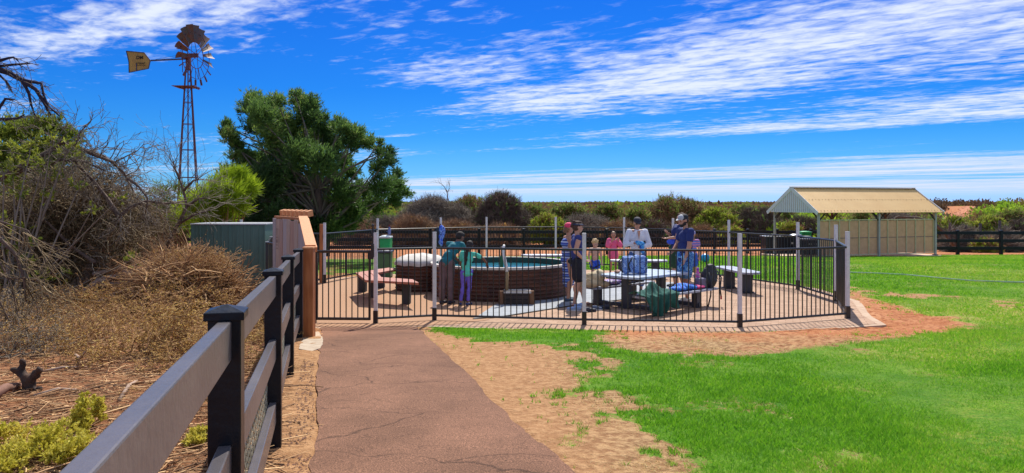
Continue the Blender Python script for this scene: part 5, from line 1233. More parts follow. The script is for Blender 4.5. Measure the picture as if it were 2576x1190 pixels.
# 2 girl in mint reaching into the water
x = Xu(1173, 14.15)
p = person('girl with long black ponytail in mint tee and purple leggings reaching into the tank', x, 14.15, 1.24, 12, SKIN_D,
    dict(wai=(.0, .015, .62), che=(.01, .045, .73), nek=(.02, .07, .82), hea=(.03, .10, .915), lsh=(-.085, .05, .80), rsh=(.115, .06, .79), rel=(.23, .17, .71), rwr=(.26, .30, .62), rhd=(.05, .4, -1.0), lel=(-.12, .10, .63), lwr=(-.13, .20, .57), lan=(-.085, -.03, .045), lkn=(-.05, .0, .28), ran=(.03, -.02, .045), rkn=(.045, .02, .28), pel=(.02, 0, .53), lft=-25, rft=20), head=(-8, 18), hs=1.1, leg=.74, wid=.94)
legs(p, pm('purple_leggings', (.17, .13, .66, 1), (.12, .095, .50, 1), scale=6, rough=.75), .93, .056, .034, 'leggings'); shirt(p, pm('mint_tee', (.10, .62, .48, 1), (.08, .52, .41, 1), scale=5, rough=.85), .6, .05, 1.02)
shoes(p, pm('navy_flat_shoe', (.03, .05, .16, 1)))
hair(p, M_HB, SKULL+[((0, .012, .050), (.042, .036, .02)), ((-.01, -.062, -.02), (.026, .024, .04)), ((-.025, -.072, -.075), (.026, .022, .05)), ((-.035, -.07, -.14), (.026, .022, .055)), ((-.04, -.066, -.21), (.022, .02, .05)), ((-.04, -.06, -.27), (.014, .014, .035))])
# 3 woman in navy singlet
x = Xu(1452, 14.05)
p = person('woman in navy singlet, black shorts and visor standing beside the white fence post', x, 14.05, 1.63, 82, SKIN_P,
    dict(lsh=(-.10, -.01, .80), rsh=(.10, .0, .80), rel=(.125, -.05, .645), rwr=(.10, .055, .55), rhd=(-.3, .8, -.3), lel=(-.13, -.02, .645), lwr=(-.11, .07, .57), lan=(-.06, .10, .045), lkn=(-.06, .055, .28), ran=(.055, -.045, .045), rkn=(.06, -.005, .28), rft=12), head=(0, 3), wid=1.12, belly=1.12)
legs(p, pm('black_shorts', (.010, .010, .018, 1), (.018, .018, .028, 1), scale=7, rough=.9), .36, .068, .066, 'shorts', hipr=1.08)
shirt(p, pm('navy_singlet', (.035, .05, .22, 1), (.025, .036, .16, 1), scale=5, rough=.85), 0, .05, 1.02, name='singlet')
hair(p, M_HBR, SKULL+[((0, .0, .058), (.036, .040, .016)), ((0, -.066, .028), (.024, .024, .026)), ((.008, -.078, .012), (.02, .018, .022)), ((0, -.05, .062), (.022, .022, .016))])
mb = MB(); mb.lathe((0, 0, 0), [(.0, 0)], 3); k = p['k']; vb = MB(); ring_ = [p['hp'](.050*math.cos(a), -.006+.059*math.sin(a), .030) for a in np.linspace(0, 2*math.pi, 25)]
vb.tube(ring_, .010*k, 8); o = vb.build('visor', pm('navy_visor', (.015, .03, .09, 1), rough=.6), p['t'], smooth=True)
vb = MB(); pts = [(.040*math.cos(a), .036+.056*math.sin(a)) for a in np.linspace(0, math.pi, 9)]; vb.slab([p['hp'](a, b, .030-.012*max(0, (b-.04)/.05)) for a, b in reversed(pts)], .006); vb.build('brim', MATS['navy_visor'], o)
for s_ in 'lr':
    an = p['q'][s_+'an']; vb = MB(); vb.beam(Vector((an.x-.06, an.y, an.z-.062)), Vector((an.x+.19, an.y-(.03 if s_ == 'r' else 0), an.z-.062)), .10, .022); vb.build('flip_flop', pm('maroon_rubber', (.07, .018, .03, 1), rough=.7), p['t'], bevel=.008)
# 4 woman behind in pink cap and striped wrap
x = Xu(1430, 14.75)
p = person('woman in pink cap and blue striped towelling dress, partly behind the navy singlet', x, 14.75, 1.58, 70, SKIN_L, dict(lan=(-.05, .02, .045), ran=(.05, -.03, .045), rwr=(.12, .06, .52), rel=(.13, -.02, .65), lsh=(-.10, 0, .80)), head=(0, 5))
wm = stripes('blue_white_stripe', [(.04, .07, .40, 1), (.50, .58, .78, 1), (.03, .05, .22, 1), (.12, .22, .60, 1)], 3.0, 'Z', dist=.6)
q = p['q']; cloth(p, 'striped_dress', [('e', q['che'], (.099, .075, .08)), ('e', q['wai'], (.092, .075, .09)), ('e', q['pel'], (.10, .082, .08)), ('c', q['pel']-Vector((0, 0, .06)), q['pel']-Vector((0, 0, .46)), .078, .074), ('c', q['che'], q['che']+Vector((0, 0, .06)), .06, .05)], wm, amp=.012, seed=5)
cap(p, pm('bright_pink_cap', (.75, .06, .16, 1), (.66, .05, .13, 1), scale=6, rough=.8), brim=.9)
hair(p, M_HLB, [((0, -.045, -.012), (.040, .026, .036)), ((0, -.062, -.035), (.028, .020, .028)), ((.03, -.04, -.03), (.02, .02, .028)), ((-.03, -.045, -.035), (.02, .02, .028))], amp=.016, sc=26)
shoes(p, pm('slate_blue_shoe', (.06, .10, .16, 1)))
# 5 toddler with blonde curls
x = Xu(1497, 17.6)
p = person('small child with blonde curls and bare chest in blue swim shorts', x, 17.6, 1.07, 172, SKIN_P, dict(rwr=(.11, .06, .50), lwr=(-.15, .03, .50)), head=(-20, 12), hs=1.28, wid=1.08, belly=1.08)
legs(p, blotch('blue_swim_print', [(.02, .06, .42, 1), (.03, .10, .55, 1), (.015, .02, .10, 1)], 5), .22, .062, .060, 'swim_shorts')
hair(p, M_HBL, [((0, -.012, .030), (.056, .060, .050))]+[((.046*math.cos(a), -.01+.046*math.sin(a), .035+.02*math.sin(a*3)), (.020, .020, .020)) for a in np.linspace(0, 6.1, 10)]+[((.02*math.cos(a), -.01+.02*math.sin(a), .078), (.02, .02, .014)) for a in (0, 2, 4)], amp=.014, sc=30)
# 6 girl in pink
x = Xu(1543, 20.3)
p = person('small girl in a pink towelling poncho with hands raised to her mouth', x, 20.3, 1.17, 178, SKIN_L, dict(rel=(.14, .06, .68), rwr=(.045, .10, .79), lel=(-.15, .06, .69), lwr=(-.10, .11, .80), rhd=(-.3, .1, .9), lhd=(.05, .0, 1), lan=(-.055, 0, .045), rkn=(.06, .03, .28), ran=(.06, -.06, .045)), head=(6, 8), hs=1.18)
pk = pm('pink_towelling', (.80, .14, .28, 1), (.68, .10, .22, 1), scale=9, rough=.95); q = p['q']
cloth(p, 'poncho', [('e', q['che'], (.11, .085, .09)), ('c', q['wai'], q['pel']-Vector((0, 0, .14)), .098, .125), ('c', q['lsh'], q['lel'], .052, .062), ('c', q['rsh'], q['rel'], .052, .062), ('c', q['lel'], L_(q['lel'], q['lwr'], .5), .058, .04), ('c', q['rel'], L_(q['rel'], q['rwr'], .5), .058, .04)], pk, amp=.009, seed=7)
hair(p, M_HLB, SKULL+[((0, .0, .056), (.036, .040, .016)), ((0, -.05, -.03), (.036, .02, .03))]); 
# 7 woman in white shirt
x = Xu(1603, 16.2)
p = person('woman in dark cap and sunglasses wearing a loose white shirt behind the picnic table', x, 16.2, 1.66, 176, SKIN_L, dict(rel=(.16, .02, .64), rwr=(.055, .13, .66), lel=(-.155, .03, .635), lwr=(-.03, .15, .60), rhd=(-.8, .3, .1), lhd=(.7, .4, .2)), head=(0, 24), wid=1.03)
legs(p, pm('blue_denim', (.07, .14, .34, 1), (.05, .10, .26, 1), scale=20, rough=.9), .86, .064, .05, 'jeans')
ws = pm('white_linen', (.74, .74, .80, 1), (.64, .64, .72, 1), scale=4, rough=.9)
shirt(p, ws, 1.7, .20, 1.08, amp=.014, name='white_shirt', flare=1.02, seed=9)
q = p['q']; vb = MB()      # open neck
a_ = p['w']((-.022, .088, .82)); b_ = p['w']((.022, .088, .82)); c_ = p['w']((0, .098, .70)); vb.slab([b_, a_, c_], .01); vb.build('open_neck', SKIN_L, p['t'])
vb = MB()
for s_ in (-1, 1): vb.slab([p['w']((s_*.022, .083, .83)), p['w']((s_*.062, .082, .81)), p['w']((s_*.040, .096, .765))][::(-1 if s_ > 0 else 1)], .008)
vb.build('collar', ws, p['t'])
cap(p, pm('charcoal_cap', (.018, .02, .035, 1), (.028, .03, .05, 1), scale=12, rough=.8))
vb = MB(); vb.box(p['hp'](0, .050, .008)[:], (.075*p['k'], .012, .020*p['k']), rot=p['R']); vb.build('sunglasses', pm('sunglass_lens', (.006, .006, .008, 1), rough=.1), p['t'], bevel=.004)
hair(p, M_HBR, [((0, -.03, -.005), (.046, .034, .04)), ((.0, -.055, -.03), (.028, .02, .03))])
shoes(p, M_SD, r=.022)
c = p['w']((.0, .185, .655)); mb = MB(); mb.ell(c, (.09, .05, .045)); mb.ell(c+Vector((.03, 0, -.08)), (.05, .04, .08)); mb.ell(c+Vector((.04, 0, -.17)), (.04, .035, .05)); mb.ell(c+Vector((-.07, 0, .035)), (.045, .035, .03))
tagp(skin('swim_goggles_cloth', mb, .009, blotch('turquoise_blue_cloth', [(.03, .22, .62, 1), (.10, .45, .78, 1), (.02, .12, .50, 1)], 9), org=c, amp=.012, sc=12), 'bright blue garment held in the hands of the woman in white', 'clothing').name = 'held_garment'
# 8 man behind
x = Xu(1699, 17.2)
p = person('man in navy tee and dark green shorts, mostly hidden behind the capped man', x, 17.2, 1.76, 268, SKIN_L, dict(che=(0, -.02, .73), nek=(0, -.055, .825), hea=(-.01, -.075, .915), lsh=(-.105, -.035, .80), rsh=(.105, -.035, .80), lel=(-.12, .02, .665), lwr=(-.09, .12, .655), rel=(.10, .02, .66), rwr=(.0, .10, .72), lhd=(.1, 1, -.1)), head=(0, 10))
legs(p, pm('dark_green_shorts', (.014, .05, .02, 1), (.02, .065, .03, 1), scale=8, rough=.9), .44, .066, .064, 'shorts'); shirt(p, pm('navy_tee', (.012, .024, .12, 1), (.018, .032, .15, 1), scale=5, rough=.85), .55, .05, 1.04); shoes(p, M_SD)
hair(p, M_HBR, SKULL+[((0, .0, .056), (.036, .040, .016))])
c = P(1690, 606, 17.1); mb = MB(); mb.ell(c, (.10, .06, .09)); mb.ell(c+Vector((-.06, 0, -.02)), (.07, .05, .07)); mb.ell(c+Vector((.05, 0, .05)), (.06, .045, .05)); o = skin('blue_sunhat', mb, .01, pm('royal_blue_fabric', (.03, .08, .62, 1), (.05, .13, .75, 1), scale=6, rough=.8), org=c, amp=.02, sc=9, seed=4); tagp(o, 'royal blue crumpled hat held out by the man at the back', 'hat')
# 9 man in front with cap and beard
x = Xu(1723, 14.75)
p = person('bearded man in two tone cap, navy tee and blue patterned shorts beside the table', x, 14.75, 1.76, 258, SKIN_L, dict(che=(0, -.015, .73), nek=(0, -.01, .825), hea=(0, .02, .92), lsh=(-.12, -.01, .80), rsh=(.12, -.01, .80), lel=(-.155, .02, .635), lwr=(-.15, .07, .49), rel=(.14, .03, .64), rwr=(.09, .12, .55), rhd=(-.4, .7, -.2), lan=(-.06, .0, .045), lkn=(-.06, .015, .28), ran=(.05, -.05, .045)), head=(-8, 16), wid=1.16, belly=1.08)
legs(p, blotch('blue_leaf_print', [(.02, .06, .26, 1), (.10, .30, .55, 1), (.02, .12, .42, 1), (.30, .52, .68, 1)], 7, dist=1.5), .42, .063, .060, 'board_shorts', hipr=1.0); shirt(p, MATS['navy_tee'], .55, .06, 1.05, amp=.009)
shoes(p, pm('off_white_shoe', (.62, .60, .54, 1), (.5, .48, .42, 1), scale=10, rough=.8))
o = cap(p, pm('black_cap', (.012, .016, .024, 1), (.02, .025, .035, 1), scale=9, rough=.8), pm('pale_cap_panel', (.48, .50, .52, 1), (.36, .38, .42, 1), scale=9, rough=.8), 1.05)
mb = MB(); mb.ell(p['hp'](0, .016, .036), (.047*p['k'], .042*p['k'], .040*p['k']), 16, 12, p['R']); mb.build('cap_front', MATS['pale_cap_panel'], o, smooth=True)
hair(p, M_HB, [((0, -.02, -.008), (.0475, .044, .036))]); hair(p, M_HB, [((0, .030, -.045), (.033, .028, .024)), ((.026, .012, -.032), (.018, .026, .024)), ((-.026, .012, -.032), (.018, .026, .024)), ((0, .044, -.056), (.018, .014, .016))], name='beard')
mb = MB(); c = p['q']['lwr']; mb.tube([c-Vector((0, 0, .014)), c+Vector((0, 0, .014))], .031, 14); mb.build('wristwatch', pm('steel_watch', (.5, .5, .52, 1), rough=.3, metal=.7), p['t'])
# 10 child behind
x = Xu(1742, 18.6)
p = person('child in lilac hat and rainbow tee half hidden behind the bearded man', x, 18.6, 1.26, 200, SKIN_P, dict(rwr=(.14, .05, .52)), head=(20, 8), hs=1.15)
shirt(p, stripes('rainbow_tee', [(.10, .15, .60, 1), (.60, .10, .25, 1), (.70, .45, .55, 1), (.25, .10, .45, 1), (.12, .30, .70, 1)], 5, 'Z', dist=2), .5, .02, 1.03); legs(p, pm('royal_blue_shorts', (.03, .12, .60, 1), rough=.85), .4, .06, .058, 'shorts'); cap(p, pm('lilac_hat', (.42, .38, .72, 1), rough=.85), brim=.8); hair(p, M_HLB, [((0, -.03, -.008), (.045, .032, .04))])
shoes(p, M_SD)
# ================================================================== VEGETATION
def unit(v): return v/np.maximum(np.linalg.norm(v, axis=-1, keepdims=True), 1e-9)
def seg_arrays(P0, P1, r0, r1, n=3):
    """open prisms for many straight twigs at once"""
    P0 = np.asarray(P0, float); P1 = np.asarray(P1, float); m = len(P0); d = unit(P1-P0)
    a = np.where(np.abs(d[:, 2:3]) < .9, np.array([[0, 0, 1.]]), np.array([[1., 0, 0]])); s = unit(np.cross(d, a)); t = np.cross(d, s)
    V = np.empty((m, 2, n, 3))
    for k in range(n):
        c, q = math.cos(2*math.pi*k/n), math.sin(2*math.pi*k/n); o = s*c+t*q
        V[:, 0, k] = P0+o*np.asarray(r0)[:, None]; V[:, 1, k] = P1+o*np.asarray(r1)[:, None]
    b = np.arange(m)[:, None]*2*n; F = np.stack([np.stack([b[:, 0]+k, b[:, 0]+(k+1) % n, b[:, 0]+n+(k+1) % n, b[:, 0]+n+k], 1) for k in range(n)], 1)
    return V.reshape(-1, 3), F.reshape(-1, 4)
class Twigs:
    def __init__(s): s.a = []; s.b = []; s.r0 = []; s.r1 = []; s.c = []
    def seg(s, a, b, r0, r1, c=.5): s.a.append(a); s.b.append(b); s.r0.append(r0); s.r1.append(r1); s.c.append(c)
    def arr(s, A, B, r0, r1, c): s.a += list(A); s.b += list(B); s.r0 += list(r0); s.r1 += list(r1); s.c += list(c)
    def build(s, name, mat, parent=None, org=None, n=3):
        V, F = seg_arrays(s.a, s.b, s.r0, s.r1, n); return fast(name, V, F, mat, parent, org, attr=dict(rnd=np.repeat(np.asarray(s.c), 2*n)), smooth=True)
def grow(tw, rg, p, d, L, r, depth, spread=.6, kink=.25, grav=0.0, nseg=4, kids=(2, 4), shrink=.62, tone=.5, rmin=.003):
    p = np.array(p, float); d = unit(np.array(d, float)); seg = L/nseg; pts = []
    for i in range(nseg):
        d = unit(d+rg.normal(0, kink, 3)+np.array([0, 0, -grav])); q = p+d*seg; ra = r*(1-i/nseg*.5); rb = r*(1-(i+1)/nseg*.5)
        tw.seg(p, q, max(ra, rmin), max(rb, rmin*.8), np.clip(tone+rg.normal(0, .15), 0, 1)); p = q; pts.append((p, d.copy(), rb))
    if depth <= 0: return
    for _ in range(rg.integers(kids[0], kids[1]+1)):
        k = rg.integers(max(0, nseg//3), nseg); q, dd, rr = pts[k]
        grow(tw, rg, q, dd+rg.normal(0, spread, 3), L*shrink*(.7+.6*rg.random()), rr*.6, depth-1, spread, kink, grav, nseg, kids, shrink, tone, rmin)
def leafcloud(rg, clumps, per, Ln, Wd, up=.5, bias=(0, 0, 0), rad=.6, shell=.5, tone_jit=.28, lng=.75):
    """clumps: (centre xyz, radii xyz, tone); leaf-sized diamonds through each clump's volume"""
    Vs = []; Rn = []
    for c, r, tone in clumps:
        c = np.array(c); r = np.array(r, float); m = int(per*(r[0]*r[2])/(.46**2)) if per > 0 else int(-per)
        m = max(m, 24); g_ = 11; ns = m//g_+1; u = unit(rg.normal(size=(ns, 3))); loc = u*rg.random((ns, 1))**shell*.92
        sd_ = unit(loc*rad+rg.normal(0, .42, (ns, 3))+np.array([0, 0, up])+np.array(bias)); Ls = (.28+.5*rg.random((ns, 1)))*max(r[0], Ln)*lng
        k = np.repeat(np.arange(ns), g_); s0 = rg.random((ns*g_, 1)); p = c+loc[k]*r+sd_[k]*Ls[k]*s0+rg.normal(0, .12, (ns*g_, 3))*Ln; m = len(p)
        d = unit(sd_[k]+rg.normal(0, .42, (m, 3))); s = unit(np.cross(d, rg.normal(size=(m, 3))))
        ln = Ln*(.6+.8*rg.random(m))[:, None]; wd = Wd*(.6+.8*rg.random(m))[:, None]
        V = np.stack([p, p+d*ln*.5+s*wd*.5, p+d*ln, p+d*ln*.5-s*wd*.5], 1); Vs.append(V.reshape(-1, 3))
        st_ = rg.normal(0, tone_jit*.5, ns); t_ = np.clip(tone+st_[k]*.8+rg.normal(0, tone_jit*.35, m), 0, 1); Rn.append(np.repeat(t_, 4))
    V = np.concatenate(Vs); return V, np.arange(len(V)).reshape(-1, 4), np.concatenate(Rn)
LM_TREE = leafmat('tree_leaves', [(0.043, 0.077, 0.028, 1), (0.078, 0.149, 0.040, 1), (0.127, 0.226, 0.050, 1), (0.217, 0.321, 0.070, 1), (0.327, 0.285, 0.120, 1)], .46, .5)
LM_OLIVE = leafmat('olive_leaves', [(0.053, 0.073, 0.019, 1), (0.125, 0.174, 0.026, 1), (0.250, 0.305, 0.036, 1), (0.429, 0.450, 0.061, 1)], .4, .55)
LM_LIME = leafmat('lime_leaves', [(.12, .19, .012, 1), (.23, .34, .018, 1), (.35, .47, .025, 1), (.48, .58, .05, 1)], .5, .55)
LM_YG = leafmat('yellow_green_leaves', [(.09, .12, .02, 1), (.18, .25, .028, 1), (.29, .37, .04, 1), (.40, .45, .07, 1)], .4, .6)
LM_GREEN = leafmat('acacia_leaves', [(.060, .090, .025, 1), (.12, .17, .038, 1), (.20, .27, .055, 1), (.32, .38, .09, 1)], .4, .55)
LM_DRY = leafmat('dry_leaves', [(0.129, 0.062, 0.025, 1), (0.288, 0.159, 0.052, 1), (0.517, 0.330, 0.105, 1), (0.719, 0.550, 0.185, 1)], .3, .8)
TW_GREY = leafmat('grey_twigs', [(.075, .060, .048, 1), (.16, .13, .105, 1), (.28, .235, .18, 1), (.47, .41, .33, 1)], 0, .85)
TW_BROWN = leafmat('brown_twigs', [(0.074, 0.041, 0.026, 1), (0.212, 0.115, 0.059, 1), (0.440, 0.250, 0.121, 1), (0.807, 0.536, 0.276, 1)], 0, .85)
TW_THICK = leafmat('thicket_twigs', [(.070, .045, .022, 1), (.15, .105, .055, 1), (.26, .19, .105, 1), (.46, .36, .22, 1)], 0, .85)
TW_DARK = leafmat('dark_twigs', [(.045, .032, .030, 1), (.095, .070, .058, 1), (.165, .125, .095, 1), (.26, .20, .15, 1)], 0, .85)
TW_RUST = leafmat('rusty_twigs', [(.11, .062, .038, 1), (.22, .135, .08, 1), (.34, .22, .13, 1), (.44, .31, .19, 1)], 0, .85)
BARK = pm('grey_bark', (.15, .10, .075, 1), (.07, .045, .035, 1), scale=6, rough=.9, bump=.5, stretch=(3, 3, .7))
BARK_PALE = pm('bleached_bark', (.46, .33, .25, 1), (.26, .18, .14, 1), scale=5, rough=.85, bump=.4, stretch=(3, 3, .7))

# ---- the big dense tree behind the gate
def big_tree():
    rg = np.random.default_rng(5); y0 = 26.0; bx = Xu(797, y0); z0 = HC-2.1
    t = thing('big_tree', 'big dense dark green tree with several upswept crowns left of the enclosure', 'tree', (bx, y0, z0))
    L = [(380, 130, 90), (330, 170, 70), (420, 240, 110), (370, 320, 90), (560, 110, 55), (490, 170, 90), (570, 290, 110), (720, 130, 85), (700, 62, 34), (810, 145, 80), (780, 250, 110), (885, 250, 65), (650, 380, 120), (480, 400, 110),
         (800, 420, 120), (920, 370, 100), (1035, 290, 58), (1060, 350, 70), (1000, 480, 110), (1150, 370, 75), (1240, 440, 68), (1120, 450, 75), (1060, 600, 80), (165, 310, 50), (190, 390, 65), (240, 470, 70), (140, 360, 40), (330, 570, 85), (240, 560, 70), (430, 620, 120), (560, 540, 130),
         (720, 560, 140), (900, 600, 120), (620, 720, 150), (450, 760, 150), (330, 860, 130), (500, 900, 150), (700, 880, 140), (850, 780, 120), (1000, 740, 100), (1120, 680, 70), (700, 1110, 90), (850, 1090, 80), (400, 1150, 100), (560, 1160, 90), (980, 1120, 70), (60, 840, 60), (100, 780, 70), (180, 700, 80), (300, 700, 90), (260, 800, 90), (60, 1000, 60), (0, 1080, 90), (130, 1090, 100), (300, 1110, 110), (480, 1110, 110), (640, 1080, 90), (1000, 1060, 80), (1100, 1080, 70), (-60, 1000, 60), (1060, 850, 110), (1000, 960, 110), (1340, 510, 50), (1395, 590, 72), (1350, 440, 30), (1430, 500, 40), (1320, 640, 55),
         (1200, 830, 110), (1350, 790, 100), (1470, 790, 78), (1480, 690, 48), (1300, 930, 95), (1450, 890, 75), (1550, 830, 46), (200, 960, 100), (350, 1000, 110), (560, 1010, 110), (1150, 980, 90), (860, 990, 90), (700, 1010, 90), (120, 900, 70)]
    cl = []
    for (x, yy, r) in L:
        u = 515.2+x*.3248; v = 219+yy*.3248; dy = rg.uniform(-1.0, 1.0)*(1.9 if r > 90 else 1.0); w = r*.3248/FP*y0; c = P(u, v, y0+dy); w *= .84
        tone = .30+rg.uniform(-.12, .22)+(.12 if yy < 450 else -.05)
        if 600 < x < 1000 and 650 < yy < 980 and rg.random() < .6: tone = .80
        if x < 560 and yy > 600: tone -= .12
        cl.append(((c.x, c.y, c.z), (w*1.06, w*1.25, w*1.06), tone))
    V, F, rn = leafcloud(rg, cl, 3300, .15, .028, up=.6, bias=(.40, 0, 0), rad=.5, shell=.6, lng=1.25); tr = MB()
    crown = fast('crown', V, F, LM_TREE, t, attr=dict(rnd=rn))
    mb = MB(); base = Vector((bx, y0, z0-.1)); tk = [base, Vector((bx+.02, y0, z0+.8)), Vector((bx+.10, y0, z0+1.6)), Vector((bx+.05, y0-.1, z0+2.6))]
    mb.tube(tk, [.24, .19, .17, .13], 10); mb.tube([base+Vector((-.25, .1, 0)), Vector((bx-.35, y0+.1, z0+1.2)), Vector((bx-.8, y0+.2, z0+2.6))], [.15, .12, .08], 8)
    mb.tube([base+Vector((.1, .2, .3)), Vector((bx+.6, y0+.3, z0+1.4)), Vector((bx+1.5, y0+.3, z0+2.4))], [.12, .10, .06], 8); mb.build('trunk', BARK, t, smooth=True)
    tw = Twigs(); j = tk[2]
    for i, (c, r, tone) in enumerate(cl):
        a = np.array(tk[1+i % 3]); b = np.array(c); mid = (a+b)/2+rg.normal(0, .15, 3); mid[2] += .15
        tw.seg(a, mid, .05, .035, .35); tw.seg(mid, b, .035, .018, .4)
        for _ in range(9): tw.seg(b, b+unit(rg.normal(size=3)+np.array([0.2, 0, .6]))*r[0]*(.7+.6*rg.random()), .013, .005, .45)
    tw.build('limb', TW_GREY, t, n=5)
big_tree()

def leafy(name, label, cat, u, v, y, clumps, mat, per, Ln, Wd, group=None, up=.5, bias=(0, 0, 0), rad=.6, stems=6, seed=1, tone=.5, tmat=None, z0=None, jit=.28):
    """bush or small tree given by clumps in picture units round a place in the world"""
    rg = np.random.default_rng(seed); x = Xu(u, y); z0 = float(gz(x, y)) if z0 is None else z0
    t = thing(name, label, cat, (x, y, z0), group); cl = []
    for q in clumps:
        c = P(q[0], q[1], y+rg.uniform(-.5, .5)*q[2]/FP*y*1.6); w = q[2]/FP*y; cl.append(((c.x, c.y, max(c.z, z0+w*.5)), (w, w, w*(q[3] if len(q) > 3 else .9)), np.clip(tone+rg.uniform(-.16, .16), 0, 1)))
    V, F, rn = leafcloud(rg, cl, per, Ln, Wd, up, bias, rad, .5, jit); fast('foliage', V, F, mat, t, attr=dict(rnd=rn))
    tw = Twigs(); b = np.array([x, y, z0-.05])
    for c, r, _ in cl:
        a = b+rg.normal(0, .08, 3)*np.array([1, 1, 0]); c = np.array(c); m = (a+c)/2+rg.normal(0, .1, 3); tw.seg(a, m, .035, .022); tw.seg(m, c, .022, .010)
        for _ in range(stems): tw.seg(c, c+unit(rg.normal(size=3)+np.array([0, 0, .5]))*r[0]*(.6+.7*rg.random()), .009, .004)
    tw.build('stem', tmat or TW_GREY, t); return t
# green tree behind the dead one on the far left, lime bush by the windmill foot
leafy('bushy_tree', 'rounded olive green tree behind the dead branches at the far left', 'tree', 90, 745, 20.0,
      [(20, 345, 40), (55, 332, 38), (95, 325, 34), (135, 325, 32), (172, 350, 30), (30, 410, 42), (80, 400, 46), (130, 390, 44), (178, 400, 34), (200, 440, 30), (60, 455, 46), (120, 450, 46), (20, 470, 40), (-20, 400, 45), (160, 470, 40), (70, 520, 50), (140, 530, 46), (10, 540, 50), (200, 520, 40)],
      LM_OLIVE, 2400, .13, .036, seed=3, tone=.6, stems=8)
leafy('lime_bush', 'wispy bright lime green bush above the garden shed beside the big tree', 'bush', 560, 690, 21.5,
      [(590, 455, 26), (560, 465, 30), (612, 470, 22), (530, 490, 32), (575, 495, 36), (622, 482, 18), (500, 510, 30), (545, 525, 34), (590, 520, 26), (475, 525, 28), (510, 545, 30), (560, 550, 26), (460, 550, 24), (640, 474, 9, .5), (600, 435, 12), (565, 440, 12)],
      LM_LIME, 2600, .26, .014, up=.45, bias=(.55, 0, .1), rad=.7, seed=9, tone=.5, stems=10, tmat=TW_BROWN)
leafy('olive_bush', 'straggly olive bush left of the lime green bush under the windmill', 'bush', 430, 700, 22.5,
      [(400, 490, 30), (440, 480, 26), (370, 520, 30), (420, 530, 34), (470, 500, 24), (350, 550, 30), (400, 570, 30), (450, 570, 26), (330, 505, 22)], LM_OLIVE, 900, .20, .016, up=.5, bias=(.2, 0, 0), seed=12, tone=.42, stems=14, tmat=TW_BROWN)
leafy('grass_tussock', 'bright green grass tussock under the dead tree', 'grass clump', 190, 745, 17.4, [(178, 715, 20, .7), (196, 705, 16, .9), (160, 725, 14, .6)], LM_GREEN, 1600, .22, .014, up=1.2, seed=21, tone=.7, stems=2)
leafy('grass_tussock', 'yellow green low weeds at the left behind the dead trunk', 'grass clump', 60, 745, 17.0, [(90, 735, 26, .5), (50, 730, 24, .5), (130, 742, 20, .5)], LM_OLIVE, 1500, .16, .014, up=1.0, seed=22, tone=.7, stems=2)

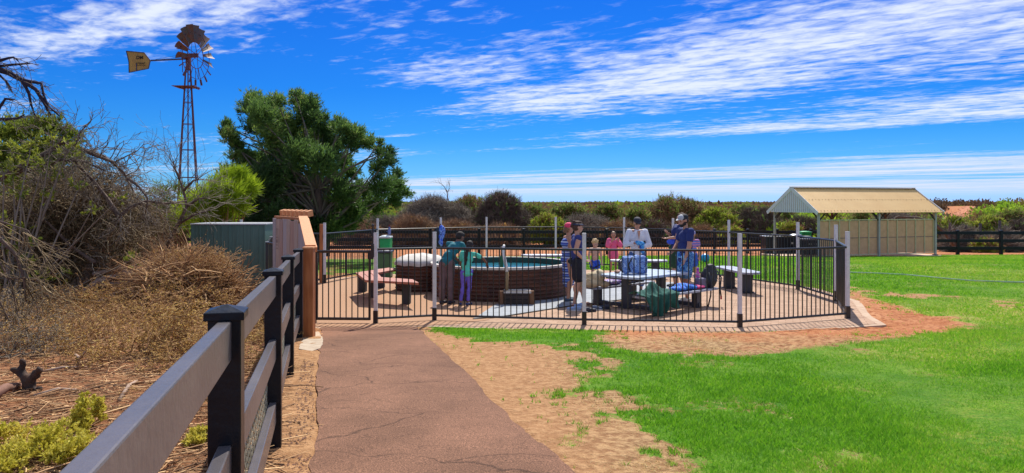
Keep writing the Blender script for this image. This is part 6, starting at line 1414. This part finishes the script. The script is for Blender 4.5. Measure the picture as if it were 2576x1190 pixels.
# ---- big dead tree with pale leaning trunk, arching limbs and a curtain of twigs
def dead_tree():
    rg = np.random.default_rng(15); y0 = 15.7; b0 = P(176, 748, y0); z0 = PAV
    t = thing('dead_tree', 'big tangled dead tree with pale leaning trunk and arching limbs at the left', 'tree', (b0.x, b0.y, z0))
    mb = MB(); mb.tube([P(170, 752, y0), P(196, 722, y0), P(216, 698, y0), P(236, 665, y0+.1), P(258, 612, y0+.2), P(286, 566, y0+.3), P(300, 545, y0+.3)], [.22, .17, .13, .105, .085, .065, .05], 10)
    mb.build('trunk', BARK_PALE, t, smooth=True)
    yl = 14.6
    limbs = [([(-60, 452), (0, 440), (27, 432), (87, 403), (122, 382), (157, 357), (189, 368), (238, 390), (287, 409), (322, 449)], .075, TW_GREY),
             ([(-60, 455), (0, 449), (54, 432), (103, 420), (150, 402), (210, 405), (265, 430)], .06, TW_GREY),
             ([(157, 357), (200, 372), (260, 392), (310, 432), (335, 480)], .04, TW_GREY),
             ([(300, 545), (270, 500), (235, 455), (200, 420), (170, 380)], .05, TW_GREY),
             ([(300, 545), (330, 520), (370, 505), (420, 512), (470, 505)], .04, TW_GREY),
             ([(189, 368), (200, 335), (214, 318), (232, 300)], .022, TW_GREY), ([(322, 449), (350, 470), (372, 500), (365, 540)], .03, TW_GREY),
             ([(287, 409), (320, 392), (345, 380), (362, 362)], .016, TW_GREY), ([(170, 640), (110, 610), (60, 600), (0, 605)], .035, TW_GREY), ([(238, 660), (180, 620), (120, 560), (60, 520)], .04, TW_GREY)]
    lb = []
    for pts, r, _ in limbs:
        pw = [P(u, v, yl+rg.uniform(-.3, .5)) for u, v in pts]; m = len(pw); mb = MB(); mb.tube(pw, [r*(1-.7*i/(m-1)) for i in range(m)], 7); mb.build('limb', BARK if r > .03 else BARK, t, smooth=True); lb.append(pw)
    tw = Twigs()
    for pw in lb:
        for a, b in zip(pw[:-1], pw[1:]):
            for _ in range(4):
                p = np.array(a.lerp(b, rg.random()))
                if p[0] < Xu(120, yl) and rg.random() < .75: continue
                d = unit(rg.normal(size=3)*np.array([1, .8, .7])+np.array([.25, -.1, -.45])); grow(tw, rg, p, d, .36+.3*rg.random(), .010, 2, .55, .28, .08, 4, (2, 4), .6, .45, .004)
    # twiggy outer sprays against the sky
    for (u, v, du, dv) in ((200, 330, 1, -.6), (230, 380, 1, -.3), (280, 400, 1, -.4), (320, 440, 1, -.1), (340, 470, 1, .1), (150, 355, .3, -1), (300, 420, 1, -.8), (250, 395, .6, -1)):
        for _ in range(2): grow(tw, rg, np.array(P(u+rg.uniform(-8, 8), v, yl)), np.array([du, rg.uniform(-.3, .3), -dv]), .5, .012, 2, .38, .2, -.02, 5, (2, 3), .7, .3, .004)
    tw.build('twigs', TW_GREY, t)
    # tangled masses
    tw = Twigs(); cl = [(60, 545, 85), (150, 500, 80), (225, 465, 62), (280, 480, 55), (235, 540, 85), (150, 590, 95), (60, 640, 90), (320, 540, 55), (290, 600, 70), (200, 640, 80), (110, 690, 70), (20, 700, 70), (350, 590, 45), (380, 555, 40), (-20, 560, 80), (240, 690, 45)]
    for (u, v, r) in cl:
        w = r/FP*y0; c = np.array(P(u, v, y0+.3+rg.uniform(-.6, .9))); m = int(900*(r/80)**2)
        loc = unit(rg.normal(size=(m, 3)))*(rg.random((m, 1))**.45); p = c+loc*np.array([w*1.15, w*1.1, w*1.05]); p[:, 2] = np.maximum(p[:, 2], z0+.05)
        d = unit(rg.normal(size=(m, 3))+np.array([.15, 0, -.45])+unit(loc)*.3); tone = np.clip(.45+rg.normal(0, .30, m), 0, 1); L0 = .10+.18*rg.random((m, 1)); r0 = .005+.011*rg.random(m)**3
        for k in range(3):
            q = p+d*L0; q[:, 2] = np.maximum(q[:, 2], z0+.02); tw.arr(p, q, r0*(1-.25*k), r0*(1-.25*(k+1)), tone); p = q; d = unit(d+rg.normal(0, .42, (m, 3))+np.array([0, 0, -.08]))
    tw.build('dead_twigs', TW_THICK, t)
dead_tree()
# slim forked dead tree between it and the shed, fallen trunk, and the branch reaching in from the left
def bare(name, label, cat, paths, y, r, mat, twig=(6, .5, .010, 2), seed=1, tmat=None, org=None, lean=(0, 0, .3), grav=0):
    rg = np.random.default_rng(seed); o = P(paths[0][0][0], paths[0][0][1], y); t = thing(name, label, cat, (o.x, o.y, o.z) if org is None else org)
    tw = Twigs(); nb = 0
    for k, pts in enumerate(paths):
        pw = [P(p[0], p[1], y+(p[2] if len(p) > 2 else 0)) for p in pts]; m = len(pw); rr = r if k == 0 else r*.55
        mb = MB(); mb.tube(pw, [rr*(1-.65*i/(m-1)) for i in range(m)], 8); mb.build('trunk' if k == 0 else 'branch', mat, t, smooth=True)
        for a, b in zip(pw[:-1], pw[1:]):
            for _ in range(twig[0]): p = np.array(a.lerp(b, rg.random())); dv = np.array((b-a).normalized()); grow(tw, rg, p, unit(dv+rg.normal(0, .6, 3)+np.array(lean)), twig[1]*(.6+.8*rg.random()), twig[2], twig[3], .45, .22, grav, 4, (1, 3), .65, .45, .0035)
    if tw.a: tw.build('twigs', tmat or TW_GREY, t)
    return t
bare('dead_tree', 'slim pale forked dead tree standing before the lime bush', 'tree', [[(415, 690), (425, 600), (448, 565), (470, 520), (462, 480), (452, 450)], [(470, 520), (500, 500), (520, 498)], [(462, 480), (485, 455), (500, 450)], [(452, 450), (440, 425), (436, 405)], [(425, 600), (400, 570), (370, 560)], [(448, 565), (490, 540), (530, 528)]], 17.5, .06, BARK, (5, .55, .010, 2), 31)
bare('fallen_tree', 'bleached fallen trunk lying rightwards from the foot of the dead tree', 'log', [[(205, 742), (250, 706), (310, 690), (380, 676), (440, 672)], [(250, 706), (300, 688), (360, 660), (430, 640)], [(260, 716), (330, 708), (400, 700)], [(235, 690), (300, 676), (340, 672)]], 14.9, .085, BARK_PALE, (7, .5, .012, 2), 32, TW_BROWN, lean=(.5, 0, .1))
bare('fallen_log', 'short pale broken log lying in the dry scrub below the fallen trunk', 'log', [[(246, 765), (285, 742), (330, 728)], [(285, 742), (300, 752)]], 13.6, .055, BARK_PALE, (1, .3, .008, 1), 33, TW_BROWN)
bare('overhanging_branch', 'bare dark branch reaching in from beyond the left edge against the sky', 'branch',
     [[(-70, 165), (0, 176), (21, 183), (54, 201), (90, 225), (108, 252), (120, 275)], [(54, 201), (80, 206), (104, 210), (110, 240), (122, 268), (150, 292)], [(54, 201), (72, 232), (78, 262), (88, 290)], [(90, 225), (112, 262), (128, 290)], [(-60, 158), (0, 152), (22, 146), (34, 144), (45, 152)], [(-60, 172), (0, 166), (40, 162), (75, 160)], [(-60, 200), (0, 190), (16, 205), (30, 232)], [(-30, 330), (0, 268), (14, 248), (36, 250)], [(-10, 300), (20, 300), (45, 298), (62, 288)]],
     9.5, .045, pm('dark_bluish_bark', (.030, .022, .045, 1), (.015, .012, .03, 1), scale=6, rough=.9), (3, .22, .005, 1), 34, TW_DARK, lean=(.45, 0, -.35), grav=.04)
# close grey branches at the left edge
bare('dead_branches', 'close grey bare branches drooping at the far left edge', 'branch', [[(-60, 560), (0, 600), (40, 640), (60, 700), (66, 760)], [(-60, 620), (0, 660), (30, 720), (44, 790), (80, 850)], [(-60, 700), (0, 760), (30, 820), (70, 880)], [(-60, 540), (10, 560), (70, 580), (110, 640)], [(-60, 660), (20, 700), (90, 700), (130, 740)]],
     9.0, .026, BARK, (4, .45, .008, 2), 35, TW_THICK, lean=(.3, 0, -.5), grav=.06)

leafy('olive_bush', 'olive green bush showing through the dead twigs at the left edge', 'bush', 60, 745, 18.2, [(30, 590, 44), (90, 575, 44), (40, 660, 46), (110, 650, 40), (20, 520, 40), (80, 510, 40), (150, 600, 36), (-10, 700, 44), (150, 520, 36), (200, 560, 36), (215, 500, 34), (260, 560, 34), (270, 620, 34), (320, 580, 30), (320, 640, 30)], LM_OLIVE, 800, .12, .03, seed=14, tone=.62, stems=8)
leafy('leafy_branches', 'olive green leafy growth among the dead branches at far left', 'bush', 30, 745, 14.2, [(20, 620, 26), (60, 660, 24), (10, 700, 28), (30, 380, 34), (80, 365, 32), (130, 350, 30), (170, 380, 26), (60, 420, 30), (110, 410, 30), (10, 440, 30), (150, 440, 24), (200, 470, 22), (50, 480, 26), (120, 500, 24), (230, 530, 20), (300, 500, 18), (50, 575, 22), (110, 700, 22), (0, 560, 26), (330, 655, 20), (90, 610, 18), (160, 690, 18)], LM_OLIVE, 900, .075, .024, seed=16, tone=.68, stems=10)
# ---- dry shrubs between the fence and the dead tree: a few built kinds, then copies
def shrub_proto(kind, seed):
    rg = np.random.default_rng(seed); root = thing('dry_shrub', 'x', 'shrub', (0, 0, 0), 'dry shrubs between the black fence and the dead tree'); tw = Twigs()
    n = 26 if kind != 'low' else 30
    for i in range(n):
        a = rg.random()*6.283; el = rg.uniform(.15, 1.0) if kind != 'low' else rg.uniform(-.05, .5)
        d = np.array([math.cos(a), math.sin(a), el]); grow(tw, rg, (rg.normal(0, .10), rg.normal(0, .10), -.02), d, .42+.2*rg.random(), .0085, 3, .62, .42, -.02, 4, (2, 3), .66, .5, .0038)
    a_ = np.array(tw.a); b_ = np.array(tw.b)
    lift = np.maximum(b_[:, 2], .004)-b_[:, 2]; b_[:, 2] += lift; a_[:, 2] = np.maximum(a_[:, 2], .0); tw.a = list(a_); tw.b = list(b_)
    tw.build('twigs', TW_BROWN if kind != 'grey' else TW_GREY, root)
    m = 6500 if kind == 'leafy' else 2400; k = rg.integers(0, len(b_), m); p = b_[k]; d = unit(rg.normal(size=(m, 3))+np.array([0, 0, .5])); s = unit(np.cross(d, rg.normal(size=(m, 3)))); ln = (.018+.02*rg.random((m, 1))); wd = ln*.5
    V = np.stack([p, p+d*ln*.5+s*wd*.5, p+d*ln, p+d*ln*.5-s*wd*.5], 1).reshape(-1, 3)
    fast('foliage', V, np.arange(len(V)).reshape(-1, 4), LM_DRY, root, attr=dict(rnd=np.repeat(np.clip(.62+rg.normal(0, .2, m), 0, 1), 4)))
    return root
PR = {'leafy': shrub_proto('leafy', 41), 'bare': shrub_proto('bare', 42), 'grey': shrub_proto('grey', 43), 'low': shrub_proto('low', 44)}
print('twig protos', [len(c.data.vertices) for k in PR for c in PR[k].children])
SH_L = [  # u, v of the foot, width in metres, height factor, kind, where
    (330, 905, 1.5, .85, 'leafy', 'big straw coloured bush behind the long near rail, mid left'), (440, 880, 1.5, .9, 'leafy', 'straw coloured dry bush just left of the nearest fence post top'), (540, 850, 1.4, .9, 'leafy', 'straw coloured bush directly behind the nearest fence post'), (600, 820, 1.2, .9, 'leafy', 'dry bush between nearest and second black posts'),
    (250, 860, 1.4, .8, 'bare', 'brown twiggy bush at mid left above the bare patch'), (170, 850, 1.5, .7, 'low', 'low sprawling brown brush left of the straw bushes'), (110, 865, 1.3, .7, 'low', 'low dark brush near the left edge'), (390, 830, 1.6, .9, 'bare', 'brown twiggy bush in the middle of the scrub'), (480, 800, 1.6, .95, 'leafy', 'straw coloured bush below the brush pile'),
    (560, 780, 1.5, .9, 'bare', 'brown bush in front of the green shed'), (300, 800, 1.7, .8, 'leafy', 'straw coloured bush under the fallen trunk'), (220, 800, 1.5, .8, 'low', 'low brown brush below the pale trunk foot'), (140, 800, 1.6, .8, 'bare', 'brown twiggy bush left of the pale trunk foot'), (60, 800, 1.6, .9, 'grey', 'grey twiggy bush at the left edge above the bare patch'),
    (500, 930, 1.2, .7, 'leafy', 'straw coloured bush touching the near rail by the nearest post'), (20, 900, 1.3, .9, 'grey', 'grey spiky bush cut by the left edge'), (630, 860, .9, .7, 'leafy', 'small straw bush seen between second rails'),
    (650, 920, .7, .5, 'low', 'low brown brush seen under the second top rail'), (460, 1010, .8, .45, 'leafy', 'small yellowish bush right above the near rail'), (0, 840, 1.5, 1.1, 'grey', 'tall grey bush at the left edge')]
rs_ = random.Random(8); used = set()
for i, (u, v, wd, hf, kind, lab) in enumerate(SH_L):
    pr = PR[kind]; o = pr if kind not in used else copy_tree(pr); used.add(kind)
    x, y = G(u, v); o.location = (x, y, float(gz(x, y))); s_ = wd/1.45; o.scale = (s_, s_, s_*hf*(.60 if u > 510 else .86)); o.rotation_euler = (0, 0, rs_.random()*6.28); o['label'] = lab
# ---- brush pile by the shed
def brush_pile():
    rg = np.random.default_rng(51); x0 = Xu(482, 13.6); y0 = 13.6; t = thing('brush_pile', 'heap of cut dry branches stacked against the green shed', 'brush pile', (x0, y0, PAV)); tw = Twigs()
    m = 3000; f = rg.random(m)*2-1; hh = .86*np.sqrt(np.clip(1-f**2, 0, 1))*(rg.random(m)**.6); p = np.stack([x0+f*.80, y0+rg.normal(0, .35, m), PAV+hh*(1-.25*f)], 1)
    d = unit(np.stack([rg.choice([-1, 1], m)*(.3+.7*rg.random(m)), rg.normal(0, .5, m), rg.normal(.02, .42, m)], 1)); Lg = .10+.18*rg.random((m, 1)); r0 = .005+.016*rg.random(m)**3; tone = np.clip(.55+rg.normal(0, .32, m), 0, 1)
    for k in range(3): q = p+d*Lg; tw.arr(p, q, r0*(1-.2*k), r0*(1-.2*(k+1)), tone); p = q; d = unit(d+rg.normal(0, .22, (m, 3)))
    for _ in range(150): fx = rg.uniform(-.7, .7); grow(tw, rg, (x0+fx, y0+rg.normal(0, .25), PAV+.82*math.sqrt(max(0, 1-fx*fx/1.3))), (rg.normal(), rg.normal()*.5, .9), .28, .006, 2, .5, .3, 0, 4, (2, 3), .65, .65, .003)
    tw.build('sticks', TW_BROWN, t)
    m = 5000; k = rg.integers(0, len(tw.b), m); p = np.array(tw.b)[k]; d = unit(rg.normal(size=(m, 3))); s = unit(np.cross(d, rg.normal(size=(m, 3)))); ln = .03; V = np.stack([p, p+d*ln*.5+s*ln*.25, p+d*ln, p+d*ln*.5-s*ln*.25], 1).reshape(-1, 3)
    fast('dry_leaves', V, np.arange(len(V)).reshape(-1, 4), LM_DRY, t, attr=dict(rnd=np.repeat(np.clip(.55+rg.normal(0, .2, m), 0, 1), 4)))
brush_pile()
LM_WEED = leafmat('weed_leaves', [(.30, .26, .02, 1), (.50, .46, .05, 1), (.66, .58, .10, 1), (.74, .60, .18, 1)], .4, .6)
# ---- litter of sticks on the soil at left, stump, stones, weeds
def litter():
    rg = np.random.default_rng(61); m = 9000; y = 3.9+10.5*rg.random(m)**1.3; x = -(.40+.29*y*rg.random(m)+.16*y*(y > 0))-.30; x = Xu(rg.uniform(-40, 690, m), y)
    k = x < -(y*.244+.50); x = x[k]; y = y[k]; m = len(x); a = rg.normal(0, .9, m); L0 = .03+.22*rg.random(m)**3; r0 = .0022+.006*rg.random(m)**4
    z = gz(x, y)+.012+.03*rg.random(m); tw = Twigs(); p = np.stack([x, y, z], 1); d = np.stack([np.cos(a), np.sin(a), rg.normal(0, .10, m)], 1); tone = np.clip(.5+rg.normal(0, .3, m), 0, 1)
    for s_ in range(2): q = p+d*L0[:, None]; q[:, 2] = np.maximum(q[:, 2], gz(q[:, 0], q[:, 1])+.004); tw.arr(p, q, r0, r0*.8, tone); p = q; d = unit(d+rg.normal(0, .25, (m, 3))*np.array([1, 1, .2]))
    o = tw.build('stick_litter', TW_BROWN); tagp(o, 'dry sticks and bark litter strewn over the red soil at left', 'litter', kind='stuff')
litter()
def pebbles():
    rg = np.random.default_rng(62); m = 1500; y = 4.2+8*rg.random(m)**1.5; side = rg.random(m); xf = -(y*.244+.35); px = np.array([min([p for p in [Xu(790, yy)]]) for yy in y]); x = xf+(px-xf)*rg.random(m)
    k = (y < 10.2); x = x[k]; y = y[k]; m = len(x); s_ = .004+.010*rg.random(m)**3; z = gz(x, y)
    base = np.array([(1, 0, 0), (0, 1, 0), (-1, 0, 0), (0, -1, 0), (0, 0, .8)]); V = base[None]*s_[:, None, None]*(.7+.6*rg.random((m, 5, 1)))+np.stack([x, y, z+.001], 1)[:, None]
    f = np.array([(0, 1, 4), (1, 2, 4), (2, 3, 4), (3, 0, 4)]); F = (np.arange(m)[:, None, None]*5+f[None]).reshape(-1, 3)
    o = fast('gravel', V.reshape(-1, 3), F, pm('dark_gravel', (.20, .085, .045, 1), (.09, .045, .03, 1), scale=3, rough=.9)); tagp(o, 'scattered small dark stones on the sandy strip beside the path', 'gravel', kind='stuff')
pebbles()
x, y = G(76, 984); z0 = float(gz(x, y)); t = thing('burnt_stump', 'small blackened forked stump on the littered soil at lower left', 'stump', (x, y, z0))
mb = MB(); k = y/FP
mb.cap((x, y, z0-.03), (x-.01, y, z0+.10), .062, .060); mb.cap((x-.01, y, z0+.08), (x-26*k, y+.02, z0+.17), .055, .035); mb.cap((x-26*k, y+.02, z0+.16), (x-18*k, y, z0+.27), .034, .026); mb.cap((x, y, z0+.08), (x+24*k, y-.02, z0+.19), .045, .038); mb.cap((x-26*k, y+.02, z0+.17), (x-45*k, y, z0+.19), .03, .016); mb.cap((x+.03, y, z0), (x+36*k, y-.05, z0+.04), .035, .02)
skin('stump_wood', mb, .010, pm('charred_wood', (.030, .022, .020, 1), (.09, .045, .025, 1), scale=9, rough=.95, lo=.3, hi=.6), t, amp=.016, sc=16)
for i, (u0, v0, u1, v1, r, lab) in enumerate(((-40, 1022, 62, 975, .045, 'thick brown log lying left of the burnt stump'), (85, 1000, 205, 985, .018, 'pale thin stick lying right of the burnt stump'), (190, 895, 215, 930, .016, 'pale curved stick upright in the bare patch'), (70, 945, 240, 925, .014, 'long thin pale stick across the bare patch'), (300, 1010, 345, 960, .018, 'broken pale stick leaning in the low brush'))):
    a = G(u0, v0); b = G(u1, v1); za = float(gz(*a)); zb = float(gz(*b)); m_ = Vector(((a[0]+b[0])/2, (a[1]+b[1])/2, (za+zb)/2+r+.03))
    mb = MB(); mb.tube([(a[0], a[1], za+r*.6), m_, (b[0], b[1], zb+r*.6+(.18 if 'upright' in lab else 0))], [r, r*.9, r*.6], 8); tagp(mb.build('fallen_stick', BARK_PALE if i else pm('brown_log_bark', (.26, .13, .09, 1), (.16, .08, .05, 1), scale=6, rough=.9, bump=.4), org=(a[0], a[1], za), smooth=True), lab, 'log' if i == 0 else 'stick')
for i, (u, v, r, hh, lab) in enumerate(((45, 1185, .30, .22, 'low yellow green weed in the bottom left corner'), (120, 1165, .26, .22, 'bright green weed mound near the bottom left, second from the corner'), (185, 1175, .22, .20, 'yellow green weed just left of the near rail bottom'), (212, 1092, .12, .26, 'upright yellow leafed weed beside the near rail'), (232, 1075, .09, .30, 'tall thin yellow weed behind the near rail'), (440, 1060, .14, .14, 'small yellow weed under the near top rail'), (500, 1120, .14, .12, 'flat yellow weed low behind the near rail'), (-10, 1140, .26, .16, 'yellow weed cut by the left edge'))):
    rg = np.random.default_rng(70+i); x, y = G(u, v); z0 = float(gz(x, y)); t = thing('weed', lab, 'weed', (x, y, z0)); cl = []
    for _ in range(7): a = rg.random()*6.28; q = rg.random()**.5*r*.8; cl.append(((x+math.cos(a)*q, y+math.sin(a)*q, z0+hh*(.25+.7*rg.random())*(1-.4*q/r)), (r*.32, r*.32, hh*.32), .45+.4*rg.random()))
    V, F, rn = leafcloud(rg, cl, -330, .026, .012, up=.6, rad=.5); fast('foliage', V, F, LM_WEED, t, attr=dict(rnd=rn*.8))
    tw = Twigs()
    for c, _, _ in cl: tw.seg(np.array([x, y, z0]), np.array(c)+np.array([0, 0, .02]), .003, .002)
    tw.build('stem', TW_BROWN, t)

# ---- scrub beyond the far fence: individual bushes, then the far scrubland as one mass
def bush(u, vt, hw, y, kind, label, seed, cat='bush'):
    y = y*(1.36 if u < 2200 else 1.04)
    rg = np.random.default_rng(seed); x = Xu(u, y); z0 = float(gz(x, y)); top = HC-(vt-HV)/FP*y; w = hw/FP*y; h = max(.5, top-z0)
    name = {'A': 'leafless_bush', 'C': 'dark_bush', 'D': 'rusty_bush', 'G': 'green_bush', 'Y': 'lime_green_bush', 'B': 'acacia_bush'}[kind]
    t = thing(name, label, cat, (x, y, z0)); cl = []
    nC = int(12+w*5)
    for _ in range(nC):
        a = rg.random()*6.28; q = rg.random()**.5; cx = math.cos(a)*q*w*.82; cy = math.sin(a)*q*w*.7; hh = h*(1-.55*q**2.4)*(.30+.62*rg.random()); rr = .20*h+.14*w; cl.append(((x+cx, y+cy, z0+max(rr*.4, hh-rr*.3)), (rr, rr, rr*.8), .5+rg.uniform(-.2, .2)))
    for _ in range(int(nC*.6)):
        f = rg.uniform(-1, 1); rr = .13*h+.08*w; cl.append(((x+f*w*.9, y-rg.random()*w*.3, z0+h*(1-.5*abs(f)**2.2)-rr*.8), (rr, rr, rr*.8), .62+rg.uniform(-.2, .2)))
    tm = {'A': TW_GREY, 'C': TW_DARK, 'D': TW_RUST, 'G': TW_BROWN, 'Y': TW_BROWN, 'B': TW_BROWN}[kind]
    twigden = {'A': 300, 'C': 300, 'D': 300, 'G': 60, 'Y': 30, 'B': 180}[kind]; tw = Twigs(); cen = np.array([x, y, z0])
    for c, r, _ in cl:
        c = np.array(c); tw.seg(cen+rg.normal(0, .12, 3)*np.array([1, 1, 0]), c, .05, .02, .5); m = int(twigden*(r[0]/.6)**1.6)+8
        loc = unit(rg.normal(size=(m, 3)))*(rg.random((m, 1))**.5); p = c+loc*np.array(r)*1.1; p[:, 2] = np.maximum(p[:, 2], z0); d = unit(loc*.25+rg.normal(0, .75, (m, 3))+np.array([0, 0, .35])); L0 = (.16+.22*rg.random((m, 1))); tn = np.clip(.5+rg.normal(0, .22, m), 0, 1)
        q = p+d*L0; tw.arr(p, q, np.full(m, .015), np.full(m, .011), tn); d2 = unit(d+rg.normal(0, .35, (m, 3))); tw.arr(q, q+d2*L0, np.full(m, .011), np.full(m, .006), tn)
    tw.build('branch', tm, t)
    per = {'A': 0, 'C': 90, 'D': 60, 'G': 520, 'Y': 620, 'B': 300}[kind]
    if per:
        lm = {'C': LM_TREE, 'D': LM_DRY, 'G': LM_GREEN, 'Y': LM_YG, 'B': LM_GREEN}[kind]
        if kind == 'B': cl2 = [c for c in cl if c[0][2] > z0+h*.52]
        else: cl2 = cl
        V, F, rn = leafcloud(rg, cl2, per*.40, .26, .075, up=.6, rad=.6); fast('foliage', V, F, lm, t, attr=dict(rnd=rn))
BL = [(1040, 548, 62, 43.5, 'D', 'low rusty brown bush nearest the big tree, behind the black fence'), (1095, 500, 105, 47, 'A', 'broad leafless grey bush to the right of the big tree'), (1185, 496, 60, 49, 'B', 'green topped bush between grey bush and dark round bush'), (1262, 487, 62, 45.5, 'C', 'tallest dark brown round bush behind the water tank'),
      (1150, 562, 70, 42.5, 'D', 'rusty low bush behind the boy in teal'), (1255, 570, 60, 42.5, 'D', 'rusty low brush at the foot of the dark round bush'), (1335, 516, 48, 50, 'G', 'green bush right of the dark round bush'), (1378, 540, 44, 44, 'Y', 'bright lime bush left of the women'), (1430, 514, 55, 51, 'G', 'green bush above the lime one'),
      (1468, 545, 88, 45, 'A', 'wide grey brown leafless bush behind the two women'), (1560, 560, 55, 43.5, 'D', 'rusty bush behind the girl in pink'), (1530, 518, 52, 52, 'G', 'green bush left of the woman in the white shirt'), (1600, 528, 52, 47, 'G', 'green bush behind the woman in the white shirt'), (1695, 500, 98, 48, 'B', 'biggest green topped brown acacia above the men'), (1640, 560, 48, 43, 'C', 'dark brush right of the woman in white'),
      (1800, 528, 58, 46, 'Y', 'lime green bush right of the bearded man'), (1838, 572, 34, 43, 'Y', 'small lime bush low behind the right front post'), (1765, 575, 40, 43, 'D', 'small rusty bush above the ball'), (1900, 524, 62, 48, 'C', 'dark brown bush left of the shelter'), (1955, 512, 46, 53, 'G', 'green bush just behind the left shelter gable'), (1862, 515, 44, 54, 'G', 'green bush top between lime and dark bushes'),
      (1985, 560, 30, 44.5, 'Y', 'small lime bush under the left end of the shelter'), (2020, 548, 45, 48, 'C', 'brown bush seen under the shelter gable'), (2085, 540, 52, 48, 'Y', 'lime bush seen through the shelter above the wall'), (2160, 535, 55, 50, 'G', 'green bush seen behind the middle shelter post'), (2250, 540, 70, 49, 'A', 'grey leafless bush seen through the shelter at right'),
      (2330, 548, 45, 50, 'G', 'green bush behind the right end of the shelter'), (2405, 548, 58, 49, 'Y', 'lime bush just right of the shelter below the track'), (2480, 545, 55, 48, 'Y', 'wide lime bush right of centre above the right fence'), (2548, 532, 50, 50, 'G', 'green bush near the right edge above the fence'), (2575, 560, 44, 45, 'C', 'dark brown bush at the right edge'),
      (2420, 580, 50, 44.5, 'A', 'grey leafless brush behind the right fence nearest the shelter'), (2520, 585, 52, 44, 'A', 'grey leafless brush behind the right fence near the edge'), (2475, 606, 34, 42.6, 'Y', 'low lime bush showing between the right fence rails'), (905, 560, 60, 44, 'D', 'rusty bush under the right side of the big tree'), (960, 545, 50, 46, 'A', 'grey bush at the right foot of the big tree'),
      (2640, 540, 60, 47, 'G', 'green bush beyond the right edge')]
for i, b in enumerate(BL): bush(*b, seed=200+i)
bare('dead_sapling', 'thin bare sapling rising above the grey bush', 'tree', [[(1127, 505), (1125, 485), (1118, 470), (1110, 462)], [(1125, 485), (1132, 472), (1130, 462)]], 46.5, .035, BARK, (3, .5, .012, 1), 81, TW_GREY)
bare('dead_tree', 'arched grey dead tree between the shelter wall and right fence', 'tree', [[(2400, 618), (2380, 590), (2350, 560), (2310, 548), (2260, 545), (2225, 560)], [(2380, 590), (2400, 575), (2415, 590)], [(2350, 560), (2330, 552), (2300, 570)]], 43.0, .11, BARK, (3, .8, .02, 1), 82, TW_GREY)
def scrubland():
    rg = np.random.default_rng(91); Vs = []; Rs = []; n = 7500
    y = 63*np.exp(rg.random(n)**.85*math.log(3600/63)); x = (rg.random(n)*2-1)*(.80*y+15)
    tr = psdf(x, y, TRACK) > 1.2; cor = ~((x/y > .592) & (x/y < .632) & (y > 105) & (y < 160)); k = (tr & cor); x = x[k]; y = y[k]; n = len(x); z = gz(x, y)
    pat = fbm(x, y, .03, 95, 3)+.25*(rg.random(n)-.5)+.1*(rg.random(n)); big = (1+y/500)
    for lod, (a, b, m, L0) in enumerate(((0, 95, 480, .28), (95, 220, 170, .48), (220, 600, 60, 1.1), (600, 9000, 26, 3.2))):
        k = (y >= a) & (y < b); xx, yy, zz, pp = x[k], y[k], z[k], pat[k]; c = len(xx)
        if c == 0: continue
        w = (1.3+1.6*rg.random(c))*(1 if lod < 2 else (1.6 if lod == 2 else 4)); h = (1.3+1.3*rg.random(c))*np.where(yy > 150, .85, 1)
        u = unit(rg.normal(size=(c, m, 3))); u[..., 2] = np.abs(u[..., 2]); rr = rg.random((c, m, 1))**.33
        bump_ = 1+.25*np.sin(u[..., :1]*7+xx[:, None, None])*np.cos(u[..., 1:2]*6)
        p = np.stack([xx, yy, zz], 1)[:, None]+u*rr*bump_*np.stack([w, w, h], 1)[:, None]*.85
        d = unit(u*.7+rg.normal(0, .6, (c, m, 3))+np.array([0, 0, .6])); s = unit(np.cross(d, rg.normal(size=(c, m, 3)))); ln = L0*(.6+.8*rg.random((c, m, 1))); wd = ln*.34
        V = np.stack([p, p+d*ln*.5+s*wd, p+d*ln, p+d*ln*.5-s*wd], 2).reshape(-1, 3)
        far = np.clip((yy-140)/260, 0, 1)
        base = np.where(pp < .42, .10, np.where(pp < .48, .34, np.where(pp < .60, .60, .78)))*(1-far)+np.clip(.10+(pp-.40)*1.6, .04, .62)*far
        rn = np.clip(base[:, None]+rg.normal(0, .06, (c, m)), 0, 1); Vs.append(V); Rs.append(np.repeat(rn.ravel(), 4))
    V = np.concatenate(Vs); R_ = np.concatenate(Rs); print('scrub quads', len(V)//4)
    lm = leafmat('scrub_mass', [(0.093, 0.064, 0.045, 1), (0.199, 0.134, 0.072, 1), (0.233, 0.181, 0.055, 1), (0.174, 0.292, 0.034, 1), (0.373, 0.583, 0.047, 1), (0.606, 0.827, 0.064, 1)], .25, .8)
    tagp(fast('scrubland', V, np.arange(len(V)).reshape(-1, 4), lm, attr=dict(rnd=R_)), 'low mixed green and brown scrub stretching to the horizon', 'scrub', kind='stuff')
scrubland()
